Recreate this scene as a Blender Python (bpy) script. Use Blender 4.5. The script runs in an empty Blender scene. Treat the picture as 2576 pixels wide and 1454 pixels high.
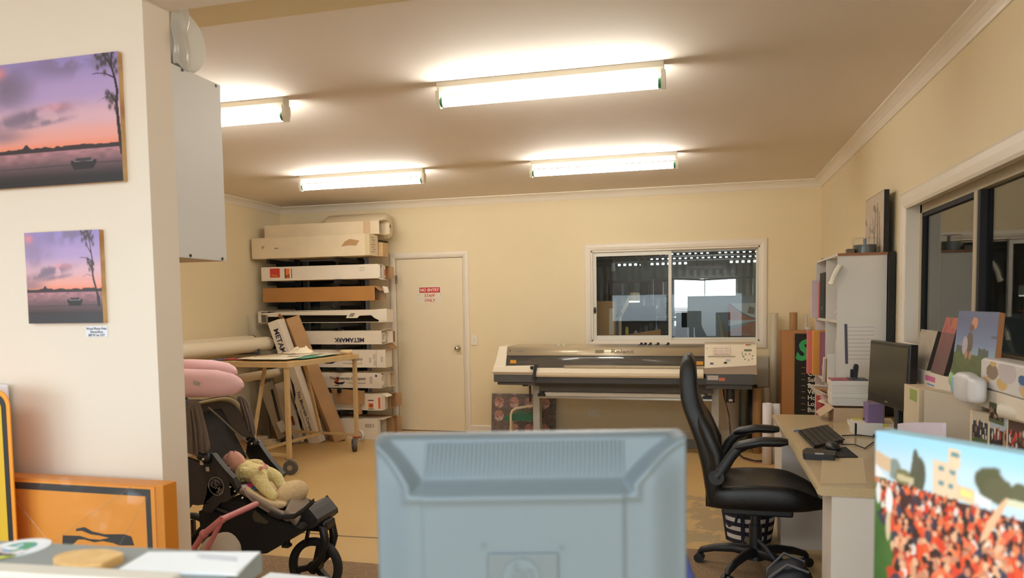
import bpy, math, random
import numpy as np
from mathutils import Vector, Matrix
random.seed(7); rng = np.random.default_rng(7)
SC = bpy.context.scene; COL = SC.collection
# ------------------------------------------------------------------ camera numbers (metres, X along the back wall, Y away, Z up)
F_PX, PPX, PPY, YAW, PITCH, ROLL, EYE = 1846.35, 1288.0, 879.26, -0.2543, -0.0599, -0.0149, 1.4721
def cam_axes():
    cy, sy, cp, sp = math.cos(YAW), math.sin(YAW), math.cos(PITCH), math.sin(PITCH)
    f = Vector((sy*cp, cy*cp, sp)); r = Vector((cy, -sy, 0)); u = r.cross(f)
    cr, sr = math.cos(ROLL), math.sin(ROLL)
    return cr*r + sr*u, -sr*r + cr*u, f
CR, CU, CF = cam_axes(); CO = Vector((0, 0, EYE))
def at(px, py, X=None, Y=None, Z=None, D=None):
    """world point seen at a pixel of the photograph on the plane X=, Y=, Z= or at depth D="""
    d = CF + CR*((px-PPX)/F_PX) - CU*((py-PPY)/F_PX)
    if D is not None: return CO + d*D
    i, v = (0, X) if X is not None else (1, Y) if Y is not None else (2, Z)
    return CO + d*((v-CO[i])/d[i])
def ax_(px, py, Y): return at(px, py, Y=Y).x
def lin(c): return tuple(((x/12.92) if x <= .04045 else ((x+.055)/1.055)**2.4) for x in c[:3])
def h2(s): return tuple(int(s[i:i+2], 16)/255 for i in (0, 2, 4))
# ------------------------------------------------------------------ materials
MATS = {}
def mat(name, c, rough=.6, metal=0., spec=.5, var=.05, scale=6., bump=0., bscale=80., emit=None, alpha=1., sheen=0., coat=0.):
    if name in MATS: return MATS[name]
    if isinstance(c, str): c = h2(c)
    m = bpy.data.materials.new(name); m.use_nodes = True; nt = m.node_tree; b = nt.nodes['Principled BSDF']
    L = lin(c)
    b.inputs['Roughness'].default_value = rough; b.inputs['Metallic'].default_value = metal
    b.inputs['Specular IOR Level'].default_value = spec
    b.inputs['Coat Weight'].default_value = coat
    if sheen: b.inputs['Sheen Weight'].default_value = sheen
    tc = nt.nodes.new('ShaderNodeTexCoord')
    if var:
        n = nt.nodes.new('ShaderNodeTexNoise'); n.inputs['Scale'].default_value = scale; n.inputs['Detail'].default_value = 3
        nt.links.new(tc.outputs['Object'], n.inputs['Vector'])
        r = nt.nodes.new('ShaderNodeValToRGB')
        r.color_ramp.elements[0].position = .3; r.color_ramp.elements[1].position = .7
        r.color_ramp.elements[0].color = (*[x*(1-var) for x in L], 1); r.color_ramp.elements[1].color = (*[min(1, x*(1+var)) for x in L], 1)
        nt.links.new(n.outputs['Fac'], r.inputs['Fac']); nt.links.new(r.outputs['Color'], b.inputs['Base Color'])
    else: b.inputs['Base Color'].default_value = (*L, 1)
    if bump:
        n2 = nt.nodes.new('ShaderNodeTexNoise'); n2.inputs['Scale'].default_value = bscale; n2.inputs['Detail'].default_value = 2
        nt.links.new(tc.outputs['Object'], n2.inputs['Vector'])
        bp = nt.nodes.new('ShaderNodeBump'); bp.inputs['Strength'].default_value = bump; bp.inputs['Distance'].default_value = .004
        nt.links.new(n2.outputs['Fac'], bp.inputs['Height']); nt.links.new(bp.outputs['Normal'], b.inputs['Normal'])
    if emit:
        b.inputs['Emission Color'].default_value = (*emit[0], 1); b.inputs['Emission Strength'].default_value = emit[1]
    if alpha < 1: b.inputs['Alpha'].default_value = alpha
    MATS[name] = m; return m
def glass(name, tint=(1, 1, 1), rough=0., ior=1.5, haze=0.):
    m = bpy.data.materials.new(name); m.use_nodes = True; nt = m.node_tree; nt.nodes.clear()
    o = nt.nodes.new('ShaderNodeOutputMaterial'); t = nt.nodes.new('ShaderNodeBsdfTransparent'); t.inputs['Color'].default_value = (*tint, 1)
    g = nt.nodes.new('ShaderNodeBsdfGlossy'); g.inputs['Roughness'].default_value = rough
    lw = nt.nodes.new('ShaderNodeLayerWeight'); lw.inputs['Blend'].default_value = .5
    pw = nt.nodes.new('ShaderNodeMath'); pw.operation = 'POWER'; pw.inputs[1].default_value = 4.5; nt.links.new(lw.outputs['Facing'], pw.inputs[0])
    fr = nt.nodes.new('ShaderNodeMath'); fr.operation = 'MULTIPLY_ADD'; fr.inputs[1].default_value = .75; fr.inputs[2].default_value = ((ior-1)/(ior+1))**2*1.6; nt.links.new(pw.outputs[0], fr.inputs[0])
    mx = nt.nodes.new('ShaderNodeMixShader'); nt.links.new(fr.outputs[0], mx.inputs[0]); nt.links.new(t.outputs[0], mx.inputs[1]); nt.links.new(g.outputs[0], mx.inputs[2])
    last = mx
    if haze:
        d = nt.nodes.new('ShaderNodeBsdfDiffuse'); d.inputs['Color'].default_value = (.8, .78, .74, 1)
        m2 = nt.nodes.new('ShaderNodeMixShader'); m2.inputs[0].default_value = haze
        nt.links.new(mx.outputs[0], m2.inputs[1]); nt.links.new(d.outputs[0], m2.inputs[2]); last = m2
    nt.links.new(last.outputs[0], o.inputs[0]); MATS[name] = m; return m
def printed(name, rough=.45):
    if name in MATS: return MATS[name]
    m = bpy.data.materials.new(name); m.use_nodes = True; nt = m.node_tree; b = nt.nodes['Principled BSDF']
    a = nt.nodes.new('ShaderNodeAttribute'); a.attribute_name = 'Col'; nt.links.new(a.outputs['Color'], b.inputs['Base Color'])
    b.inputs['Roughness'].default_value = rough; MATS[name] = m; return m
# ------------------------------------------------------------------ mesh builder
def V(p): return Vector(p)
class MB:
    def __init__(s): s.v = []; s.f = []; s.sm = []; s.mi = []; s.m = 0
    def add(s, vs, fs, smooth=False):
        o = len(s.v); s.v += [tuple(x) for x in vs]
        for f in fs: s.f.append([i+o for i in f]); s.sm.append(smooth); s.mi.append(s.m)
        return s
    def box(s, x0, y0, z0, x1, y1, z1):
        x0, x1 = sorted((x0, x1)); y0, y1 = sorted((y0, y1)); z0, z1 = sorted((z0, z1))
        return s.add([(x0,y0,z0),(x1,y0,z0),(x1,y1,z0),(x0,y1,z0),(x0,y0,z1),(x1,y0,z1),(x1,y1,z1),(x0,y1,z1)],
                     [(0,3,2,1),(4,5,6,7),(0,1,5,4),(1,2,6,5),(2,3,7,6),(3,0,4,7)])
    def hexa(s, b, t):   # bottom quad, top quad (same winding, counter-clockwise from above)
        return s.add(list(b)+list(t), [(0,3,2,1),(4,5,6,7),(0,1,5,4),(1,2,6,5),(2,3,7,6),(3,0,4,7)])
    def obox(s, c, a, b, d, sa, sb, sd):  # oriented box: centre, 3 unit axes, full sizes
        c, a, b, d = V(c), V(a)*sa/2, V(b)*sb/2, V(d)*sd/2
        return s.hexa([c-a-b-d, c+a-b-d, c+a+b-d, c-a+b-d], [c-a-b+d, c+a-b+d, c+a+b+d, c-a+b+d])
    def beam(s, p0, p1, w, h, up=(0,0,1)):
        p0, p1 = V(p0), V(p1); a = (p1-p0); L = a.length; a = a/L; up = V(up)
        if abs(a.dot(up)) > .98: up = V((1,0,0))
        b = up.cross(a).normalized(); d = a.cross(b)
        return s.obox((p0+p1)/2, a, b, d, L, w, h)
    def cyl(s, p0, p1, r0, r1=None, n=20, caps=True, smooth=True):
        p0, p1 = V(p0), V(p1); r1 = r0 if r1 is None else r1
        a = (p1-p0).normalized(); b = a.orthogonal().normalized(); c = a.cross(b)
        vs = []
        for p, r in ((p0, r0), (p1, r1)):
            vs += [p + (b*math.cos(2*math.pi*i/n) + c*math.sin(2*math.pi*i/n))*r for i in range(n)]
        s.add(vs, [(i, (i+1) % n, n+(i+1) % n, n+i) for i in range(n)], smooth)
        if caps: s.add(vs, [tuple(range(n-1, -1, -1)), tuple(range(n, 2*n))])
        return s
    def ring(s, p0, p1, ro, ri, n=24):
        p0, p1 = V(p0), V(p1); a = (p1-p0).normalized(); b = a.orthogonal().normalized(); c = a.cross(b); vs = []
        for p, r in ((p0, ro), (p1, ro), (p1, ri), (p0, ri)):
            vs += [p + (b*math.cos(2*math.pi*i/n) + c*math.sin(2*math.pi*i/n))*r for i in range(n)]
        fs = [(k*n+i, k*n+(i+1) % n, ((k+1) % 4)*n+(i+1) % n, ((k+1) % 4)*n+i) for k in range(4) for i in range(n)]
        return s.add(vs, fs, True)
    def tube(s, pts, r, n=10, closed=False, rs=None, caps=True, flat=None):
        pts = [V(p) for p in pts]; m = len(pts); rs = rs or [r]*m
        T = []
        for i in range(m):
            a = pts[(i+1) % m] if (closed or i < m-1) else pts[i]; b = pts[i-1] if (closed or i > 0) else pts[i]
            T.append((a-b).normalized())
        N = T[0].orthogonal().normalized() if flat is None else V(flat); vs = []
        for i in range(m):
            N = (N - T[i]*N.dot(T[i]))
            N = N.normalized() if N.length > 1e-6 else T[i].orthogonal().normalized()
            B = T[i].cross(N)
            rr = rs[i] if isinstance(rs[i], (tuple, list)) else (rs[i], rs[i])
            vs += [pts[i] + N*math.cos(2*math.pi*k/n)*rr[0] + B*math.sin(2*math.pi*k/n)*rr[1] for k in range(n)]
        e = m if closed else m-1
        fs = [(i*n+k, i*n+(k+1) % n, ((i+1) % m)*n+(k+1) % n, ((i+1) % m)*n+k) for i in range(e) for k in range(n)]
        s.add(vs, fs, True)
        if caps and not closed: s.add(vs, [tuple(range(n-1, -1, -1)), tuple(range((m-1)*n, m*n))])
        return s
    def ell(s, c, r, nu=20, nv=12, R=None, fn=None):
        c = V(c); r = (r, r, r) if not isinstance(r, (tuple, list)) else r; vs = []
        for j in range(1, nv):
            t = math.pi*j/nv
            for i in range(nu):
                p = 2*math.pi*i/nu
                q = V((r[0]*math.sin(t)*math.cos(p), r[1]*math.sin(t)*math.sin(p), r[2]*math.cos(t)))
                if fn: q = V(fn(q))
                vs.append(c + (R @ q if R else q))
        top, bot = V((0,0,r[2])), V((0,0,-r[2]))
        if fn: top, bot = V(fn(top)), V(fn(bot))
        vs += [c + (R @ top if R else top), c + (R @ bot if R else bot)]; k = len(vs)
        fs = [(j*nu+i, (j+1)*nu+i, (j+1)*nu+(i+1) % nu, j*nu+(i+1) % nu) for j in range(nv-2) for i in range(nu)]
        fs += [(k-2, i, (i+1) % nu) for i in range(nu)] + [(k-1, (nv-2)*nu+(i+1) % nu, (nv-2)*nu+i) for i in range(nu)]
        return s.add(vs, fs, True)
    def prism(s, poly, o, ax, ay, d, smooth=False):  # polygon (2D) on axes ax, ay at o, pushed along vector d
        o, ax, ay, d = V(o), V(ax), V(ay), V(d); n = len(poly)
        a = [o + ax*p[0] + ay*p[1] for p in poly]; b = [p + d for p in a]
        if ax.cross(ay).dot(d) < 0: a, b = b, a
        s.add(a+b, [(i, (i+1) % n, n+(i+1) % n, n+i) for i in range(n)], smooth)
        return s.add(a+b, [tuple(range(n-1, -1, -1)), tuple(range(n, 2*n))])
    def loft(s, rings, closed=True, caps=True, smooth=True):
        n = len(rings[0]); vs = [p for r in rings for p in r]; e = n if closed else n-1
        fs = [(j*n+i, j*n+(i+1) % n, (j+1)*n+(i+1) % n, (j+1)*n+i) for j in range(len(rings)-1) for i in range(e)]
        s.add(vs, fs, smooth)
        if caps: s.add(vs, [tuple(range(n-1, -1, -1)), tuple(range((len(rings)-1)*n, len(rings)*n))])
        return s
    def surf(s, fn, nu, nv, cu=False):
        vs = [fn(i/nu, j/nv) for j in range(nv+1) for i in range(nu+(0 if cu else 1))]; w = nu if cu else nu+1
        fs = [(j*w+i, j*w+(i+1) % w, (j+1)*w+(i+1) % w, (j+1)*w+i) for j in range(nv) for i in range(nu)]
        return s.add(vs, fs, True)
def tag(o, label=None, cat=None, group=None, kind=None):
    if label: o['label'] = label
    if cat: o['category'] = cat
    if group: o['group'] = group
    if kind: o['kind'] = kind
    return o
def obj(name, mb, m, parent=None, bevel=0., subsurf=0, solid=0., seg=2, **k):
    me = bpy.data.meshes.new(name); me.from_pydata(mb.v, [], mb.f); me.update()
    me.polygons.foreach_set('use_smooth', mb.sm); me.polygons.foreach_set('material_index', mb.mi)
    for x in (m if isinstance(m, (list, tuple)) else [m]): me.materials.append(x)
    o = bpy.data.objects.new(name, me); COL.objects.link(o)
    if parent is not None: o.parent = parent
    if solid:
        d = o.modifiers.new('s', 'SOLIDIFY'); d.thickness = solid; d.offset = 0
    if bevel:
        d = o.modifiers.new('b', 'BEVEL'); d.width = bevel; d.segments = seg; d.limit_method = 'ANGLE'; d.angle_limit = math.radians(40)
        d.harden_normals = False
        for p in me.polygons: pass
    if subsurf:
        d = o.modifiers.new('u', 'SUBSURF'); d.levels = subsurf; d.render_levels = subsurf
    return tag(o, **k)
def empty(name, loc, label=None, cat=None, group=None, kind=None, rz=0.):
    o = bpy.data.objects.new(name, None); COL.objects.link(o); o.location = loc; o.rotation_euler = (0, 0, rz); o.empty_display_size = .1
    return tag(o, label, cat, group, kind)
def weld(o):  # parent-space is world minus root location: shift a mesh given in world coordinates
    if o.parent is not None: o.data.transform(Matrix.Translation(-Vector(o.parent.location if o.parent.parent is None else o.parent.parent.location)))
    return o
def wobj(name, mb, m, parent=None, **k):   # mesh coordinates in world space, parent unrotated
    return weld(obj(name, mb, m, parent, **k))
FONT = None
def text(name, s, size, o, ax, ay, m, parent=None, align='CENTER', ex=.0006, sx=1., bold=0., shear=0., **k):
    cu = bpy.data.curves.new(name, 'FONT'); cu.body = s; cu.size = size; cu.align_x = align; cu.align_y = 'CENTER'
    cu.extrude = ex; cu.offset = bold; cu.shear = shear; cu.resolution_u = 3
    t = bpy.data.objects.new(name, cu); COL.objects.link(t); bpy.context.view_layer.update()
    me = bpy.data.meshes.new_from_object(t.evaluated_get(bpy.context.evaluated_depsgraph_get())); me.name = name
    bpy.data.objects.remove(t); bpy.data.curves.remove(cu)
    ax, ay = V(ax).normalized(), V(ay).normalized(); az = ax.cross(ay); o = V(o)
    M = Matrix(((ax.x*sx, ay.x, az.x, o.x), (ax.y*sx, ay.y, az.y, o.y), (ax.z*sx, ay.z, az.z, o.z), (0, 0, 0, 1)))
    me.transform(M); me.materials.clear(); me.materials.append(m)
    ob = bpy.data.objects.new(name, me); COL.objects.link(ob)
    if parent is not None: ob.parent = parent
    return tag(ob, **k)
def wtext(*a, **k): return weld(text(*a, **k))
def fold(n):   # smooth value noise on arrays
    g = rng.random((n+2, n+2))
    def fn(u, v):
        x, y = np.clip(u, 0, .9999)*n, np.clip(v, 0, .9999)*n; i, j = x.astype(int), y.astype(int); a, b = x-i, y-j
        a, b = a*a*(3-2*a), b*b*(3-2*b)
        return (g[j, i]*(1-a)+g[j, i+1]*a)*(1-b) + (g[j+1, i]*(1-a)+g[j+1, i+1]*a)*b
    return fn
def fbm(n, oc=4):
    fs = [fold(n*2**k) for k in range(oc)]
    return lambda u, v: sum(f(u, v)*.5**(k+1) for k, f in enumerate(fs))/(1-.5**oc)
def mixc(a, b, t):
    t = np.clip(t, 0, 1)[..., None]; return a*(1-t) + b*t
def sst(a, b, x):
    t = np.clip((x-a)/(b-a), 0, 1); return t*t*(3-2*t)
def C3(u, c): return np.ones(u.shape+(3,))*np.array(h2(c) if isinstance(c, str) else c)
def paint(name, fn, o, ax, ay, w, h, nu, nv, parent=None, rough=.45, bend=None, **k):
    """a printed surface: colours come from fn(u, v) (sRGB, v upward), stored on the points of a fine grid"""
    o, ax, ay = V(o), V(ax).normalized(), V(ay).normalized(); az = ax.cross(ay)
    us, vs = np.linspace(0, 1, nu+1), np.linspace(0, 1, nv+1); u, v = np.meshgrid(us, vs)
    P = np.array(o)[None, None] + u[..., None]*w*np.array(ax) + v[..., None]*h*np.array(ay)
    if bend is not None: P = P + bend(u, v)[..., None]*np.array(az)
    c = np.clip(fn(u, v), 0, 1); c = np.where(c <= .04045, c/12.92, ((c+.055)/1.055)**2.4)
    idx = np.arange((nu+1)*(nv+1)).reshape(nv+1, nu+1)
    q = np.stack([idx[:-1, :-1], idx[:-1, 1:], idx[1:, 1:], idx[1:, :-1]], -1).reshape(-1, 4)
    me = bpy.data.meshes.new(name); me.from_pydata(P.reshape(-1, 3).tolist(), [], q.tolist()); me.update()
    a = me.color_attributes.new('Col', 'FLOAT_COLOR', 'POINT')
    a.data.foreach_set('color', np.concatenate([c.reshape(-1, 3), np.ones((c.shape[0]*c.shape[1], 1))], 1).astype(np.float32).ravel())
    me.materials.append(printed('printed ink %.2f' % rough, rough))
    ob = bpy.data.objects.new(name, me); COL.objects.link(ob)
    if parent is not None: ob.parent = parent
    return tag(ob, **k)
def wpaint(*a, **k): return weld(paint(*a, **k))
X, Y, Z = V((1,0,0)), V((0,1,0)), V((0,0,1))
# ================================================================== palette
cream = mat('cream wall paint', 'ead9b4', .75, var=.015, scale=2, bump=.05)
white_wall = mat('off white wall paint', 'e9dac9', .7, var=.015, scale=2)
ceil_m = mat('white ceiling paint', 'e9ded2', .8, var=.012, scale=1.5)
trim_m = mat('white gloss trim', 'ebe0cf', .4, var=.01)
door_m = mat('cream door paint', 'eadbbb', .5, var=.012)
jamb_m = mat('pale grey paint', 'cfcabb', .6, var=.02)
alu_w = mat('white aluminium', 'e4e0d6', .4, var=.01)
white_m = mat('white laminate', 'dedad2', .45, var=.015)
black_p = mat('black plastic', '17171a', .45, var=.05)
black_r = mat('black rubber', '1c1b1b', .75, var=.1)
black_l = mat('black leather', '131212', .38, var=.08, scale=30, bump=.25, bscale=220)
black_f = mat('black fabric', '161515', .9, var=.12, scale=40, bump=.3, bscale=300)
dgrey = mat('dark grey plastic', '45454a', .5, var=.03)
steel = mat('brushed steel', 'b8b4ab', .3, metal=1., var=.04)
chrome = mat('chrome', 'd8d4cc', .12, metal=1., var=0)
cardb = mat('brown cardboard', 'a9835a', .85, var=.08, scale=5, bump=.1)
cardk = mat('dark brown cardboard', '98703f', .85, var=.08, scale=5)
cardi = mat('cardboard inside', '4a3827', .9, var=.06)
wbox = mat('white cardboard', 'e4d8c6', .75, var=.04, scale=4)
cbox = mat('cream cardboard', 'd9c7a8', .8, var=.05, scale=4)
paper = mat('white paper', 'f0f0f2', .7, var=.01)
paper_c = mat('cream paper', 'e8dcc4', .75, var=.03)
navy = mat('navy ink', '1d1838', .6, var=.02)
ink = mat('black ink', '1a1716', .6, var=.02)
red_i = mat('red ink', 'c2262b', .5, var=.02)
orange_i = mat('orange ink', 'e8763a', .5, var=.03)
grey_i = mat('grey ink', '8c8378', .7, var=.02)
# floor: ochre painted concrete with a worn grey patch
def floor_mat():
    m = bpy.data.materials.new('painted concrete floor'); m.use_nodes = True; nt = m.node_tree; b = nt.nodes['Principled BSDF']; N = nt.nodes.new; K = nt.links.new
    tc = N('ShaderNodeTexCoord'); n = N('ShaderNodeTexNoise'); n.inputs['Scale'].default_value = 1.3; n.inputs['Detail'].default_value = 5; K(tc.outputs['Object'], n.inputs['Vector'])
    r = N('ShaderNodeValToRGB'); r.color_ramp.elements[0].position = .3; r.color_ramp.elements[1].position = .75
    r.color_ramp.elements[0].color = (*lin(h2('c2a06a')), 1); r.color_ramp.elements[1].color = (*lin(h2('cbac76')), 1); K(n.outputs['Fac'], r.inputs['Fac'])
    mp = N('ShaderNodeMapping'); mp.inputs['Location'].default_value = (-.3/1.0, -5.1/.95, 0); mp.inputs['Scale'].default_value = (1/1.0, 1/.95, 1); K(tc.outputs['Object'], mp.inputs['Vector'])
    ln = N('ShaderNodeVectorMath'); ln.operation = 'LENGTH'; K(mp.outputs[0], ln.inputs[0])
    n2 = N('ShaderNodeTexNoise'); n2.inputs['Scale'].default_value = 4.2; n2.inputs['Detail'].default_value = 7; n2.inputs['Roughness'].default_value = .62; K(tc.outputs['Object'], n2.inputs['Vector'])
    mt = N('ShaderNodeMath'); mt.operation = 'MULTIPLY_ADD'; mt.inputs[1].default_value = .42; K(ln.outputs['Value'], mt.inputs[0]); K(n2.outputs['Fac'], mt.inputs[2])
    cr = N('ShaderNodeValToRGB'); cr.color_ramp.elements[0].position = .70; cr.color_ramp.elements[1].position = .73; cr.color_ramp.elements[0].color = (1,1,1,1); cr.color_ramp.elements[1].color = (0,0,0,1); K(mt.outputs[0], cr.inputs['Fac'])
    mx = N('ShaderNodeMix'); mx.data_type = 'RGBA'; K(cr.outputs['Color'], mx.inputs['Factor']); K(r.outputs['Color'], mx.inputs['A']); mx.inputs['B'].default_value = (*lin(h2('a48f6c')), 1)
    sp = N('ShaderNodeTexNoise'); sp.inputs['Scale'].default_value = 26; K(tc.outputs['Object'], sp.inputs['Vector'])
    sr = N('ShaderNodeValToRGB'); sr.color_ramp.elements[0].position = .24; sr.color_ramp.elements[1].position = .27; K(sp.outputs['Fac'], sr.inputs['Fac'])
    m2 = N('ShaderNodeMix'); m2.data_type = 'RGBA'; K(sr.outputs['Color'], m2.inputs['Factor']); m2.inputs['A'].default_value = (*lin(h2('a88a5c')), 1); K(mx.outputs['Result'], m2.inputs['B'])
    K(m2.outputs['Result'], b.inputs['Base Color']); b.inputs['Roughness'].default_value = .42
    return m
floor_m = floor_mat()
def wood_mat(name, a, b_, scale=(1, 14, 14), rough=.5):
    m = bpy.data.materials.new(name); m.use_nodes = True; nt = m.node_tree; b = nt.nodes['Principled BSDF']; N = nt.nodes.new; K = nt.links.new
    tc = N('ShaderNodeTexCoord'); mp = N('ShaderNodeMapping'); mp.inputs['Scale'].default_value = scale; K(tc.outputs['Object'], mp.inputs[0])
    n = N('ShaderNodeTexNoise'); n.inputs['Scale'].default_value = 6; n.inputs['Detail'].default_value = 5; K(mp.outputs[0], n.inputs['Vector'])
    r = N('ShaderNodeValToRGB'); r.color_ramp.elements[0].position = .35; r.color_ramp.elements[1].position = .68
    r.color_ramp.elements[0].color = (*lin(h2(a)), 1); r.color_ramp.elements[1].color = (*lin(h2(b_)), 1); K(n.outputs['Fac'], r.inputs['Fac']); K(r.outputs['Color'], b.inputs['Base Color'])
    b.inputs['Roughness'].default_value = rough; MATS[name] = m; return m
ply_edge = wood_mat('plywood edge', 'a8763f', 'e3c088', (60, 1, 1))
chip = wood_mat('chipboard edge', 'b98d54', 'd8b47a', (3, 3, 3), .7)
pine = wood_mat('pine wood', 'd9a662', 'ecc58a', (10, 3, 3))
brownw = wood_mat('brown veneer', '8d5a38', 'a66f48', (1, 6, 6))
def speckle(name, a, b_, rough=.35, scale=120):
    m = bpy.data.materials.new(name); m.use_nodes = True; nt = m.node_tree; b = nt.nodes['Principled BSDF']; N = nt.nodes.new; K = nt.links.new
    tc = N('ShaderNodeTexCoord'); n = N('ShaderNodeTexNoise'); n.inputs['Scale'].default_value = scale; n.inputs['Detail'].default_value = 2; K(tc.outputs['Object'], n.inputs['Vector'])
    r = N('ShaderNodeValToRGB'); r.color_ramp.elements[0].position = .4; r.color_ramp.elements[1].position = .62
    r.color_ramp.elements[0].color = (*lin(h2(a)), 1); r.color_ramp.elements[1].color = (*lin(h2(b_)), 1); K(n.outputs['Fac'], r.inputs['Fac']); K(r.outputs['Color'], b.inputs['Base Color'])
    b.inputs['Roughness'].default_value = rough; MATS[name] = m; return m
bench_m = speckle('speckled beige laminate', 'b49d7a', 'c9b590', .2, 260)
carpet_m = speckle('brown carpet', '6d563f', '94795a', .95, 160)
pane_m = glass('window glass', (.93, .95, .94), ior=1.3)
pane_d = glass('dark window glass', (.74, .76, .74), ior=1.62)
clear_m = glass('clear plastic film', (.985, .985, .98), rough=.08, ior=1.3, haze=.03)
bubble_m = glass('translucent wrap', (.9, .88, .84), rough=.2, ior=1.4, haze=.55)
# ================================================================== room shell
XL, XR, YB, H = -5.03, 1.1755, 8.106, 2.7093
YP0, YP1, XE, ZH = 1.986, 2.107, -1.69, 2.449
def wall(name, axis, c0, c1, a0, a1, z0, z1, holes, m):
    """a wall slab with rectangular openings; axis 'X': runs along X between y=c0..c1; axis 'Y': runs along Y"""
    mb = MB(); A = sorted({a0, a1, *[h[0] for h in holes], *[h[1] for h in holes]}); B = sorted({z0, z1, *[h[2] for h in holes], *[h[3] for h in holes]})
    for i in range(len(A)-1):
        for j in range(len(B)-1):
            ca, cb = (A[i]+A[i+1])/2, (B[j]+B[j+1])/2
            if any(h[0] < ca < h[1] and h[2] < cb < h[3] for h in holes): continue
            if axis == 'X': mb.box(A[i], c0, B[j], A[i+1], c1, B[j+1])
            else: mb.box(c0, A[i], B[j], c1, A[i+1], B[j+1])
    return obj(name, mb, m, kind='structure')
D0, D1, DZ = -3.535, -2.665, 2.06           # door opening
W0, W1, WZ0, WZ1 = -1.19, .58, 1.062, 2.058  # workshop window opening
R0, R1, RZ0, RZ1 = .6, 4.86, 1.18, 2.04      # side window opening (along Y)
G0, G1, GZ0, GZ1 = -4.93, -3.86, .25, 2.1    # window behind the box rack
obj('floor', MB().box(-6.2, -2.7, -.1, 1.3, 8.23, 0), floor_m, kind='structure')
KX0, KX1, KY0, KY1 = -2.4, .9, -2.3, -.3      # unseen ceiling opening, added to light monitor and counter from above
obj('ceiling', MB().box(-6.2, KY1, H, 1.3, 8.23, H+.1).box(-6.2, -2.7, H, 1.3, KY0, H+.1).box(-6.2, KY0, H, KX0, KY1, H+.1).box(KX1, KY0, H, 1.3, KY1, H+.1), ceil_m, kind='structure')
wall('wall_back', 'X', YB, YB+.12, XL-.12, XR+.12, 0, H, [(D0, D1, 0, DZ), (W0, W1, WZ0, WZ1), (G0, G1, GZ0, GZ1)], cream)
wall('wall_left', 'Y', XL-.12, XL, YP1, YB, 0, H, [], cream)
wall('wall_right', 'Y', XR, XR+.12, -2.6, YB, 0, H, [(R0, R1, RZ0, RZ1), (-2.35, -.35, .05, 2.2)], cream)  # second hole is out of view, added to let in side daylight
wall('wall_partition', 'X', YP0, YP1, -6.1, XR, 0, H, [(XE, XR, 0, ZH)], white_wall)
wall('wall_end', 'Y', -6.2, -6.1, -2.6, YP0, 0, H, [], white_wall)
wall('wall_front', 'X', -2.7, -2.6, -6.2, XR+.12, 0, H, [(-6.0, -2.95, .15, 2.5), (-2.7, 1.0, .15, 1.75)], white_wall)
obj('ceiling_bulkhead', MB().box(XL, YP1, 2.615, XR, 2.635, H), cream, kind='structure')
# shop window frame in the front wall
w4 = empty('window_4', (0, -2.65, 0), kind='structure')
fb = MB()
for x0_, x1_, zt_ in ((-6.0, -2.95, 2.5), (-2.7, 1.0, 1.75)):
    fb.box(x0_, -2.69, .15, x1_, -2.61, .21); fb.box(x0_, -2.69, zt_-.06, x1_, -2.61, zt_)
    for x in (x0_, (x0_+x1_)/2-.03, x1_-.06): fb.box(x, -2.69, .21, x+.06, -2.61, zt_-.06)
wobj('window_frame', fb, alu_w, w4)
# cornice: coved plaster moulding with a small step, mitred in the corners
def cornice(name, pts, sgn):
    prof = [(0, 0), (.082, 0), (.082, -.010), (.066, -.016), (.046, -.028), (.028, -.046), (.016, -.066), (.010, -.0786), (0, -.0786)]
    mb = MB(); rings = []
    for (px, py, nx, ny) in pts: rings.append([V((px + nx*a, py + ny*a, H + b)) for a, b in prof])
    mb.loft(rings, closed=True, smooth=False); return obj(name, mb, trim_m, kind='structure')
cornice('trim_1', [(XL, YB, 1, -1), (XR, YB, -1, -1)], 1)
cornice('trim_2', [(XR, YB, -1, -1), (XR, 2.635, -1, 0)], 1)
cornice('trim_3', [(XL, 2.635, 1, 0), (XL, YB, 1, -1)], 1)
sk = MB()
for a, b in ((-2.62, XR),): sk.prism([(0, 0), (-.014, 0), (-.014, .078), (-.006, .09), (0, .09)], (a, YB, 0), Y, Z, X*(b-a))
obj('baseboard_back', sk, trim_m, kind='structure')
sk = MB(); sk.prism([(0, 0), (.014, 0), (.014, .078), (.006, .09), (0, .09)], (XL, YP1, 0), X, Z, Y*(YB-YP1-.01)); obj('baseboard_left', sk, trim_m, kind='structure')
def architrave(mb, axis, c, d, a0, a1, z0, z1, w, sill=True):
    """moulded frame round an opening: outer rectangle a0..a1, z0..z1; profile w wide standing d proud of plane c"""
    prof = [(0, 0), (0, .55), (.16, .9), (.5, 1.), (.86, .75), (1., .35), (1., 0)]
    def P(a, z, k): return V((a, c+d*k, z)) if axis == 'X' else V((c+d*k, a, z))
    cor = [(a0, z0, 1, 1), (a1, z0, -1, 1), (a1, z1, -1, -1), (a0, z1, 1, -1)] if sill else [(a0, z0, 1, 0), (a0, z1, 1, -1), (a1, z1, -1, -1), (a1, z0, -1, 0)]
    rings = [[P(a + sa*w*t, z + sz*w*t, k) for t, k in prof] for a, z, sa, sz in cor]
    if sill: rings.append(rings[0])
    return mb.loft(rings, closed=False, caps=False, smooth=False)
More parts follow.
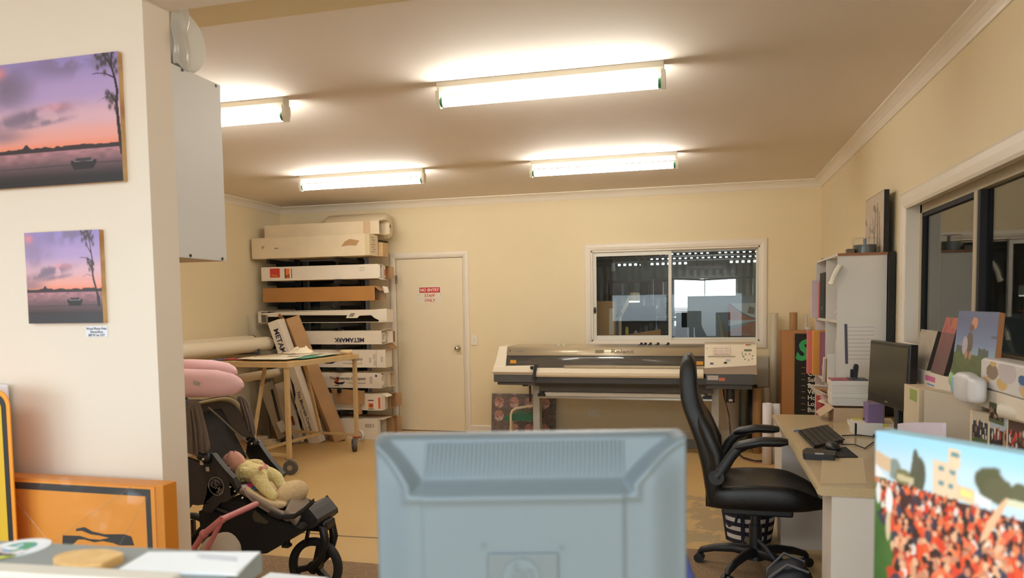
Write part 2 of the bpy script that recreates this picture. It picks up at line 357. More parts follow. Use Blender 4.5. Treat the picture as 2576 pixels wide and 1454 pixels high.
# ---- door
d1 = empty('door_1', (-3.1, YB, 0), kind='structure')
fr = architrave(MB(), 'X', YB, -.018, -3.591, -2.609, 0, 2.108, .062, sill=False)
fr.box(D0, YB, 0, D0+.018, YB+.12, DZ); fr.box(D1-.018, YB, 0, D1, YB+.12, DZ); fr.box(D0, YB, DZ-.02, D1, YB+.12, DZ)
wobj('frame', fr, trim_m, d1)
wobj('leaf', MB().box(-3.512, YB+.006, .008, -2.688, YB+.042, 2.034), door_m, d1, bevel=.002)
kn = MB().cyl((-2.757, YB+.006, .985), (-2.757, YB-.004, .985), .032, n=24).cyl((-2.757, YB-.004, .985), (-2.757, YB-.03, .985), .011, n=16)
kn.ell((-2.757, YB-.046, .985), (.029, .024, .029), 20, 12); wobj('door_knob', kn, chrome, d1)
for z in (1.75, .3): wobj('hinge', MB().cyl((-3.516, YB+.002, z), (-3.516, YB+.002, z+.1), .006, n=10).box(-3.53, YB-.001, z, -3.5, YB+.007, z+.1), steel, d1)
# ---- workshop window (sliding sash)
w1 = empty('window_1', (-.3, YB, 1.0), kind='structure')
wf = architrave(MB(), 'X', YB, -.02, -1.265, .654, .987, 2.132, .075)
for (a, b, c, d) in ((W0, WZ0-.02, W1, WZ0), (W0, WZ1, W1, WZ1+.02)): pass
wf.box(W0, YB-.004, WZ0, W0+.016, YB+.12, WZ1); wf.box(W1-.016, YB-.004, WZ0, W1, YB+.12, WZ1); wf.box(W0, YB-.004, WZ1-.016, W1, YB+.12, WZ1); wf.box(W0, YB-.004, WZ0, W1, YB+.12, WZ0+.016)
wobj('frame', wf, trim_m, w1)
XM = -.335
s1 = MB()   # left sash
for (x0, z0, x1, z1) in ((W0+.016, WZ0+.016, W0+.052, WZ1-.016), (XM-.022, WZ0+.016, XM+.012, WZ1-.016), (W0+.052, WZ1-.062, XM-.022, WZ1-.016), (W0+.052, WZ0+.016, XM-.022, WZ0+.062)): s1.box(x0, YB+.028, z0, x1, YB+.052, z1)
wobj('sash', s1, alu_w, w1, bevel=.002)
s2 = MB()
for (x0, z0, x1, z1) in ((XM-.01, WZ0+.016, XM+.012, WZ1-.016), (W1-.034, WZ0+.016, W1-.016, WZ1-.016), (XM+.012, WZ1-.034, W1-.034, WZ1-.016), (XM+.012, WZ0+.016, W1-.034, WZ0+.036)): s2.box(x0, YB+.058, z0, x1, YB+.08, z1)
wobj('sash', s2, alu_w, w1, bevel=.002)
wobj('pane', MB().box(W0+.05, YB+.038, WZ0+.06, XM-.02, YB+.042, WZ1-.06), pane_m, w1)
wobj('pane', MB().box(XM+.01, YB+.067, WZ0+.034, W1-.032, YB+.071, WZ1-.032), pane_m, w1)
lt = MB().ell((W0+.037, YB+.012, 1.405), (.014, .016, .036), 14, 10); wobj('latch', lt, black_p, w1)
# ---- side window
w2 = empty('window_2', (XR, 3, 1.0), kind='structure')
wf = architrave(MB(), 'Y', XR, -.02, R0-.1, R1+.1, RZ0-.06, RZ1+.07, .1)
wf.box(XR-.004, R0, RZ1-.012, XR+.12, R1, RZ1); wf.box(XR-.004, R0, RZ0, XR+.12, R1, RZ0+.014); wf.box(XR-.004, R1-.012, RZ0, XR+.12, R1, RZ1); wf.box(XR-.004, R0, RZ0, XR+.12, R0+.012, RZ1)
wobj('frame', wf, trim_m, w2)
YM = at(2466, 448, X=XR+.085).y
s1 = MB()
for (y0, z0, y1, z1) in ((R0+.012, RZ1-.062, R1-.012, RZ1-.012), (R0+.012, RZ0+.014, R1-.012, RZ0+.05), (R1-.05, RZ0+.014, R1-.012, RZ1-.012), (R0+.012, RZ0+.014, R0+.05, RZ1-.012)): s1.box(XR+.07, y0, z0, XR+.115, y1, z1)
wobj('sash', s1, mat('beige aluminium', 'b7a98e', .45, var=.02), w2, bevel=.002)
wobj('sash', MB().box(XR+.066, YM-.02, RZ0+.05, XR+.1, YM+.02, RZ1-.062), MATS['beige aluminium'], w2, bevel=.002)
gk = MB()
for (y0, z0, y1, z1) in ((YM+.02, RZ1-.086, R1-.05, RZ1-.062), (R1-.066, RZ0+.05, R1-.05, RZ1-.062), (YM-.05, RZ0+.05, YM-.02, RZ1-.062)): gk.box(XR+.072, y0, z0, XR+.112, y1, z1)
wobj('seal', gk, black_r, w2)
wobj('pane', MB().box(XR+.088, YM, RZ0+.04, XR+.092, R1-.04, RZ1-.06), pane_d, w2)
wobj('pane', MB().box(XR+.1, R0+.03, RZ0+.04, XR+.104, YM, RZ1-.06), pane_d, w2)
# ---- window behind the rack
w3 = empty('window_3', (-4.4, YB, .3), kind='structure')
s1 = MB()
for (x0, z0, x1, z1) in ((G0, GZ0, G0+.05, GZ1), (G1-.07, GZ0, G1, GZ1), (G0+.05, GZ1-.05, G1-.07, GZ1), (G0+.05, GZ0, G1-.07, GZ0+.05)): s1.box(x0, YB+.03, z0, x1, YB+.08, z1)
wobj('frame', s1, mat('pale blue grey frame', 'c4ccd4', .5, var=.01), w3)
mu = MB()
for x in (-4.73, -4.28): mu.box(x-.032, YB+.034, GZ0+.05, x+.032, YB+.076, GZ1-.05)
wobj('mullion', mu, mat('grey aluminium', '6e6f6e', .5, var=.02), w3)
wobj('pane', MB().box(G0+.05, YB+.05, GZ0+.05, G1-.07, YB+.054, GZ1-.05), pane_m, w3)
# floor coverings
obj('carpet_floor', MB().box(-6.05, -2.55, 0, -1.0, 1.98, .008).box(-4.6, 1.99, 0, -1.0, 3.79, .008), carpet_m, kind='structure')
mt_ = obj('floor_mat', MB().box(-.75, 3.0, 0, .43, 4.43, .007), carpet_m, label='brown mat on the floor under the black swivel chair', cat='mat', bevel=.003)
obj('floor_crack', MB().prism([(0, 0), (.2, .012), (.45, .0), (.8, .015), (1.2, .004), (1.2, -.012), (.8, -.004), (.45, -.018), (.2, -.006), (0, -.014)], (-2.7, 4.245, -.002), X, Y, Z*.0035), mat('crack filler', '7d6b4f', .9, var=.1), kind='structure')
# ================================================================== lamps
tube_m = mat('lit fluorescent tube', 'ffffff', .4, var=0, emit=((1., .975, .90), 53.))
bat_m = mat('white batten enamel', 'efe8d6', .4, var=.01)
green_m = mat('green tube cap', '2f6b48', .4, var=.02)
def batten(loc):
    t = empty('fluorescent_light', loc, None, 'light', 'bare fluorescent battens on the ceiling')
    bd = MB().prism([(-.034, 0), (.034, 0), (.034, -.03), (.022, -.062), (-.022, -.062), (-.034, -.03)], (0, 0, 0), Y, Z, X*1.23)
    obj('batten', bd, bat_m, t, bevel=.002)
    for x, s in ((.0, 1), (1.23, -1)):
        h = MB().prism([(-.03, -.045), (.03, -.045), (.034, -.09), (.02, -.135), (-.012, -.142), (-.03, -.11)], (x-(.008 if s > 0 else -.008), 0, 0), Y, Z, X*.022*s); obj('lamp_holder', h, bat_m, t, bevel=.002)
        obj('tube_cap', MB().cyl((x+s*.014, 0, -.103), (x+s*.03, 0, -.103), .0275, n=20), green_m, t)
    obj('tube', MB().cyl((.03, 0, -.103), (1.2, 0, -.103), .028, n=24), tube_m, t)
    return t
def dup(root, loc, rz=None, label=None, group=None):
    r = root.copy(); COL.objects.link(r); r.location = loc
    if rz is not None: r.rotation_euler = (0, 0, rz)
    if label: r['label'] = label
    if group: r['group'] = group
    for ch in list(root.children):
        c = ch.copy(); COL.objects.link(c); c.parent = r
        for g in list(ch.children):
            d = g.copy(); COL.objects.link(d); d.parent = c
    return r
l1 = batten((-1.422, 3.93, H)); l1['label'] = 'largest bare fluorescent tube, on the near middle of the ceiling'
dup(l1, (-1.43, 6.25, H), label='fluorescent tube on the ceiling near the workshop window end, above the wide printer')
dup(l1, (-3.645, 6.25, H), label='fluorescent tube on the ceiling nearest the stacked boxes and corner')
dup(l1, (at(722, 248.3, Z=H).x-1.23, 3.93, H), label='fluorescent tube partly hidden behind the white wall cabinet')
wd = bpy.data.worlds.new('daylight'); SC.world = wd; wd.use_nodes = True
bg = wd.node_tree.nodes['Background']; bg.inputs['Strength'].default_value = 6.2
_n, _k = wd.node_tree.nodes.new, wd.node_tree.links.new
_tc = _n('ShaderNodeTexCoord'); _sp = _n('ShaderNodeSeparateXYZ'); _k(_tc.outputs['Generated'], _sp.inputs[0])
_mr = _n('ShaderNodeMapRange'); _mr.inputs['From Min'].default_value = -1; _mr.inputs['From Max'].default_value = 1; _k(_sp.outputs['Z'], _mr.inputs['Value'])
_rp = _n('ShaderNodeValToRGB'); _e = _rp.color_ramp.elements; _e[0].position = .47; _e[0].color = (.40, .44, .47, 1); _e[1].position = .5; _e[1].color = (.78, .91, .98, 1)
_x = _rp.color_ramp.elements.new(.75); _x.color = (.72, .89, 1.0, 1); _k(_mr.outputs[0], _rp.inputs['Fac']); _k(_rp.outputs['Color'], bg.inputs['Color'])
def portal(name, loc, rot, sx, sy):
    l = bpy.data.lights.new(name, 'AREA'); l.shape = 'RECTANGLE'; l.size = sx; l.size_y = sy; l.cycles.is_portal = True
    o = bpy.data.objects.new(name, l); COL.objects.link(o); o.location = loc; o.rotation_euler = rot
portal('added_ceiling_daylight', ((KX0+KX1)/2, (KY0+KY1)/2, H+.12), (0, 0, 0), KX1-KX0, KY1-KY0)  # daylight through the added ceiling opening
portal('added_side_daylight', (XR+.14, -1.35, 1.12), (math.radians(90), 0, math.radians(90)), 2.0, 2.15)  # unseen side opening, added to brighten the partition end and cabinet
portal('shop_window_daylight', (-4.475, -2.72, 1.325), (math.radians(90), 0, 0), 3.05, 2.35)
portal('shop_window_daylight', (-.85, -2.72, .95), (math.radians(90), 0, 0), 3.7, 1.6)
# ================================================================== camera
cd = bpy.data.cameras.new('camera'); cam = bpy.data.objects.new('camera', cd); COL.objects.link(cam); SC.camera = cam
cam.matrix_world = Matrix(((CR.x, CU.x, -CF.x, CO.x), (CR.y, CU.y, -CF.y, CO.y), (CR.z, CU.z, -CF.z, CO.z), (0, 0, 0, 1)))
cd.sensor_fit = 'HORIZONTAL'; cd.sensor_width = 36; cd.lens = F_PX/2576*36; cd.shift_x = 0; cd.shift_y = (PPY-727)/2576
cd.clip_start = .05; cd.clip_end = 100
cd.dof.use_dof = True; cd.dof.focus_distance = 5.2; cd.dof.aperture_fstop = 25.8/6.8
vs = SC.view_settings; vs.view_transform = 'Standard'; vs.look = 'None'; vs.exposure = 0; vs.gamma = 1; vs.use_curve_mapping = False
cy = SC.cycles; cy.use_denoising = True; cy.max_bounces = 8; cy.diffuse_bounces = 5; cy.glossy_bounces = 3; cy.transmission_bounces = 4; cy.transparent_max_bounces = 10
cy.caustics_reflective = False; cy.caustics_refractive = False; cy.sample_clamp_indirect = 6
# ================================================================== sunset prints on plywood
def sunset(square):
    cl, cl2, wat, tr = fbm(4, 4), fbm(7, 4), fold(40), fold(30)
    r = random.Random(3)
    def fn(u, v):
        if not square: u = np.clip((u-.17)/.83, 0, 1)
        # u, v in the square picture's own frame; the wide one shows the same view with the tree at the right edge
        U_ = u if square else u*1.17
        hz = .34 if square else .27 + .0*u
        s = np.clip((v-hz)/(1-hz), 0, 1)
        c = mixc(C3(u, 'f28a68'), C3(u, 'eda398'), sst(0, .16, s)); c = mixc(c, C3(u, 'deb0bd'), sst(.14, .36, s)); c = mixc(c, C3(u, 'b79ccb'), sst(.36, .62, s)); c = mixc(c, C3(u, '9c8bc6'), sst(.62, 1, s))
        def blob(x, y, rx, ry, w): return np.exp(-(((u-x)/rx)**2 + ((v-y)/ry)**2))*w
        q1_, q2_ = sst(.3, .62, cl(u, v)), sst(.34, .6, cl2(u, v)); dd = v-.12*(u-.35); k = blob(.10, .80, .17, .13, 1.5)*(.35+q1_) + np.exp(-(((u-.36)/.2)**2+((dd-.585)/.035)**2))*2.2*q2_ + np.exp(-(((u-.14)/.26)**2+((dd-.55)/.04)**2))*1.5*(.3+q2_) + np.exp(-(((u-.4)/.18)**2+((dd-.495)/.02)**2))*1.2*q2_ + blob(.05, .42, .16, .05, 1.) + blob(.62, .95, .26, .08, 1.1)*q2_
        c = mixc(c, C3(u, '77677d'), (1-np.exp(-1.05*np.clip(k, 0, 9)))*.92); c = mixc(c, C3(u, 'ef8d8b'), blob(.05, .93, .06, .05, .8))
        c = mixc(c, C3(u, 'e38f98'), blob(.5, .62, .12, .03, .5))
        th = hz + .028 + .016*tr(u, v*0) + .03*np.exp(-((u-.25)/.02)**2)
        c = np.where((v < th)[..., None], C3(u, '3a2c33'), c)
        w = np.clip(v/hz, 0, 1); wc = mixc(C3(u, '221c1e'), C3(u, '5d464c'), sst(.15, .55, w)); wc = mixc(wc, C3(u, 'b57f88'), sst(.45, 1, w)*(.6+.5*wat(u*.5, v)))
        wc = mixc(wc, C3(u, '4a3a3e'), (np.abs(v-hz*.55-.01*u) < .006)*.8)
        c = np.where((v < hz)[..., None], wc, c)
        # boat
        bx, by = (.64, .235) if square else (.7, .16); q = (u-bx)/.10; p = (v-by)/.046
        hull = (np.abs(q) < 1-.25*np.clip(-p, 0, 1)) & (p > -1) & (p < .35+.25*q*q); c = np.where(hull[..., None], C3(u, '262226'), c)
        rim = (np.abs(q) < .72) & (p > .3) & (p < .55) & hull; c = np.where(rim[..., None], C3(u, '8f8796'), c)
        cab = (np.abs(q) < .6) & (p >= .45) & (p < .95); c = np.where(cab[..., None], C3(u, '3a343c'), c)
        # gum tree
        D = np.full(u.shape, 9.)
        def seg(x0, y0, x1, y1, w0, w1):
            nonlocal D
            t = np.clip(((u-x0)*(x1-x0)+(v-y0)*(y1-y0))/((x1-x0)**2+(y1-y0)**2), 0, 1); d = np.hypot(u-x0-t*(x1-x0), v-y0-t*(y1-y0)) - (w0+(w1-w0)*t); D = np.minimum(D, d)
        o = 0 if square else .05
        P = [(.95, .28), (.93, .36), (.9, .47), (.885, .58), (.9, .66), (.885, .75), (.875, .86), (.85, .97)] if square else [(1.0, .22), (.985, .42), (.975, .6), (.985, .7), (.97, .8), (.945, .9), (.955, 1.0)]
        for i in range(len(P)-1): seg(*P[i], *P[i+1], .014-.0015*i, .0125-.0015*i)
        b = P[4]; seg(b[0], b[1], b[0]-.07, b[1]+.04, .006, .004); seg(b[0]-.07, b[1]+.04, b[0]-.14, b[1]+.05, .004, .003); seg(b[0]-.14, b[1]+.05, b[0]-.17, b[1]+.045, .003, .002)
        b = P[3] if square else P[2]; seg(b[0], b[1], b[0]-.06, b[1]+.11, .006, .004); b = P[2]; seg(b[0], b[1]+.03, b[0]-.08, b[1]+.06, .003, .002); seg(b[0]-.08, b[1]+.06, b[0]-.14, b[1]+.03, .002, .001)
        b = P[5]; seg(b[0], b[1], b[0]-.06, b[1]+.1, .006, .004); seg(b[0]-.06, b[1]+.1, b[0]-.07, b[1]+.2, .004, .003)
        if square: seg(.95, .28, .955, .19, .02, .016)
        c = np.where((D < 0)[..., None], C3(u, '2e2628'), c)
        lf = np.zeros(u.shape)
        for _ in range(60):
            x0 = (.84 if square else .91) + r.gauss(0, .035); y0 = .95 + r.gauss(0, .05)
            if r.random() < .35: x0, y0 = (.855 if square else .925)+r.gauss(0, .022), (.635 if square else .64)+r.gauss(0, .03)
            lf = np.maximum(lf, np.exp(-(((u-x0)/.012)**2+((v-y0)/.022)**2)))
        c = mixc(c, C3(u, '3d3434'), lf*.85)
        if square: c = mixc(c, C3(u, '38343a'), sst(.13, .08, v)*.9)
        return c
    return fn
def wood_print(x0, z0, w, h, square, label):
    t = empty('wood_photo_print', (x0+w/2, YP0, z0), label, 'picture', 'sunset photo prints on plywood')
    y = YP0-.0185
    wobj('plywood_board', MB().box(x0, y, z0, x0+w, YP0+.001, z0+h), ply_edge, t)
    wpaint('photo_print', sunset(square), (x0, y-.0004, z0), X, Z, w, h, 260 if square else 300, 260, t, .35)
wood_print(-2.3728, 1.884, .60, .4014, False, 'large sunset photo print on plywood, tree trunk cut by its right edge')
wood_print(-2.1752, 1.4356, .30, .30, True, 'small square sunset photo print on plywood above the price tag')
t = empty('price_tag', (-1.917, YP0, 1.39), 'white price tag under the small square sunset print', 'tag')
wobj('card', MB().box(-1.961, YP0-.003, 1.39, -1.876, YP0+.001, 1.4245), mat('white price card', 'e6e6ee', .5, var=.01), t)
for i, s in enumerate(('Wood Photo Print', '30cmx30cm', '$89.95 inc GST')): wtext('lettering', s, .0105, (-1.919, YP0-.0034, 1.4165-.0105*i), X, Z, mat('grey print', '57565e', .6, var=0), t, ex=.0002, bold=.0002)
# ================================================================== wall cabinet behind the partition
t = empty('wall_cabinet', (-1.99, YP1, 1.65), 'white wall cabinet behind the partition end, two dark screws top and bottom', 'cabinet')
wobj('side_panel', MB().box(-1.706, YP1, 1.65, XE, 2.36, 2.283), mat('pale grey laminate', 'd6d1cb', .5, var=.012), t)
cb = MB(); cb.box(-2.3, YP1, 1.65, -2.284, 2.36, 2.283); cb.box(-2.284, YP1, 1.65, -1.706, 2.36, 1.668); cb.box(-2.284, YP1, 2.265, -1.706, 2.36, 2.283)
wobj('carcass', cb, mat('tan laminate', 'c9b493', .55, var=.02), t)
for i in range(2): wobj('cabinet_door', MB().box(-2.3+.297*i+.001, 2.361, 1.652, -2.3+.297*(i+1)-.001, 2.377, 2.281), white_m, t, bevel=.001)
for (px, py) in ((458, 176), (543, 216), (479, 643), (559, 651)):
    p = at(px, py, X=XE); wobj('screw', MB().cyl((XE, p.y, p.z), (XE+.002, p.y, p.z), .0055, n=12), mat('dark screw', '3a3836', .4, metal=.8, var=0), t)
# rolls and bags on top of it
t = empty('foam_roll', (-1.95, 2.25, 2.283), 'white foam roll lying on the wall cabinet, rounded end showing', 'roll')
r_ = MB(); prof = []
for k in range(17):
    a = k/16; prof.append(a)
def rollend(mb, x0, x1, y, z, R, n=28, ed=.02):
    xs = [(x0, R*.0), (x0, R-ed), (x0+ed*.3, R-ed*.3), (x0+ed, R), (x1-ed, R), (x1-ed*.3, R-ed*.3), (x1, R-ed), (x1, R*.0)]
    rings = [[V((xx, y+rr*math.cos(2*math.pi*i/n), z+rr*math.sin(2*math.pi*i/n))) for i in range(n)] for xx, rr in xs]
    return mb.loft(rings, caps=False)
rollend(r_, -2.28, -1.695, 2.20, 2.384, .1, ed=.012); wobj('foam', r_, mat('white foam', 'd9d5cc', .7, var=.02), t)
pl = MB()
def lump(q):
    k = 1+.1*math.sin(q.z*38+q.y*30)+.06*math.sin(q.x*50+q.z*21); return V((q.x*k, q.y*k, q.z*(1+.05*math.sin(q.x*40))))
pl.surf(lambda u, v: V((-1.686+.003*math.sin(u*9+v*5)-.003*math.sin(v*13), 2.112+.083*u+.002*math.sin(v*9), 2.284+.21*v+.006*math.sin(u*6))), 20, 26)
tag(obj('plastic_bag', pl, bubble_m, solid=.002), 'crumpled translucent plastic bag on the wall cabinet beside the foam roll', 'bag')
# ================================================================== reception counter with its papers
ZC = 1.10
CA = math.radians(4.4); t = empty('reception_counter', (-.651, .970, 0), 'grey topped reception counter in the lower left corner with a pale front lip', 'counter', rz=CA)
MC = Matrix.Translation((-.651, .970, 0)) @ Matrix.Rotation(CA, 4, 'Z'); MCi = MC.inverted()
yl = (MCi @ at(300, 1430, Z=ZC+.012)).y
obj('counter_top', MB().box(-1.3, -.55, ZC-.03, 0, 0, ZC), mat('grey laminate', '8f9491', .45, var=.02), t, bevel=.003)
obj('counter_body', MB().box(-1.27, -.5, 0, -.03, -.03, ZC-.03), white_m, t)
obj('counter_lip', MB().box(-1.3, yl-.035, ZC, -.055, yl, ZC+.012), mat('pale beige edging', 'd9cfc0', .5, var=.04, scale=9), t, bevel=.003)
# wooden disc: a slice of pine cut straight on the right
c0 = at(150, 1406, Z=ZC); c1 = at(298, 1412, Z=ZC); R = .045
cx = (c0.x+c1.x)/2+.004; cyy = yl+.058
ds = []; cc = at(226, 1404, Z=ZC+.01)
for i in range(40):
    a = math.radians(38 + (322-38)*i/39); ds.append((cc.x+.054*math.cos(a), cc.y-.002+.034*math.sin(a)))
dm = MB().prism([(p[0], p[1]) for p in ds], (0, 0, ZC), X, Y, Z*.013)
tag(obj('wooden_coaster', dm, pine, bevel=.002), 'pale wooden slice with one straight side, on the grey counter', 'wooden slice')
# round badge
b0 = at(50, 1379, Z=ZC)
t = empty('round_sticker', (b0.x, b0.y, ZC), 'round white badge with blue and green patches on the counter', 'sticker')
obj('disc', MB().cyl((0, 0, 0), (0, 0, .002), .043, n=40), paper, t)
def badge(u, v):
    r2 = np.hypot(u-.5, v-.5); n = fbm(5, 3)(u, v); c = C3(u, 'f2f2f4'); c = mixc(c, C3(u, '3f8fd6'), ((n > .42) & (r2 < .4))*1.); c = mixc(c, C3(u, '3fa35e'), ((n > .56) & (r2 < .38))*1.)
    c = mixc(c, C3(u, 'f4f4f6'), ((np.abs(u-.36) < .22) & (np.abs(v-.36) < .1))*1.); c = mixc(c, C3(u, 'c98f86'), ((r2 > .42) & (r2 < .48) & (v < .4))*.8); return c
obj('badge_print', MB(), paper, t) if False else None
bp = paint('badge_print', badge, (-.03, -.03, .0024), X, Y, .06, .06, 60, 60, t, .4)
# paper strip with index tabs
p0 = at(0, 1412, Z=ZC+.001); p1 = at(112, 1402, Z=ZC+.001)
t = empty('index_tabs', (p0.x, p0.y, ZC), 'white strip with yellow and orange index tabs beside the badge', 'sticky tabs')
yw = p1.y-.012
wobj('strip', MB().box(-1.16, yw-.012, ZC, -1.045, yw+.016, ZC+.0015), paper, t)
for i, (c, m_) in enumerate((('yellow_tab', mat('yellow tab', 'dbe05a', .6, var=.02)), ('orange_tab', mat('orange tab', 'e79b6a', .6, var=.02)), ('yellow_tab', MATS['yellow tab']))):
    x = -1.088+.021*i; q4 = [(x, yw-.012), (x+.018, yw-.012), (x+.034, yw+.02), (x+.016, yw+.02)]; wobj(c, MB().hexa([(*p_, ZC+.0015) for p_ in q4], [(*p_, ZC+.002) for p_ in q4]), m_, t)
# papers
def sheet(name, pix, z, dz, m, parent=None, **k):
    q = [at(x, y, Z=z) for x, y in pix]; return wobj(name, MB().hexa([(p.x, p.y, z) for p in q], [(p.x, p.y, z+dz) for p in q]), m, parent, **k)
def shrink(pix): return pix
t = empty('letter', (at(470, 1420, Z=ZC).x, at(470, 1420, Z=ZC).y, ZC), 'top white letter on the counter with faint printed lines', 'letter')
sheet('sheet', [(300, 1432), (590, 1447), (655, 1389), (373, 1389)], ZC+.003, .0008, paper, t)
for i in range(4):
    q = at(560, 1399+i*3.2, Z=ZC+.0039); wobj('printed_line', MB().box(q.x-.045+.006*(i % 2), q.y-.0012, ZC+.0038, q.x+.025, q.y+.0012, ZC+.004), mat('faint grey print', 'b4b4bc', .7, var=0), t)
t2 = sheet('letter', [(318, 1440), (597, 1449), (648, 1396), (400, 1396)], ZC+.0006, .002, mat('white paper under', 'e6e6ea', .7, var=.01)); tag(t2, 'lower white sheet peeping out under the top letter on the counter', 'letter')
# ================================================================== orange signs leaning at the partition
or_m = mat('orange sign enamel', 'f79c2c', .4, var=.02); or_d = mat('orange painted side', 'dd8a2a', .45, var=.02); ora = mat('yellow sign enamel', 'e7b92c', .4, var=.02)
sgn_k = mat('black sign border', '26262a', .4, var=.02)
yF = 1.89
t = empty('road_sign', (-1.95, yF, .3), 'orange sign with black border and black animal silhouette, wrapped in clear film', 'sign')
x0, x1, zt = -2.29, at(410, 1222, Y=yF).x, at(385, 1220, Y=yF).z
wobj('board', MB().box(x0, yF, .2, x1, yF+.06, zt), or_d, t, bevel=.002)
wobj('face', MB().box(x0+.005, yF-.003, .2, x1-.03, yF, zt-.006), or_m, t)
bd = MB(); bi, bw = .012, .022
xa, xb = x0+.02, x1-.045
bd.box(xa, yF-.0045, zt-.036, xb, yF-.003, zt-.014); bd.box(xa, yF-.0045, .25, xa+bw, yF-.003, zt-.036); bd.box(xb-bw*.8, yF-.0045, .25, xb, yF-.003, zt-.036); wobj('border', bd, sgn_k, t)
def silh(pts): return [(at(x, y, Y=yF-.004).x, at(x, y, Y=yF-.004).z) for x, y in pts]
kg = MB().prism(silh([(192, 1330), (212, 1326), (232, 1337), (262, 1344), (312, 1344), (330, 1350), (337, 1372), (300, 1372), (285, 1366), (258, 1361), (238, 1364), (212, 1357), (196, 1357), (180, 1372), (157, 1372), (158, 1347), (200, 1348), (225, 1356), (250, 1358), (275, 1353), (250, 1347), (228, 1344), (206, 1335), (191, 1336)]), (0, yF-.0045, 0), X, Z, Y*.0015)
wobj('silhouette', kg, sgn_k, t)
# loose clear wrap
wr = MB(); n1 = fold(7); n2 = fold(16)
def wrapf(u, v):
    uu, vv = np.array([u]), np.array([v]); return V((x0-.02+(x1-x0+.005)*u, yF-.008-.012*float(n1(uu, vv)[0])-.006*float(n2(uu, vv)[0]), .3+(zt+.022-.3)*v + (.008*math.sin(u*9) if v > .95 else 0)))
wr.surf(wrapf, 60, 50); wobj('plastic_wrap', wr, clear_m, t)
fo = MB()
for a, b in (((8, 1225), (130, 1372)), ((120, 1372), (330, 1225)), ((300, 1372), (372, 1245)), ((60, 1238), (20, 1300))):
    p, q = at(*a, Y=yF-.022), at(*b, Y=yF-.02); fo.tube([p, (p+q)/2+V((.006, -.004, .004)), q], .0022, 6)
wobj('wrap_fold', fo, clear_m, t)
yG = 1.83
t = empty('warning_sign', (-2.3, yG, .3), 'yellow sign with rounded black border and orange rim at the left edge of the picture', 'sign')
xr, zr = at(22, 1000, Y=yG).x, at(0, 981, Y=yG).z
def rr(x0, x1, z0, z1, r):
    out = []
    for cx_, cz_, a0 in ((x1-r, z1-r, 0), (x0+r, z1-r, 90), (x0+r, z0+r, 180), (x1-r, z0+r, 270)):
        out += [(cx_+r*math.cos(math.radians(a0+90*i/8)), cz_+r*math.sin(math.radians(a0+90*i/8))) for i in range(9)]
    return out
wobj('plate', MB().prism(rr(xr-.6, xr, .25, zr, .05), (0, yG, 0), X, Z, Y*.004), or_m, t)
wobj('border', MB().prism(rr(xr-.587, xr-.0135, .263, zr-.0135, .04), (0, yG-.0012, 0), X, Z, Y*.0012), sgn_k, t)
wobj('panel', MB().prism(rr(xr-.56, xr-.031, .29, zr-.031, .027), (0, yG-.0022, 0), X, Z, Y*.001), ora, t)
tag(obj('white_card', MB().prism([(-.2, -1.2), (0, -1.2), (0, 0), (-.2, .01)], (at(18, 968, Y=1.962).x, 1.962, at(18, 968, Y=1.962).z), X, Z, Y*.004), paper), 'white card sticking up behind the yellow sign at the left edge', 'card')
# ================================================================== front desk, grey monitor, tray, folder, crowd canvas
t = empty('front_desk', (.2, 1.1, 0), 'pale desk carrying the grey monitor, mostly below the picture', 'desk')
wobj('desk_top', MB().box(-.66, .80, .715, .95, 1.5, .74), bench_m, t, bevel=.003)
for x in (-.62, .88): wobj('desk_leg', MB().box(x, .82, 0, x+.03, 1.48, .715), white_m, t)
# monitor seen from behind
hp = mat('silver grey plastic', '656e73', .42, var=.012); hp_d = mat('grey badge plate', '61686a', .4, var=.012)
A, B_ = at(948, 1083, D=.955), at(1720, 1098, D=.955)
mx = (B_-A); WM = mx.length; mx.z = 0; mx.normalize(); my = Z.cross(mx)   # my points away from the viewer
t = empty('computer_monitor', ((A.x+B_.x)/2, (A.y+B_.y)/2, .74), 'silver grey computer monitor seen from behind, ribbed vent along its top', 'monitor')
zT = (A.z+B_.z)/2; HM = .335; NX, NZ = 220, 150
us = np.linspace(0, 1, NX+1); vv = np.linspace(0, 1, NZ+1); u, v = np.meshgrid(us, vv)     # v downward from the top
x, z = u*WM, v*HM
# left and right boundaries of the recess (x as a function of depth below the top)
def edge(zq):
    k = np.clip(zq/.057, 0, 1); c = k*k*(3-2*k)*.55+.45*k; return .002+.056*np.power(k, .62), WM-(.002+.082*np.power(k, .62))
xl, xr_ = edge(z); zb = .0575
dist = np.minimum(np.minimum(x-xl, xr_-x), (zb-z)*1.0)       # >0 inside the recess
ins = np.clip((dist+.012)/.017, 0, 1); ins = .5*ins+.5*sst(0, 1, ins)
shell = .030+.016*sst(.0, .06, z)*sst(.0, .055, np.minimum(x, WM-x)) + .004*sst(.055, .065, np.minimum(x-.003, WM-.025-x))
lip = .004*np.exp(-(((dist+.014)/.006)**2))
rec = .012+.014*np.clip(z/.06, 0, 1)
hgt = shell*(1-ins)+rec*ins+lip
er = np.minimum(np.minimum(x, WM-x), np.minimum(z, HM-z)); hgt = hgt*np.sqrt(np.clip(er/.006, 0, 1)*(2-np.clip(er/.006, 0, 1)))
o_ = A.copy(); o_.z = zT
P = np.array(o_)[None, None]+x[..., None]*np.array(mx)-z[..., None]*np.array(Z)-hgt[..., None]*np.array(my)
idx = np.arange((NX+1)*(NZ+1)).reshape(NZ+1, NX+1); q = np.stack([idx[:-1, :-1], idx[1:, :-1], idx[1:, 1:], idx[:-1, 1:]], -1).reshape(-1, 4)
mb = MB(); mb.add([tuple(p) for p in P.reshape(-1, 3)], q.tolist(), True); wobj('back_shell', mb, hp, t)
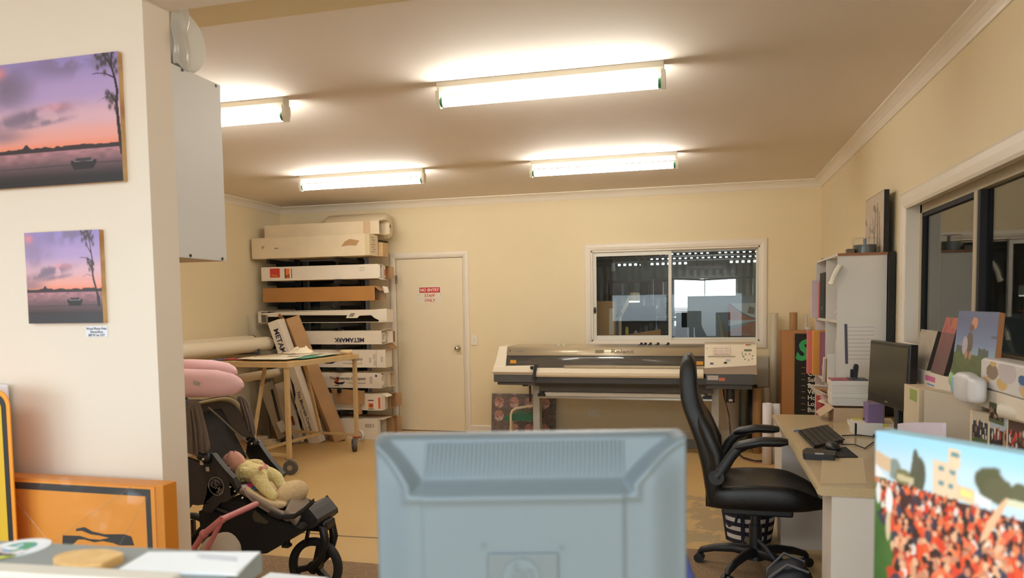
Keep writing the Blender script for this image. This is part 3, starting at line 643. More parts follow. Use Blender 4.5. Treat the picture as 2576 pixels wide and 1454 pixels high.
wobj('screen_frame', MB().obox(o_+mx*WM/2-Z*HM/2+my*.0125, mx, my, Z, WM, .025, HM), hp, t, bevel=.004)
wobj('screen', MB().obox(o_+mx*WM/2-Z*HM/2+my*.0252, mx, my, Z, WM-.03, .001, HM-.04), mat('dark screen', '0e0f10', .25, var=0), t)
vg = MB()
for i in range(46):
    f = i/45; xx = .0675+(.249)*f
    p = o_+mx*xx-Z*.008-my*.0145; p2 = o_+mx*(xx-.0035*(1-f)+.0)-Z*.0515-my*.0225
    vg.tube([p, p2], .0025, 6)
wobj('vent_grille', vg, hp, t)
for f, zz in ((.268, .131), (.456, .135)):
    pc = o_+mx*(WM*(1215-948)/772 if f < .3 else WM*(1403-948)/772)-Z*zz; pc = pc-my*.049
    wobj('screw', MB().cyl(pc, pc-my*.0022, .0032, n=14), hp_d, t)
pc = o_+mx*(WM*(1310-948)/772)-Z*.200-my*.0515
wobj('badge_plate', MB().obox(pc, mx, my, Z, .088, .004, .118), hp_d, t, bevel=.003)
pc = o_+mx*(WM*(1305-948)/772)-Z*.169-my*.0545
wobj('logo_disc', MB().cyl(pc+my*.001, pc-my*.0006, .0225, n=40), hp, t)
wtext('logo', 'hp', .034, pc-my*.0012+Z*.003, mx, Z, hp_d, t, ex=.0006, shear=.28, sx=.85, bold=.0004)
st = MB().cyl((0, 0, .012), (0, 0, .3), .022, n=20); st = MB(); cpt = o_+mx*WM/2+my*.01
st.obox((cpt.x, cpt.y, .90), mx, my, Z, .09, .03, .28); st.obox((cpt.x, cpt.y, .748), mx, my, Z, .24, .19, .016)
wobj('stand', st, hp, t, bevel=.004)
q = at(750, 1446, Y=1.16)
t = empty('document_tray', (q.x, 1.1, .74), 'white tray edge at the bottom between the counter and the grey monitor', 'tray')
wobj('tray', MB().box(at(676, 1448, Y=1.16).x, .98, .74, at(826, 1448, Y=1.16).x, 1.17, q.z-.004), white_m, t, bevel=.003)
wobj('paper', MB().box(at(680, 1448, Y=1.16).x, .985, q.z-.004, at(822, 1448, Y=1.16).x, 1.16, q.z), paper, t)
p0, p1 = at(1716, 1368, Y=1.25), at(1742, 1454, Y=1.25)
t = tag(obj('blue_folder', MB().prism([(p0.x-.09, .742), (p1.x+.13, .742), (p1.x, p1.z), (p0.x, p0.z), (p0.x-.09, p0.z)], (0, 1.25, 0), X, Z, Y*.03), mat('blue plastic', '2c3f86', .45, var=.03), bevel=.003), 'blue folder edge showing beside the grey monitor', 'folder')
# crowd photo on a block canvas
A = at(2204, 1083, D=1.12); d = at(2576, 1172, D=.93)-A; d.z = 0; d.normalize(); n = d.cross(Z)   # n faces the viewer
if n.dot(A-CO) > 0: n = -n
t = empty('canvas_print', (A.x+.1, A.y-.1, .74), 'large block canvas of a red and orange crowd under blue sky, nearest on the right', 'canvas')
WC, HC = .40, A.z-.742
VIS = (at(2576, 1172, D=.93)-A).length
def crowd(u, v):
    r = random.Random(11); n1, n2, n3 = fbm(9, 4), fbm(26, 3), fbm(20, 4)
    U_ = u*WC/VIS; W = (1-v)*HC/.224       # one visible width, one visible height, measured down from the top edge
    c = mixc(C3(u, 'a6d8f2'), C3(u, 'c9dfee'), sst(.02, .2, W)); hz = .31+.07*U_
    def tree(x, y, rx, ry, co):
        nonlocal c
        k = 1-np.hypot((U_-x)/rx, (W-y)/ry)+.5*(n2(u, v)-.5); c = mixc(c, C3(u, co), sst(0, .22, k))
    for q in ((.15, .24, .06, .09, '8a948e'), (.21, .28, .07, .06, '7f7a55'), (.33, .24, .06, .15, '5c5a48'), (.31, .15, .03, .09, '5f5f50'), (.80, .19, .10, .11, '5f5e44'), (.86, .24, .10, .09, '66634a'), (.99, .22, .07, .06, '67664c'), (1.15, .2, .1, .1, '67664c')): tree(*q)
    def rect(x0, x1, y0, y1, co, sl=.10):
        nonlocal c
        w = W-sl*(U_-x0); c = mixc(c, C3(u, co), ((U_ > x0) & (U_ < x1) & (w > y0) & (w < y1))*1.)
    rect(.0, .12, .13, .23, 'd9b895', .35); rect(.17, .30, .26, .30, 'cbbb96'); rect(.0, .13, .22, .31, 'eeeaea', .9)
    rect(.435, .60, .12, .36, 'e8ccae'); rect(.535, .615, .03, .14, 'eccfae'); rect(.60, .72, .25, .34, 'e6c9a2'); rect(.62, .70, .27, .31, 'ece08a')
    for (x, y) in ((.555, .055), (.575, .055), (.475, .155), (.55, .165), (.475, .245), (.54, .255)): rect(x, x+.035, y, y+.028, '6f9298')
    rect(.71, .82, .27, .33, 'e4e4e6', .3); rect(.90, 1.2, .27, .31, 'dcd8bc', .0)
    g = mixc(C3(u, '5a7a40'), C3(u, '3c5c2a'), n1(u, v)); g = mixc(g, mixc(C3(u, '6a3a30'), C3(u, '2f2a2c'), n2(u, v)), sst(.13, .20, U_-.06*n1(u, v)+.12*(W < .55))); c = np.where((W > hz)[..., None], g, c)
    pal = ['e5532f', 'f07048', 'd8442f', 'f0895c', '33292a', '454050', 'e0663f', 'f2bd96', 'e4674c', '7c3328', 'efe4dc', '3c4156', 'f07a50', 'e85a3c']
    for (a_, b_, k_, c2, j) in sorted([(r.random(), r.random(), r.random(), r.random(), r.random()) for _ in range(1500)], key=lambda p: p[1]**1.15):
        y = .33+1.9*b_**1.3; x = a_*1.5; s_ = .011+.046*min(1, (y-.33)*1.15)
        if x < .05+.1*k_ and y > .45: continue
        if x < .16 and y > .62: continue
        co = pal[int(c2*len(pal))]; an = (k_-.5)*1.2; du, dw = U_-x, W-(y+.05*x); p_, q_ = du*math.cos(an)+dw*math.sin(an), -du*math.sin(an)+dw*math.cos(an)
        m_ = (p_/s_)**2+(q_/(s_*2.1))**2 < 1
        if m_.any(): c[m_] = c[m_]*.1+np.array(h2(co))*.9
        if j < .55:
            m_ = (du/(s_*.55))**2+((dw+s_*2.2)/(s_*.7))**2 < 1
            if m_.any(): c[m_] = np.array(h2(('d79a76', 'c8866a', '40302a', 'e6b08c')[int(j/.55*4)]))
    for (x, y, w, h, co) in ((.115, .46, .03, .10, 'f0ecea'), (.11, .63, .02, .11, 'd8bf9c'), (.60, .97, .05, .05, 'f0cdb0'), (.62, 1.08, .03, .14, 'dfe0ea'), (.03, .42, .02, .08, 'e9e4e4')): c = mixc(c, C3(u, co), sst(1.1, .8, np.hypot((U_-x)/w, (W-y)/h)))
    c = mixc(c, C3(u, 'e9b994'), sst(1.15, .85, np.hypot((U_-.83+.5*(W-.42))/.025, (W-.42)/.15)))
    return c
zb = .742
blk = mat('pale blue canvas edge', 'a9d3e6', .6, var=.03)
wobj('canvas_block', MB().hexa([A+V((0,0,zb-A.z)), A+d*WC+V((0,0,zb-A.z)), A+d*WC-n*.035+V((0,0,zb-A.z)), A-n*.035+V((0,0,zb-A.z))], [A, A+d*WC, A+d*WC-n*.035, A-n*.035]), blk, t, bevel=.002)
wobj('canvas_side', MB().hexa([A+V((0,0,zb-A.z))-d*.0006+n*0, A+V((0,0,zb-A.z)), A-n*.034+V((0,0,zb-A.z)), A-n*.034+V((0,0,zb-A.z))-d*.0006], [A-d*.0006-Z*.01, A-Z*.01, A-n*.034-Z*.01, A-n*.034-d*.0006-Z*.01]), mat('cream canvas side', 'd9d3c4', .6, var=.03), t)
wpaint('photo_print', crowd, A+n*.0008+V((0,0,zb-A.z)), d, Z, WC, HC, 300, 330, t, .35)
# ================================================================== rack of long cartons in the back left corner
rack_m = mat('black powder coated steel', '131315', .5, var=.05)
t = empty('carton_rack', (-4.35, 7.9, 0), 'black steel rack with wall arms carrying the long cartons beside the door', 'rack')
LV = [2.035, 1.79, 1.545, 1.305, 1.06, .80, .568, .318]
for x in (-4.79, -3.95):
    wobj('upright', MB().box(x-.024, 8.03, 0, x+.024, 8.10, 2.12), rack_m, t)
    for z in LV:
        wobj('arm', MB().box(x-.02, 7.44, z-.045, x+.02, 8.03, z).box(x-.235, 7.98, z-.075 if x < -4.5 else z-.085, x-.02, 8.03, z-.005), rack_m, t)
def carton(label, x0, x1, y0, y1, z0, z1, m, open_end=True, flaps=(), name='cardboard_box', group='long cartons on the rack', tape=False, side=None, inside=None):
    """long carton lying along X, its right end towards the door; open ends show the inside"""
    t = empty(name, ((x0+x1)/2, (y0+y1)/2, z0), label, 'box', group); w = .005; b = MB()
    b.box(x0, y0, z0, x1, y0+w, z1); b.box(x0, y1-w, z0, x1, y1, z1); b.box(x0, y0+w, z0, x1, y1-w, z0+w); b.box(x0, y0+w, z1-w, x1, y1-w, z1); b.box(x0, y0+w, z0+w, x0+w, y1-w, z1-w)
    if not open_end: b.box(x1-w, y0+w, z0+w, x1, y1-w, z1-w)
    wobj('body', b, m, t)
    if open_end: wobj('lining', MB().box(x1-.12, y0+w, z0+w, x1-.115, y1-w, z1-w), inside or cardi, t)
    for f in flaps:   # (edge, length, angle from closed plane outward)
        e, L, a = f; s, c = math.sin(a), math.cos(a)
        if e == 'top': q = [(x1, y0, z1), (x1, y1, z1), (x1+L*s, y1, z1+L*c), (x1+L*s, y0, z1+L*c)]
        elif e == 'bottom': q = [(x1, y0, z0), (x1, y1, z0), (x1+L*s, y1, z0-L*c), (x1+L*s, y0, z0-L*c)]
        elif e == 'front': q = [(x1, y0, z0+.004), (x1, y0, z1-.004), (x1+L*s, y0-L*c, z1-.012), (x1+L*s, y0-L*c, z0+.012)]
        else: q = [(x1, y1, z0+.004), (x1, y1, z1-.004), (x1+L*s, y1+L*c, z1-.012), (x1+L*s, y1+L*c, z0+.012)]
        wobj('flap', MB().add(q, [(0, 1, 2, 3)]), side or m, t, solid=.004)
    return t
def mark(t, name, m, x0, x1, z0, z1, y, d=.0012): return wobj(name, MB().box(x0, y-d, z0, x1, y, z1), m, t)
YF = 7.5
tA = carton('topmost cream carton of the rack, its dark end open', -4.88, -3.45, 7.53, 7.69, 2.284, 2.43, cbox, flaps=(('top', .05, 1.4), ('back', .05, 1.2)))
mark(tA, 'tape', mat('tan tape', 'c6a887', .35, var=.02), -3.64, -3.555, 2.2845, 2.4295, 7.53)
tB = carton('largest cream carton, directly under the topmost one, with torn marks', -4.98, -3.52, 7.42, 7.64, 2.045, 2.278, cbox, open_end=False)
mark(tB, 'end_cap', mat('aged cream cardboard', 'cdb98f', .85, var=.06), -3.57, -3.516, 2.047, 2.276, 7.4185)
for (pp, c) in (([(858, 620), (880, 617), (896, 618), (904, 605), (880, 601), (868, 607)], cardb), ([(657, 622), (666, 617), (660, 628)], cardb), ([(690, 624), (700, 623), (700, 626), (690, 627)], grey_i)):
    q = [at(x, y, Y=7.4185) for x, y in pp]; wobj('torn_patch', MB().prism([(p.x, p.z) for p in q], (0, 7.4185, 0), X, Z, Y*.001), c, tB)
for i in range(7):
    z = 2.24-.026*i; wobj('scribble', MB().box(-3.5162, 7.46+.02*(i % 3), z, -3.515, 7.53+.03*(i % 2), z+.006), grey_i, tB)
carton('small stained cream carton behind the end of the largest carton', -4.6, -3.47, 7.66, 7.80, 2.045, 2.20, mat('stained cardboard', 'c9a878', .85, var=.12, scale=14), open_end=False)
tC = carton('white carton with a red label and an orange label', -4.92, -3.467, YF, 7.66, 1.795, 1.952, wbox, flaps=(('bottom', .04, 1.2), ('front', .03, 1.45)))
mark(tC, 'red_label', mat('red label', 'c2352f', .35, var=.04), -4.807, -4.68, 1.832, 1.935, YF)
for i, (a, b, z) in enumerate(((.02, .055, 1.848), (.06, .10, 1.845))): mark(tC, 'label_print', mat('label gold', 'c0873a', .5), -4.807+a, -4.807+b, z, z+.016, YF-.0013)
mark(tC, 'orange_label', orange_i, -4.605, -4.555, 1.818, 1.93, YF)
mark(tC, 'label_bar', ink, -4.618, -4.606, 1.818, 1.93, YF); mark(tC, 'label_bar', ink, -4.534, -4.526, 1.82, 1.928, YF)
wtext('label_digit', 'e2', .05, (-4.579, YF-.002, 1.846), X, Z, ink, tC, bold=.001)
for i in range(9):
    x = -3.68+.008*(i % 5)*1.8; z = 1.905-.028*(i//5)+.003*(i % 2); mark(tC, 'pen_mark', grey_i, x, x+.004, z, z+.017, YF)
tC2 = carton('brown carton end with an orange sticker, behind the red labelled white carton', -4.7, -3.475, 7.68, 7.84, 1.795, 1.945, cardb, flaps=(('back', .05, 1.2),))
wobj('sticker', MB().box(-3.474, 7.685, 1.805, -3.472, 7.72, 1.94), wbox, tC2); wobj('sticker', MB().box(-3.472, 7.69, 1.83, -3.4705, 7.715, 1.90), mat('red orange sticker', 'cf5a35', .6), tC2)
tD = carton('plain brown carton lying between the two upper white cartons', -4.91, -3.52, YF, 7.66, 1.55, 1.712, mat('warm brown cardboard', 'a9773f', .85, var=.06, scale=3), flaps=(('top', .09, 2.2), ('front', .012, 1.5), ('back', .07, 1.3)), side=cardb)
wobj('clear_sleeve', MB().cyl((-3.6, 7.58, 1.63), (-3.44, 7.58, 1.63), .06, n=24), clear_m, tD)
wobj('torn_flap', MB().add([(-3.46, 7.60, 1.71), (-3.41, 7.63, 1.70), (-3.40, 7.64, 1.64), (-3.45, 7.62, 1.63)], [(0, 1, 2, 3)]), wbox, tD, solid=.003)
# E: front face torn open
tE = empty('cardboard_box', (-4.2, 7.5, 1.31), 'white carton torn open along its front, dark inside, above the upside-down lettering', 'box', 'long cartons on the rack')
b = MB(); b.box(-4.97, 7.64, 1.31, -3.36, 7.645, 1.45); b.box(-4.97, 7.48, 1.31, -3.36, 7.64, 1.315); b.box(-4.97, 7.48, 1.445, -3.36, 7.64, 1.45); b.box(-4.97, 7.48, 1.31, -4.93, 7.485, 1.45)
b.box(-3.46, 7.48, 1.315, -3.36, 7.486, 1.445); b.box(-3.365, 7.486, 1.315, -3.36, 7.64, 1.445); wobj('body', b, wbox, tE)
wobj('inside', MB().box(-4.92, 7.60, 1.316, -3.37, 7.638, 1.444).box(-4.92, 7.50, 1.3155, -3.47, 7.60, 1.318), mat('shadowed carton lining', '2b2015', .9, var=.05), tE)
def strip(n_, pts, m_=wbox):
    q = [at(x, y, Y=7.474) for x, y in pts]; wobj(n_, MB().prism([(p.x, p.z) for p in q], (0, 7.474, 0), X, Z, Y*.004), m_, tE)
strip('torn_edge', [(645, 790), (700, 785), (935, 779), (972, 776), (973, 808), (955, 806), (942, 800), (934, 793), (904, 794), (898, 800), (870, 800), (874, 793), (704, 793), (700, 797), (672, 797), (675, 793)])
for a in ((845, 868, 775.5, .9), (876, 900, 795, 0)): pass
wobj('tape', MB().prism([(0, 0), (.06, .0), (.085, .04), (.03, .04)], (at(876, 799, Y=7.47).x, 7.4735, at(876, 797, Y=7.47).z), X, Z, Y*.0005), grey_i, tE)
tag(obj('tape_dispenser', MB().box(-4.22, 7.52, 1.45, -4.02, 7.56, 1.468).prism([(-.07, 0), (.07, 0), (.05, .022), (.02, .03), (-.03, .03), (-.055, .018)], (-4.12, 7.52, 1.468), X, Z, Y*.04), black_p, bevel=.003), 'black gadget lying on top of the torn open carton', 'dispenser')
tF = carton('white carton with upside-down navy capital lettering', -4.6, -3.44, YF, 7.66, 1.065, 1.215, wbox, flaps=(('top', .05, 1.2), ('back', .06, 1.0)), side=wbox)
q = at(879, 855, Y=YF); wtext('lettering', 'METAMARK', .068, (q.x, YF-.002, q.z), -X, -Z, navy, tF, bold=.0018, sx=1.02)
wobj('roll_end', MB().ring((-3.52, 7.58, 1.135), (-3.445, 7.58, 1.135), .06, .038), wbox, tF)
carton('brown carton end beside the upside-down lettered carton', -4.5, -3.47, 7.68, 7.84, 1.065, 1.21, cardb, flaps=(('back', .04, 1.2), ('bottom', .10, .9)))
def company(t, px, py, hgt, arc=True):
    q = at(px, py, Y=YF); wtext('lettering', 'The Materials Company', hgt, (q.x, YF-.002, q.z), X, Z, mat('dark slate ink', '3a3540', .6, var=0), t, align='RIGHT', bold=.0004)
    q = at(px, py+11, Y=YF); wtext('web_lettering', 'www.metamark.co.uk', hgt*.55, (q.x, YF-.002, q.z), X, Z, grey_i, t, align='RIGHT')
def swoosh(t, pts, o=None):
    q = [at(x, y, Y=YF-.001) for x, y in pts]; wobj('swoosh', MB().prism([(p.x, p.z) for p in q], (0, YF-.0012, 0), X, Z, Y*.001), navy, t)
tG = carton('tall white carton below the upside-down lettering, grey company lettering and swoosh', -4.55, -3.40, YF, 7.68, .805, 1.0, wbox, open_end=False, flaps=(('top', .06, 1.3),), side=cardb)
company(tG, 912, 903, .05); swoosh(tG, [(800, 906), (815, 908), (830, 911), (847, 909), (836, 915), (820, 915), (806, 911)])
for (x, z) in ((-3.60, .86), (-3.55, .90), (-3.545, .83), (-3.46, .87)):
    for k in range(5): mark(tG, 'small_print', grey_i, x+.005*(k % 2), x+.03, z+.012*k, z+.012*k+.005, YF)
mark(tG, 'seam', grey_i, -3.512, -3.508, .806, .999, YF)
tH = carton('white carton with full company lettering, dark swoosh and open end', -4.5, -3.47, YF, 7.66, .573, .741, wbox, flaps=(('front', .02, 1.5),))
company(tH, 920, 952.5, .046); swoosh(tH, [(838, 960), (852, 962), (869, 960), (862, 967), (848, 967)])
mark(tH, 'orange_label', orange_i, -4.03, -3.975, .62, .69, YF); mark(tH, 'label_bar', navy, -4.03, -3.975, .595, .602, YF)
wtext('label_digit', 'e2', .04, (-4.0, YF-.002, .655), X, Z, navy, tH, bold=.001)
for k in range(5): mark(tH, 'small_print', grey_i, -3.60+.006*(k % 2), -3.565, .63+.016*k, .636+.016*k, YF)
wobj('sticker', MB().box(-3.53, YF-.001, .70, -3.505, YF, .725), mat('violet sticker', '5d3f87', .6), tH)
wobj('roll_end', MB().ring((-3.55, 7.58, .655), (-3.475, 7.58, .655), .065, .04), wbox, tH)
carton('cream carton end beside the full company lettering', -4.4, -3.43, 7.68, 7.84, .573, .735, cbox, inside=cardb)
tI = carton('white carton with orange label, a brown cardboard sheet against its left', -4.4, -3.46, YF, 7.66, .324, .506, wbox, flaps=(('top', .07, 2.0), ('front', .05, 1.3)))
mark(tI, 'orange_label', orange_i, -3.62, -3.56, .352, .405, YF); mark(tI, 'label_bar', mat('dark red ink', '7a2a24', .6), -3.625, -3.555, .43, .442, YF); mark(tI, 'label_bar', ink, -3.62, -3.555, .335, .343, YF)
wtext('label_digit', 'e2', .04, (-3.585, YF-.002, .38), X, Z, navy, tI, bold=.001)
mark(tI, 'red_label', mat('orange red label', 'cf5a35', .6), -3.50, -3.475, .345, .47, YF)
carton('brown carton end beside the lower orange labelled carton', -4.4, -3.43, 7.68, 7.84, .324, .49, cardb, flaps=(('back', .06, 1.3),))
q = [at(x, y, Y=7.47) for x, y in ((832, 977), (917, 983), (917, 1018), (905, 1017), (912, 1040), (897, 1046), (890, 1016), (845, 1015))]
tag(obj('cardboard_sheet', MB().prism([(p.x, p.z) for p in q], (0, 7.47, 0), X, Z, Y*.006), cardb), 'loose bent brown cardboard sheet in front of the lower orange labelled carton', 'cardboard')
tJ = carton('lowest white carton of the rack, standing on the floor with a pale barcode', -4.45, -3.50, YF-.02, 7.7, 0, .225, wbox, flaps=(('top', .07, 1.5), ('front', .03, 1.3)))
mark(tJ, 'barcode', mat('pale barcode print', 'b3a590', .7, var=.2, scale=80), -3.66, -3.575, .13, .175, YF-.02); mark(tJ, 'barcode', MATS['pale barcode print'], -3.565, -3.55, .135, .175, YF-.02)
carton('brown open carton on the floor at the door end of the rack', -4.3, -3.44, 7.71, 7.87, 0, .22, cardb, flaps=(('back', .05, 1.2), ('front', .04, 1.3)))
# bubble wrap roll on top
bw = MB(); rollend(bw, -4.25, -3.47, 7.86, 2.40, .15, 36, .05)
t = empty('bubble_wrap_roll', (-3.9, 7.86, 2.2), 'pale bubble wrap roll lying behind the topmost carton', 'roll'); wobj('wrap', bw, mat('milky wrap', 'd8c6a6', .35, var=.03), t)
wobj('core', MB().cyl((-3.469, 7.86, 2.40), (-3.466, 7.86, 2.40), .022, n=20), cardi, t)
wobj('wall_bracket', MB().box(-4.15, 7.72, 2.235, -4.1, 8.1, 2.247).box(-3.65, 7.72, 2.235, -3.6, 8.1, 2.247), rack_m, t)
# ================================================================== leaning cartons, boards
def lean(name, label, cat, pb, pt, w, d, m, Yb, Yt, tw=0., group=None):
    """long carton leaning: bottom and top middle pixels with their distances; tw turns it about its own axis"""
    b, tp = at(*pb, Y=Yb), at(*pt, Y=Yt); a = (tp-b).normalized(); wv = Y.cross(a).normalized(); dv = a.cross(wv).normalized()
    if dv.y < 0: dv = -dv
    c, s = math.cos(tw), math.sin(tw); w2, d2 = wv*c+dv*s, dv*c-wv*s
    t = empty(name, b, label, cat, group); L = (tp-b).length
    wobj('body', MB().obox((b+tp)/2+d2*d/2, w2, d2, a, w, d, L), m, t, bevel=.002)
    return t, b, tp, a, w2, d2, L
t, b, tp, a, w2, d2, L = lean('leaning_carton', 'white long carton leaning with navy capital lettering near its top', 'box', (792, 1117), (686, 808), .135, .13, wbox, 7.16, 7.10, group='cartons leaning at the rack')
fn_ = lambda f, s: b+a*(L*f)+w2*s-d2*.001
wtext('lettering', 'METAMARK', .085, fn_(.78, .0), -a, w2 if (-a).cross(w2).dot(d2) < 0 else -w2, navy, t, bold=.002, align='CENTER')
ay_ = w2 if (-a).cross(w2).dot(d2) < 0 else -w2
wtext('lettering', 'The Materials Company', .052, fn_(.25, .012), -a, ay_, MATS['dark slate ink'], t, bold=.0005)
wtext('web_lettering', 'www.metamark.co.uk', .028, fn_(.2, -.035), -a, ay_, grey_i, t)
sm = [(-.16, .0), (-.08, -.012), (.02, -.03), (.12, -.045), (.04, -.005), (-.06, .012)]
wobj('swoosh', MB().prism([(p[0], p[1]) for p in sm], fn_(.44, -.02), -a, ay_, -d2*.001), navy, t)
t, b, tp, a, w2, d2, L = lean('leaning_carton', 'brown long carton leaning right of the navy lettered one, open flap at its top', 'box', (838, 1116), (716, 806), .15, .15, cardb, 7.30, 7.26, tw=-.75, group='cartons leaning at the rack')
for f, s, w, h, m_ in ((.56, -.0, .07, .12, paper_c), (.34, .0, .07, .12, paper_c)):
    # stickers on the left face
    fc = b+a*(L*f)-w2*.0758+d2*.075
    wobj('sticker', MB().obox(fc, d2, w2, a, w, .001, h), m_, t); wobj('sticker_band', MB().obox(fc-w2*.0006+d2*.018+a*.01, d2, w2, a, .02, .001, h*.8), mat('brown red band', '6d2f1e', .6) if f > .5 else orange_i, t)
tri = MB()
for k in range(4): 
    r_ = .052-.012*k
    for i in range(3):
        a0, a1 = math.radians(90+120*i), math.radians(210+120*i); o_ = b+a*(L*.70)-w2*.0764+d2*.075
        tri.beam(o_+d2*r_*math.cos(a0)-a*r_*math.sin(a0), o_+d2*r_*math.cos(a1)-a*r_*math.sin(a1), .003, .001, up=w2)
wobj('printed_triangles', tri, cardi, t)
wobj('flap', MB().add([tp-w2*.07+d2*.0, tp+w2*.03+d2*.0, tp+w2*.02+a*.09-d2*.03, tp-w2*.08+a*.085-d2*.03], [(0, 1, 2, 3)]), mat('flap cardboard', 'b98a5e', .85, var=.05), t, solid=.004)
lt, lb, ltp, la, lw, ld, lL = lean('leaning_carton', 'dirty white carton leaning left of the navy lettered one, dark red patch', 'box', (744, 1116), (705, 962), .15, .05, mat('greyish white cardboard', 'cfc3b2', .8, var=.05), 7.10, 7.16, group='cartons leaning at the rack')
wobj('red_patch', MB().obox(lb+la*(lL*.36)+lw*.035-ld*.0008, lw, ld, la, .03, .0016, .10), mat('dark red patch', '6e2a20', .6), lt)
lean('leaning_board', 'tall pale grey board leaning under the rolls, left of the thin black pole', 'board', (716, 1098), (668, 965), .19, .02, mat('pale grey board', 'b9ae9e', .7, var=.03), 7.1, 7.2)
lean('leaning_board', 'narrow cream board leaning behind the thin black pole, under the rolls', 'board', (735, 1100), (700, 948), .12, .02, cbox, 7.2, 7.28)
lean('leaning_board', 'dark grey board standing upright under the rolls, farthest left', 'board', (672, 1104), (655, 960), .10, .02, mat('dim grey board', '6c665d', .7, var=.03), 7.26, 7.3)
t = empty('pole_stand', at(714, 1092, Z=.02), 'thin black pole on a white foot with small wheel, under the rolls', 'stand')
p0, p1 = at(708, 1078, Y=7.05), at(684, 980, Y=7.08); wobj('pole', MB().cyl(p0, p1, .014, n=12), black_p, t)
wobj('foot', MB().beam(at(703, 1060, Y=7.04), at(716, 1086, Y=7.04), .05, .06), white_m, t, bevel=.004); c = at(713, 1105, Y=7.04); wobj('wheel', MB().cyl((c.x-.015, c.y, .03), (c.x+.015, c.y, .03), .03, n=18), black_r, t)
t = tag(obj('paper_stack', MB().box(-4.75, 6.95, 0, -4.45, 7.03, .035).box(-4.73, 6.95, .035, -4.5, 7.03, .06).box(-4.76, 6.96, .062, -4.6, 7.03, .09), paper_c), 'flat stack of white papers on the floor under the rolls', 'papers')
# ================================================================== media rolls on the left wall
t = empty('roll_holder', (-4.95, 6.0, 0), 'grey wall holder with arms under the long cream media rolls', 'holder')
for y in (3.7, 6.9):
    wobj('plate', MB().box(XL+.001, y-.03, 0, XL+.012, y+.03, 1.06), trim_m, t)
    wobj('arm', MB().box(XL+.012, y-.016, .99, -4.58, y+.016, 1.012).box(-4.594, y-.016, 1.012, -4.58, y+.016, 1.05), dgrey, t); wobj('arm', MB().box(XL+.012, y-.016, .70, -4.47, y+.016, .724), dgrey, t)
roll_m = mat('cream media roll', 'e9dcc2', .4, var=.012)
def roll(label, p0, p1, R, endm):
    p0, p1 = V(p0), V(p1); t = empty('media_roll', (p0+p1)/2, label, 'roll', 'long media rolls along the left wall'); wobj('roll', MB().cyl(p0, p1, R, n=36), roll_m, t)
    d = (p1-p0).normalized(); wobj('end_plug', MB().cyl(p1, p1+d*.012, R*1.05, n=30).cyl(p1+d*.012, p1+d*.05, R*.5, n=20), endm, t); return t
roll('front upper cream media roll with a black end plug', (-4.672, 3.4, 1.091), (-4.672, 7.2, 1.091), .078, black_p)
roll('rear upper cream media roll, next to the left wall', (-4.86, 3.4, 1.10), (-4.86, 7.16, 1.10), .085, black_p)
roll('lower thin cream media roll, passing under the trolley table', (-4.545, 3.4, .772), (-4.545, 7.22, .772), .047, white_m)
tag(obj('clear_tube', MB().cyl((-4.955, 7.34, 0), (-4.955, 7.34, 1.41), .048, n=28, caps=False), clear_m), 'clear plastic tube standing in the corner behind the media rolls', 'tube')
# ================================================================== trolley table
TZ = 1.0; TW, TL_ = .92, 1.14
tr = empty('trolley_table', (-3.935, 6.36, 0), 'angle iron trolley table with chipboard top on grey castors', 'table', rz=math.radians(-6.5))
iron = mat('beige painted angle iron', 'c2a679', .5, var=.06, scale=9); cast = mat('galvanised castor', '9c978c', .4, metal=.7, var=.05); tyre = mat('grey rubber tyre', '4c4946', .7, var=.05); redp = mat('red enamel', '9c3a30', .45, var=.05)
obj('table_top', MB().box(-TW/2, -TL_/2, TZ-.014, TW/2, TL_/2, TZ), chip, tr)
rim = MB()
for y in (-TL_/2, TL_/2-.022): rim.box(-TW/2-.004, y-.004, TZ-.048, TW/2+.004, y+.026, TZ-.002)
for x in (-TW/2, TW/2-.022): rim.box(x-.004, -TL_/2+.022, TZ-.048, x+.026, TL_/2-.022, TZ-.002)
obj('rim', rim, iron, tr, bevel=.002)
zr = .165
for sx in (-1, 1):
    for sy in (-1, 1):
        x, y = sx*(TW/2-.03), sy*(TL_/2-.03)
        obj('leg', MB().box(x-.018, y-.018, .135, x+.018, y+.018, TZ-.045), iron, tr, bevel=.002)
        w = MB().cyl((-.018, 0, 0), (.018, 0, 0), .064, n=28); cx_, cy_ = x+.03*(1 if sy < 0 else -.4), y+.028*(-1 if sx > 0 else 1)
        ang = random.uniform(-.5, .7); Rm = Matrix.Rotation(ang+math.pi/2*(1 if sx*sy < 0 else .75), 4, 'Z')
        w.v = [tuple(Rm @ V(p) + V((cx_, cy_, .064))) for p in w.v]; tw = obj('castor_wheel', w, tyre, tr, bevel=.006)
        hb = MB().cyl((-.02, 0, 0), (.02, 0, 0), .024, n=18); hb.v = [tuple(Rm @ V(p) + V((cx_, cy_, .064))) for p in hb.v]; obj('hub', hb, cast, tw)
        fk = MB().box(x-.032, y-.032, .128, x+.032, y+.032, .138)
        for s in (-.023, .023):
            o1, o2 = Rm @ V((s, 0, 0)), Rm @ V((s, 0, 0)); fk.beam(V((x, y, .13))+o1*.9, V((cx_, cy_, .064))+o2, .03, .003, up=Rm @ V((1, 0, 0)))
        obj('castor_fork', fk, cast, tr)
        if sy > 0: obj('castor_plate', MB().box(x-.03, y-.03, .138, x+.03, y+.03, .15), redp, tr)
xx, yy = TW/2-.03, TL_/2-.03
for nm, p, q in (('rail', (-xx, -yy, zr), (xx, -yy, zr)), ('rail', (-xx, yy, zr), (xx, yy, zr)), ('rail', (0, -yy, zr), (0, yy, zr)), ('brace', (0, -yy+.01, zr), (.0, -.30, TZ-.05)), ('brace', (0, yy-.01, zr), (.0, .28, TZ-.05))):
    obj(nm, MB().beam(p, q, .028, .026), iron, tr, bevel=.002)
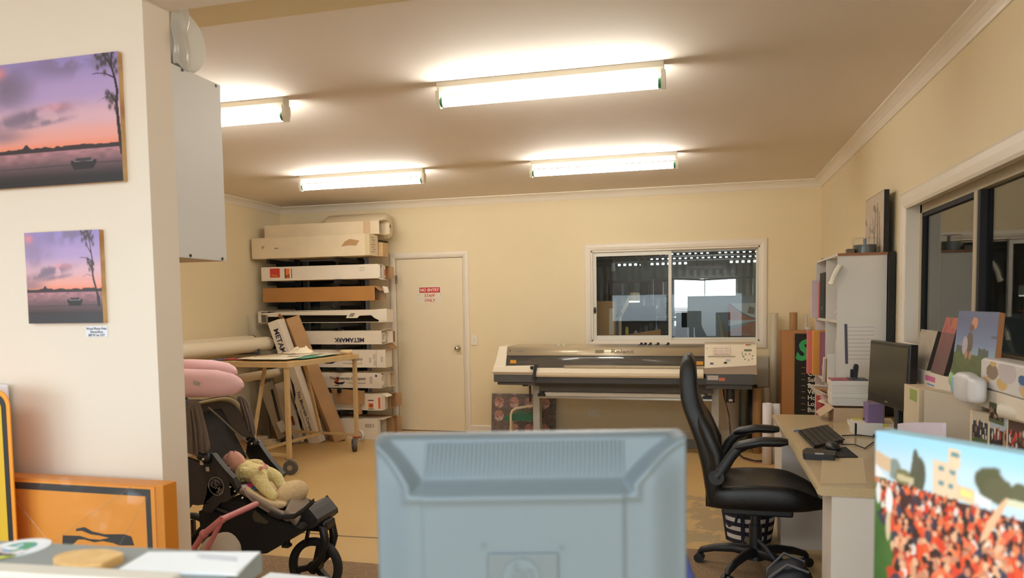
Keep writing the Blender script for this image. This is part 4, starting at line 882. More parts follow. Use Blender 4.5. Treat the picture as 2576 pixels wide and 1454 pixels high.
Mt = Matrix.Translation(tr.location) @ Matrix.Rotation(math.radians(-6.5), 4, 'Z')
def tab(x, y, z=TZ): return Mt @ V((x, y, z))
cols = [paper_c, paper_c, mat('stack cream', 'ddcba8', .8, var=.05), paper_c, mat('red sheet', 'b0353a', .6, var=.03), mat('blue sheet', '46508c', .6, var=.03), paper_c, mat('green sheet', '4f8f77', .6, var=.03), paper_c, paper_c, mat('purple sheet', '4a4a78', .6, var=.03), paper_c]
names = ['cream paper sheet at the bottom of the pile on the trolley', 'cream sheet near the right end of the trolley table', 'tan card spread over the middle of the trolley table', 'curled cream sheet at the front edge of the trolley table', 'red sheet on the left of the trolley table', 'blue sheet at the left corner of the trolley table', 'cream sheet lying over the red sheet on the trolley', 'green edged sheet at the long side of the trolley table', 'uppermost cream sheet of the trolley pile', 'small cream offcut on the far side of the trolley', 'dark violet sheet under the red one on the trolley', 'cream offcut beside the crumpled cloth on the trolley']
spec = [(-.05, .0, .62, .8, .1), (.15, .15, .42, .6, -.2), (.0, -.1, .5, .55, .3), (.16, -.36, .42, .3, .12), (-.26, -.36, .26, .2, .25), (-.36, -.43, .16, .18, -.3), (-.02, -.28, .4, .36, .35), (.26, .0, .3, .62, .05), (.08, .12, .34, .44, -.1), (-.2, .38, .3, .2, .5), (-.31, -.30, .22, .2, -.2), (-.05, .3, .25, .22, .8)]
zz = TZ+.0005
order = [0, 10, 5, 4, 2, 7, 1, 6, 3, 8, 9, 11]
for k in order:
    x, y, w, h, r_ = spec[k]; mb = MB(); ph = random.random()*6
    mb.surf(lambda u, v: V(((u-.5)*w, (v-.5)*h, .0015+.006*max(0, math.sin(u*4+ph)*math.sin(v*5+ph))+.01*(u*v)**6)), 10, 10)
    o = obj('paper_sheet', mb, cols[k], solid=.001); p = tab(x, y, zz); o.location = p; o.rotation_euler = (0, 0, r_-.11); tag(o, names[k], 'paper', 'sheets on the trolley table'); zz += .0022
# crumpled cloth
g1, g2 = fold(5), fold(11); mb = MB()
def cloth(u, v):
    r_ = max(0, 1-math.hypot(u-.5, v-.5)*2); uu, vv = np.array([u]), np.array([v]); e = (math.hypot(u-.5, v-.5)*2)
    return V(((u-.5)*.26+.03*(float(g1(vv, uu)[0])-.5), (v-.5)*.24+.03*(float(g2(uu, vv)[0])-.5), .002+(.05*float(g1(uu, vv)[0])+.04*float(g2(uu, vv)[0]))*min(1, r_*2.2)))
mb.surf(cloth, 34, 34); o = obj('crumpled_cloth', mb, mat('cream cloth', 'eadbc0', .9, var=.06, scale=12), solid=.003); p = tab(.03, .2, zz+.002); o.location = p
tag(o, 'crumpled cream cloth on the papers of the trolley table', 'cloth')
t = empty('tape_roll', tab(.36, .50, TZ+.001), 'roll of cream tape on the right corner of the trolley table', 'tape'); obj('tape', MB().ring((0, 0, .0), (0, 0, .045), .062, .04, 30), mat('cream tape', 'dcc296', .5, var=.03), t); obj('core', MB().ring((0, 0, .002), (0, 0, .043), .04, .036, 30), cardb, t)
sp = MB().ring((0, -.012, 0), (0, .012, 0), .062, .045, 30).ring((0, -.014, 0), (0, .014, 0), .022, .012, 20)
for k in range(6): sp.beam((.02*math.cos(k*1.047), 0, .02*math.sin(k*1.047)), (.05*math.cos(k*1.047), 0, .05*math.sin(k*1.047)), .02, .012, up=(0, 1, 0))
o = obj('plastic_reel', sp, white_m); c = at(906, 1094, Y=7.36); o.location = (c.x, 7.36, .0625); o.rotation_euler = (0, 0, -.5); tag(o, 'white spoked plastic reel leaning by the trolley right castor', 'reel')
# ================================================================== wide format printer
YQ = 7.2
pc_ = mat('cream printer plastic', 'e9dcc4', .45, var=.01); pc2 = mat('taupe printer plastic', 'b7a999', .5, var=.015); pg = mat('charcoal printer base', '4a4a4c', .55, var=.03); pk = mat('dark printer rail', '38383a', .5, var=.03)
silv = mat('satin aluminium', 'b9ae9c', .32, metal=.85, var=.02); leg_m = mat('grey stand paint', 'aaa69e', .5, var=.015)
def qx(px, Y=YQ): return at(px, 900, Y=Y).x
def qz(py, px=1550, Y=YQ): return at(px, py, Y=Y).z
t = empty('wide_format_printer', (-.8, 7.45, 0), 'wide cream and charcoal roll printer on a stand under the workshop window', 'printer')
xa, xb, xc, xd = -2.052, -1.63, .02, .497      # left cap, window start/end, right cap
z0, z1 = .665, 1.056
# profiles in the (Y, Z) plane
def yz(pts, x0, x1, mb=None): mb = mb or MB(); return mb.prism([(a, b) for a, b in pts], (x0, 0, 0), Y, Z, X*(x1-x0))
# left cap: cheek that widens downward, with an arm running right under the window
lc = MB(); lc.hexa([(xa-.005, 7.15, .835), (-1.93, 7.15, .835), (-1.93, 7.75, .835), (xa-.005, 7.75, .835)], [(xa+.035, 7.24, z1), (-1.93, 7.24, z1), (-1.93, 7.72, z1), (xa+.035, 7.72, z1)])
lc.hexa([(xa-.012, 7.13, .80), (xb, 7.13, .80), (xb, 7.75, .80), (xa-.012, 7.75, .80)], [(xa-.005, 7.15, .86), (xb-.01, 7.15, .868), (xb-.01, 7.75, .868), (xa-.005, 7.75, .86)])
wobj('left_cover', lc, pc_, t, bevel=.006)
wobj('base_left', MB().box(xa, 7.14, .70, xb, 7.76, .80).box(xa+.03, 7.17, .668, xb, 7.74, .70), pg, t, bevel=.004)
wobj('lower_lip', MB().hexa([(xa+.002, 7.136, .775), (xb, 7.136, .775), (xb, 7.3, .775), (xa+.002, 7.3, .775)], [(xa-.012, 7.126, .802), (xb, 7.126, .802), (xb, 7.3, .802), (xa-.012, 7.3, .802)]), pc2, t)
# top beam, window, platen
def arc(P, n=8):   # smooth curve through the given profile points
    P = [V((p[0], p[1], 0)) for p in P]; out = []
    for i in range(len(P)-1):
        p0, p1, p2, p3 = P[max(0, i-1)], P[i], P[i+1], P[min(len(P)-1, i+2)]
        for k in range(n): t_ = k/n; out.append(.5*((2*p1)+(p2-p0)*t_+(2*p0-5*p1+4*p2-p3)*t_**2+(3*p1-p0-3*p2+p3)*t_**3))
    return [(p.x, p.y) for p in out]+[(P[-1].x, P[-1].y)]
def curved(name, P, x0, x1, m, th=.006):
    pr_ = arc(P); mb = MB(); mb.surf(lambda u, v: V((x0+(x1-x0)*u, *pr_[int(round(v*(len(pr_)-1)))])), 1, len(pr_)-1); return wobj(name, mb, m, t, solid=th)
silv2 = mat('champagne silver', 'c3b59c', .3, metal=.45, var=.015)
curved('top_cover', [(7.222, .962), (7.226, .985), (7.24, 1.015), (7.27, 1.04), (7.33, 1.05), (7.5, 1.052), (7.72, 1.05)], -1.93, xc-.0, silv2)
wobj('interior', yz([(7.38, .885), (7.40, .965), (7.70, 1.03), (7.70, .84), (7.38, .84)], -1.93, xc), mat('dark printer interior', '2c2a28', .6, var=.03), t)
curved('front_window', [(7.222, .962), (7.205, .935), (7.192, .908), (7.184, .886), (7.178, .868), (7.172, .842)], -1.93, xc, mat('smoked window', '6b6660', .1, spec=.9, var=0, alpha=.55), .004)
wobj('rail', MB().cyl((-1.93, 7.31, .89), (xc, 7.31, .89), .017, n=18), silv, t)
wobj('carriage_strip', MB().box(-1.93, 7.34, .92, xc, 7.36, .955), pg, t)
wobj('window_sill', yz([(7.162, .846), (7.160, .868), (7.172, .872), (7.42, .85), (7.42, .84)], xb+.3, xc), silv2, t, bevel=.002)
wobj('window_frame', yz([(7.215, .958), (7.214, .964), (7.235, .966), (7.235, .958)], -1.93, xc), pg, t)
pr = [(7.145, .755), (7.13, .775), (7.127, .80), (7.138, .825), (7.17, .844), (7.22, .846), (7.42, .846), (7.42, .755)]
wobj('front_cover', yz(pr, xb+.02, xc-.01), pc_, t, bevel=.003)
wobj('media_rail', yz([(7.15, .695), (7.15, .757), (7.6, .757), (7.6, .66), (7.19, .66)], xb, xc+.02), pk, t, bevel=.003)
wobj('take_up_cover', yz([(7.24, .60), (7.23, .665), (7.5, .665), (7.5, .60)], xb+.03, .10), pg, t, bevel=.004)
wobj('clamp', MB().beam((xb+.0, 7.12, .73), (xb+.02, 7.13, .875), .02, .03).ell((xb-.02, 7.12, .85), .018, 12, 8).ell((xb+.01, 7.12, .76), .016, 12, 8), black_p, t)
# right cap
rc = MB().hexa([(xc, 7.13, .855), (xd-.01, 7.13, .885), (xd-.01, 7.75, .885), (xc, 7.75, .855)], [(xc, 7.27, 1.073), (xd, 7.27, 1.073), (xd, 7.74, 1.073), (xc, 7.74, 1.073)]); wobj('control_cover', rc, pc_, t, bevel=.006)
wobj('control_skirt', MB().hexa([(xc, 7.15, .795), (xd-.004, 7.15, .795), (xd-.004, 7.75, .795), (xc, 7.75, .795)], [(xc, 7.132, .857), (xd-.008, 7.132, .886), (xd-.008, 7.75, .886), (xc, 7.75, .857)]), pc2, t, bevel=.004)
wobj('base_right', MB().box(xc+.01, 7.14, .70, xd-.03, 7.76, .795).box(xc+.01, 7.17, .655, xd-.045, 7.74, .70), pg, t, bevel=.004)
# control panel marks: local frame of the tilted face
fo_ = V((xc, 7.13, .87)); fz = (V((0, 7.27, 1.073))-V((0, 7.13, .862))).normalized(); fn2 = X.cross(fz)
def cp(u, v, d=.0015): return fo_+X*u+fz*v+fn2*d
def cmark(n_, m_, u, v, w, h): wobj(n_, MB().obox(cp(u+w/2, v+h/2), X, fz, fn2, w, h, .002), m_, t)
cmark('instruction_sheet', mat('pale pink sheet', 'e5d3c4', .7, var=.01), .075, .13, .16, .085)
for i in range(3):
    for j in range(3): cmark('sheet_line', mat('pale sheet print', 'c9b09e', .7, var=0), .083+.05*i, .14+.026*j, .04, .008)
cmark('printed_band', grey_i, .03, .108, .25, .006)
cmark('display', mat('display green grey', '6f7358', .3, var=.02), .36, .17, .07, .018); cmark('logo_sticker', red_i, .375, .232, .03, .009); cmark('logo_sticker', mat('green ink', '3f9068', .6, var=0), .405, .235, .02, .008)
for k in range(7):
    a = math.radians(51*k+20); wobj('button', MB().cyl(cp(.395+.042*math.cos(a), .105+.034*math.sin(a), .0), cp(.395+.042*math.cos(a), .105+.034*math.sin(a), .004), .007, n=12), grey_i if k != 3 else MATS['green ink'], t)
cmark('pointer_line', grey_i, .34, .115, .004, .05); cmark('blue_sticker', mat('blue sticker', '3b3f78', .5, var=.02), .05, .028, .03, .014); cmark('dark_sticker', ink, .175, .034, .028, .016); cmark('grey_sticker', mat('grey sticker', 'b9b3b8', .6, var=.03), .19, .06, .04, .022)
cmark('panel_dot', ink, .02, .195, .006, .006)
wobj('white_label', MB().box(xc+.025, 7.1385, .742, xc+.125, 7.14, .785), mat('white label', 'b9b3ad', .6, var=.02), t); wobj('warning_label', MB().box(xc+.13, 7.1385, .735, xc+.185, 7.14, .765), mat('orange white label', 'c9714f', .6, var=.05), t)
for (x, z) in ((xb-.255, .887), (xc-.075, .882)): wobj('warning_label', MB().box(x, 7.172, z, x+.062, 7.174, z+.034), mat('amber label', 'dc9a2c', .5, var=.03), t)
wtext('logo', 'Roland', .052, (-.76, 7.2275, 1.006), X, V((0, .42, 1)).normalized(), mat('bronze lettering', '6f6040', .5, var=0), t, sx=1.55, bold=.0012, ex=.001)
wobj('logo_bar', MB().obox((-.985, 7.2275, 1.006), X, V((0, .42, 1)).normalized(), V((0, -1, .42)).normalized(), .085, .03, .003), MATS['bronze lettering'], t)
wobj('printed_mark', MB().obox((-1.80, 7.2295, 1.01), X, V((0, .42, 1)).normalized(), V((0, -1, .42)).normalized(), .10, .008, .002), grey_i, t)
wobj('black_dot', MB().cyl((-1.9, 7.24, 1.012), (-1.9, 7.228, 1.012), .006, n=12), ink, t)
for x in (-1.43, -1.37): wobj('knob', MB().cyl((x, 7.4, 1.05), (x, 7.4, 1.07), .012, n=12), white_m, t)
# stand
for x in (-1.65, .12):
    wobj('leg', MB().box(x-.035, 7.30, .06, x+.035, 7.42, .66), leg_m, t, bevel=.004); wobj('foot', MB().box(x-.03, 7.02, .05, x+.03, 7.82, .10), pg, t, bevel=.006)
    for y in (7.06, 7.78): wobj('castor', MB().cyl((x-.015, y, .026), (x+.015, y, .026), .026, n=18), black_r, t)
wobj('cross_bar', MB().box(-1.63, 7.33, .045, .10, 7.39, .13), pg, t, bevel=.004)
wobj('media_roller', MB().cyl((-1.56, 7.28, .562), (.04, 7.28, .562), .032, n=28), mat('white roller', 'd8cdbd', .5, var=.02), t); wobj('guide_bar', MB().box(-1.62, 7.235, .53, .09, 7.255, .548), steel, t)
wobj('roller_end', MB().box(-1.62, 7.24, .55, -1.54, 7.30, .575).box(-1.58, 7.25, .55, -1.55, 7.31, .60), black_p, t); wobj('roller_end', MB().box(0.0, 7.24, .55, .085, 7.30, .575).box(.02, 7.25, .55, .05, 7.31, .61), black_p, t)
wobj('hand_lever', MB().beam((-1.70, 7.25, .655), (-1.70, 7.25, .49), .02, .02).box(-1.775, 7.23, .65, -1.72, 7.27, .67), black_p, t)
bo = qx(1838); wobj('waste_bottle', MB().cyl((bo, 7.25, .52), (bo, 7.25, .655), .041, n=24), black_p, t, bevel=.004); wobj('bottle_label', MB().box(bo-.015, 7.206, .535, bo+.018, 7.209, .555), mat('bottle label', 'bda896', .6, var=.04), t)
for pts, m_ in (([(1817, 965), (1822, 1000), (1834, 1045), (1838, 1100)], black_r), ([(1822, 965), (1824, 1005), (1834, 1050), (1842, 1105)], mat('red brown cable', '7d4a38', .6))): wobj('cable', MB().tube([at(x, y, Y=7.3) for x, y in pts], .006, 8), m_, t)
fl = [at(x, y, Z=.012) for x, y in ((1842, 1128), (1870, 1150), (1900, 1158), (1946, 1158))]
tag(obj('power_cable', MB().tube([(p.x, p.y, .008) for p in fl], .007, 8), black_r), 'black cable on the floor behind the swivel chair running to the desk pedestal', 'cable')
tag(obj('power_cable', MB().tube([(p.x, p.y-.06, .006) for p in fl], .005, 8), MATS['red brown cable']), 'thin reddish cable on the floor beside the black cable', 'cable')
for i, px in enumerate((1612, 1622, 1635, 1654, 1679)):
    x = qx(px, 7.5); o = obj('media_clamp', MB().box(x-.018, 7.46, 1.051, x+.018, 7.52, 1.062).ell((x+.008, 7.49, 1.07), (.014, .016, .012), 10, 6), black_p); tag(o, 'black clips standing in a row on top of the printer', 'clip', 'black clips on the printer top')
# ================================================================== under and around the printer
def collage(u, v):
    n = fbm(40, 2); n2 = fbm(6, 2); c = mixc(C3(u, '4e4440'), C3(u, '8a7a72'), n(u, v)); gx, gy = (u*4.2) % 1, (v*3.1) % 1; ci, cj = np.floor(u*4.2), np.floor(v*3.1)
    sh = ((ci*3+cj*5) % 7)/7
    face = np.hypot((gx-.5)/.32, (gy-.45)/.42) < 1; skin = mixc(C3(u, 'cc9a8a'), C3(u, 'b98076'), n2(u, v)); sk2 = mixc(skin, C3(u, 'd9bdb2'), ((gy < .35) & (np.abs(gx-.5) < .25))*.7); c = np.where((face & (sh > .12))[..., None], mixc(sk2, C3(u, '6a5550'), (n(u, v) > .58)*.6), c); return c
q0, q1 = at(1234, 990, Y=8.0), at(1396, 995, Y=8.0)
t = empty('collage_board', ((q0.x+q1.x)/2, 8.0, 0), 'photo collage board leaning on the wall behind the left printer leg', 'board')
ay_ = V((0, .06, .47)).normalized(); wobj('board', MB().prism([(0, 0), (q1.x-q0.x, 0), (q1.x-q0.x, .47), (0, .47)], (q0.x, 8.002, 0), X, ay_, V((0, .008, 0))), pg, t); wpaint('photo_print', collage, (q0.x, 8.0, .003), X, ay_, q1.x-q0.x, .467, 130, 90, t, .4)
t = empty('step_stool', (-1.88, 7.5, 0), 'green topped stool with a bent cream tube handle under the printer', 'stool')
wobj('seat', MB().prism([(-.2, -.0), (.2, 0), (.17, .05), (.08, .07), (-.08, .07), (-.17, .05)], (-1.88, 7.56, .24), X, Z, Y*.28), mat('green vinyl', '2f6b55', .5, var=.04), t, bevel=.01)
wobj('handle', MB().tube([(-1.98, 7.53, 0), (-1.98, 7.53, .30), (-1.965, 7.53, .35), (-1.93, 7.535, .375), (-1.74, 7.55, .41), (-1.70, 7.55, .40), (-1.69, 7.55, .36), (-1.69, 7.55, 0)], .014, 10), mat('cream tube', 'dccbab', .4, var=.02), t)
for x in (-2.03, -1.74): wobj('leg', MB().tube([(x, 7.80, 0), (x, 7.80, .24)], .012, 8), MATS['cream tube'], t)
wobj('leg', MB().tube([(-1.74, 7.60, 0), (-1.74, 7.60, .24)], .012, 8), MATS['cream tube'], t)
def plate(name, label, x0, z0, x1, z1, sw):
    t = empty(name, ((x0+x1)/2, YB, z0), label, 'switch' if 'switch' in name else 'socket'); wobj('plate', MB().box(x0, YB-.009, z0, x1, YB, z1), mat('ivory plate', 'ebe2d0', .4, var=.01), t, bevel=.002)
    for (u, v, w, h) in sw: wobj('rocker', MB().box(x0+u*(x1-x0), YB-.013, z0+v*(z1-z0), x0+(u+w)*(x1-x0), YB-.009, z0+(v+h)*(z1-z0)), white_m, t, bevel=.001)
plate('light_switch', 'ivory light switch on the wall right of the door', -2.59, 1.02, -2.515, 1.137, [(.35, .38, .3, .24)])
plate('power_socket', 'double power socket low on the wall under the printer', -1.236, .222, -1.106, .298, [(.14, .62, .14, .22), (.72, .62, .14, .22), (.2, .2, .1, .22), (.66, .2, .1, .22)])
t = empty('no_entry_sign', (-3.09, YB, 1.52), 'white NO ENTRY STAFF ONLY sign on the door', 'sign'); yd = YB+.006
wobj('plate', MB().prism(rr(-3.243, -2.943, 1.519, 1.71, .012), (0, yd-.003, 0), X, Z, Y*.003), mat('sign white', 'e9dfcb', .4, var=.01), t); wobj('red_band', MB().box(-3.222, yd-.0042, 1.636, -2.965, yd-.003, 1.698), red_i, t)
wtext('lettering', 'NO ENTRY', .048, (-3.094, yd-.0046, 1.666), X, Z, mat('white lettering', 'efe4d4', .5, var=0), t, bold=.0012, sx=.98); wtext('lettering', 'STAFF', .047, (-3.094, yd-.0035, 1.6), X, Z, red_i, t, bold=.0006, sx=1.05); wtext('lettering', 'ONLY', .047, (-3.094, yd-.0035, 1.545), X, Z, red_i, t, bold=.0006, sx=1.05)
for x in (-3.232, -2.954): wobj('screw', MB().cyl((x, yd-.003, 1.612), (x, yd-.005, 1.612), .004, n=10), dgrey, t)
p = at(905, 893, Y=8.02) if False else None
tag(obj('meter_box', MB().box(.38, 8.02, .584, .667, YB+.001, .906), mat('pale grey enamel', 'c7bfae', .5, var=.015), bevel=.006), 'pale grey flat box on the wall right of the printer', 'box')
# standing rolls in the right corner
def stand_roll(label, pl, pr, pt, Y0, m_, hollow=True, z0=0., grp='rolls standing in the right corner', name='paper_roll'):
    a, b = at(pl, pt, Y=Y0), at(pr, pt, Y=Y0); R = (b.x-a.x)/2; x = (a.x+b.x)/2
    t = empty(name, (x, Y0+R*.0, 0), label, 'roll', grp)
    mb = MB(); mb.ring((x, Y0, z0), (x, Y0, a.z), R, R*.8, 28) if hollow else mb.cyl((x, Y0, z0), (x, Y0, a.z), R, n=28); wobj('roll', mb, m_, t)
    if not hollow: wobj('core', MB().cyl((x, Y0, a.z), (x, Y0, a.z+.002), R*.3, n=16), cardi, t)
    return t
pap = mat('warm white roll paper', 'dccdb8', .6, var=.015); tubem = mat('brown cardboard tube', 'a57e54', .75, var=.05)
stand_roll('wide cream roll standing behind the printer stand, right of its leg', 1803, 1859, 968, 7.955, pap, False)
stand_roll('grey green roll standing beside the wide cream roll', 1861, 1879, 965, 8.0, mat('grey green roll', '8c8a7c', .6, var=.02))
stand_roll('black tube standing behind the brown cardboard tube', 1879, 1906, 968, 7.7, black_p)
stand_roll('brown cardboard tube standing under the meter box', 1893, 1915, 978, 7.45, tubem)
stand_roll('narrow cream roll behind the short white rolls', 1922, 1936, 975, 7.75, pap)
stand_roll('short white paper roll standing nearest the desk', 1918, 1942, 1014, 6.95, mat('lilac white roll paper', 'e2dce0', .6, var=.01))
stand_roll('second short white paper roll, right of the first', 1939, 1963, 1016, 7.02, MATS['lilac white roll paper'])
stand_roll('tall pale pole standing in the corner right of the window', 1937, 1957, 788, 7.98, mat('pale pole', 'cfc4ac', .5, var=.02))
# tall cardboard case with the black price sign
x0, x1 = .735, 1.13
t = empty('display_case', (.94, 7.5, 0), 'tall brown board case in the corner with the black sign on its front', 'case')
wobj('case', MB().box(x0, 7.42, 0, x1, 7.72, 1.19), mat('tan hardboard', 'a87646', .6, var=.03), t, bevel=.003)
xs = at(2000, 835, Y=7.41).x
t = empty('black_sign', (xs+.15, 7.41, .05), 'black sign with a green italic letter and white list, fixed to the brown case', 'sign')
wobj('panel', MB().box(xs, 7.408, .05, x1-.004, 7.42, 1.165), mat('sign black', '121212', .35, var=.02), t)
gr = mat('sign green', '2f9a58', .5, var=.02)
wtext('letter', 'S', .26, (xs+.005, 7.4075, 1.0), X, Z, gr, t, align='LEFT', bold=.012, shear=.25, sx=.95, ex=.0006)
wtext('lettering', 'S', .05, (xs+.125, 7.4075, .865), X, Z, mat('sign white print', 'e6e2da', .5, var=0), t, align='LEFT', bold=.001)
for i, s in enumerate(('Business Cards', 'Corflute', 'Safety Signs', 'Banners', 'Vehicles', 'Honour', 'Logos', 'Business')):
    z = at(2030, 925+15.2*i, Y=7.407).z; s2 = s[:3 if i > 1 else 2]; wtext('lettering', s2, .06, (xs+.115, 7.4075, z), X, Z, MATS['sign white print'], t, align='LEFT', bold=.0005); wobj('dash', MB().box(xs+.06, 7.4072, z-.002, xs+.095, 7.408, z+.003), grey_i, t)
def topstand(label, pl, pr, pt, Y0, m_): return stand_roll(label, pl, pr, pt, Y0, m_)
topstand('brown cardboard tube rising behind the brown case', 1986, 2006, 786, 7.85, tubem)
topstand('thin pale roll rising behind the brown case', 2022, 2032, 790, 7.9, pap)
o = obj('tape_roll', MB().ring((0, 0, 0), (0, 0, .03), .035, .02, 24), mat('clear tape', 'c9c4b4', .2, var=.02)); o.location = (.985, 7.55, 1.191); tag(o, 'small roll of clear tape on top of the brown case', 'tape')
# ================================================================== bookshelf
sh_m = mat('shelf white melamine', 'd8d2c8', .45, var=.012)
SX0, SX1, SY0, SY1, SZ = .84, 1.128, 5.10, 6.03, 1.775
t = empty('bookshelf', (1.0, 5.55, 0), 'white open bookshelf with grid of cubes at the far end of the desk', 'bookshelf')
wobj('side_panel', MB().box(SX0, SY0, 0, SX1, SY0+.018, SZ-.016), sh_m, t); wobj('side_panel', MB().box(SX0, SY1-.018, 0, SX1, SY1, SZ-.016), sh_m, t)
YD = 5.57; wobj('divider', MB().box(SX0+.002, YD-.009, .06, SX1-.006, YD+.009, SZ-.018), sh_m, t)
SH = [.06, .49, .92, 1.346]
for z in SH: wobj('shelf', MB().box(SX0+.002, SY0+.018, z-.018, SX1-.006, SY1-.018, z), sh_m, t)
wobj('back_panel', MB().box(SX1-.006, SY0+.018, .05, SX1, SY1-.018, SZ-.018), sh_m, t)
tp_ = MB().box(SX0-.002, SY0-.002, SZ-.016, SX1+.002, SY1+.002, SZ-.002); wobj('top_board', tp_, sh_m, t); wobj('top_edge', MB().box(SX0-.002, SY0-.006, SZ-.018, SX1+.002, SY0-.002, SZ-.001), brownw, t)
# things on the side panel
t = empty('wall_chart', (1.0, 5.1, 1.1), 'white ruled sheet with a dark clip strip on the bookshelf side', 'chart')
ys = SY0-.0015; P_ = lambda x, y: at(x, y, Y=ys)
a, b = P_(2122, 815), P_(2203, 920); wobj('sheet', MB().box(a.x, ys-.001, b.z, b.x, ys+.001, a.z), mat('chart paper', 'dbd5ce', .7, var=.01), t)
for i in range(9):
    z = P_(2150, 823+10*i).z; wobj('ruled_line', MB().box(a.x+.02, ys-.0016, z-.0015, b.x-.01, ys-.001, z+.0015), mat('chart line', 'a9a29c', .7, var=0), t)
a, b = P_(2124, 815), P_(2130, 915); wobj('clip_strip', MB().prism([(0, 0), (.016, 0), (.024, b.z-a.z), (.008, b.z-a.z)], (a.x, ys-.004, a.z), X, Z, Y*.003), mat('dark violet strip', '4d4652', .5, var=.02), t)
t = tag(obj('white_strap', MB().tube([P_(2112, 668)-Y*.012, P_(2104, 680)-Y*.016, P_(2097, 694)-Y*.016, P_(2093, 708)-Y*.012, P_(2089, 716)-Y*.012], .014, 10, rs=[(.012, .02), (.012, .02), (.012, .018), (.012, .02), (.014, .024)]), mat('cream strap', 'ded6c2', .7, var=.02)), 'cream strap hanging on the near edge of the bookshelf', 'strap')
# binders and papers
def binder(label, y0, y1, x0, z0, h, m_, dx=.24, ring=True, name='ring_binder'):
    t = empty(name, (x0+dx/2, (y0+y1)/2, z0), label, 'binder', 'binders in the bookshelf'); wobj('cover', MB().box(x0, y0, z0, x0+dx, y1, z0+h), m_, t, bevel=.003)
    if ring: wobj('spine_ring', MB().ring((x0-.001, (y0+y1)/2, z0+.07), (x0+.001, (y0+y1)/2, z0+.07), .012, .008, 16), steel, t)
    return t
binder('black ring binder in the upper far cube of the bookshelf', 5.66, 5.88, .845, 1.347, .33, mat('binder black', '232524', .5, var=.04))
binder('thin orange red binder beside the black one in the bookshelf', 5.89, 5.945, .845, 1.347, .27, mat('binder orange red', 'c65334', .5, var=.03), ring=False)
binder('violet binder in the second far cube of the bookshelf', 5.62, 5.85, .845, .921, .32, mat('binder violet', '7a4268', .5, var=.03))
binder('orange yellow binder sticking out of the second cube of the bookshelf', 5.86, 5.92, .80, .921, .33, mat('binder yellow', 'd89a3f', .5, var=.04), ring=False)
binder('pink red binder sticking out left of the orange yellow one', 5.93, 5.985, .77, .921, .33, mat('binder pink', 'cf6f66', .5, var=.04), ring=False)
binder('dark red binder in the lower far cube of the bookshelf', 5.66, 5.90, .83, .491, .30, mat('binder dark red', 'a33540', .5, var=.03), ring=False)
tag(obj('paper_bundle', MB().box(.80, 5.955, 1.347, 1.05, 6.008, 1.347+.28), mat('lilac paper', 'c8bfc6', .7, var=.02), bevel=.002), 'lilac white paper bundle sticking out of the upper far cube', 'papers')
tag(obj('paper_pile', MB().box(.88, 5.60, 1.70-.02, 1.1, 5.98, 1.70).box(.87, 5.62, 1.70, 1.08, 5.99, 1.712), MATS['grey sticker']), 'grey papers on the binders in the upper far cube', 'papers') if False else None
t = empty('plastic_bag', (.95, 5.35, 1.347), 'clear bag with blue print in the upper near cube of the bookshelf', 'bag'); wobj('bag', MB().ell((.94, 5.36, 1.392), (.07, .09, .042), 20, 12, fn=lump), bubble_m, t); wobj('blue_print', MB().box(.868, 5.25, 1.375, .872, 5.30, 1.415), mat('cyan blue print', '3f8fc0', .5), t)
# spilling magazines in the near column
for i, (lab, c, x0, y0, z, w, l, tl) in enumerate((('dark magazine leaning out of the second near cube', mat('magazine brown', '8b6640', .5, var=.1), .80, 5.28, .95, .05, .16, .35), ('white booklet leaning on the dark magazine in the bookshelf', mat('booklet white', 'd9cdc3', .5, var=.05), .79, 5.34, 1.02, .02, .14, .5))):
    o = obj('magazine', MB().box(0, 0, 0, .18, .02+.01*i, .17), c, bevel=.001); o.location = (x0, y0, .921); o.rotation_euler = (tl*.6, 0, 0); tag(o, lab, 'magazine', 'magazines in the bookshelf')
lab3 = ['lowest fanned paper on the pile in front of the bookshelf', 'pale pink fanned paper on the pile in front of the bookshelf', 'white fanned paper on the pile in front of the bookshelf', 'orange fanned paper on the pile in front of the bookshelf', 'uppermost fanned paper on the pile in front of the bookshelf']
mm = [paper_c, mat('pale pink paper', 'd7b4ae', .7, var=.03), paper, mat('orange paper', 'd8a56a', .7, var=.05), paper]
for i in range(5):
    o = obj('loose_paper', MB().box(-.07, -.105, 0, .07, .105, .0015), mm[i], bevel=0); o.location = (.865-.012*i, 5.30+.02*i, .80+.014*i); o.rotation_euler = (.18-.05*i, .10*i+.25, .35*i-.6); tag(o, lab3[i], 'paper', 'loose papers in front of the bookshelf')
tag(obj('paper_pile', MB().box(.845, 5.125, .491, 1.08, 5.48, .70).box(.86, 5.13, .70, 1.08, 5.46, .78), paper_c), 'thick pile of papers in the lower near cube', 'papers')
tag(obj('white_folder', MB().prism([(0, 0), (.2, 0), (.2, .29), (.05, .29), (.05, .2), (0, .2)], (.80, 5.20, .921), X, Z, Y*.02), mat('pale folder', 'd5d1c9', .6, var=.01)), 'stepped white folder standing in the second near cube', 'folder')
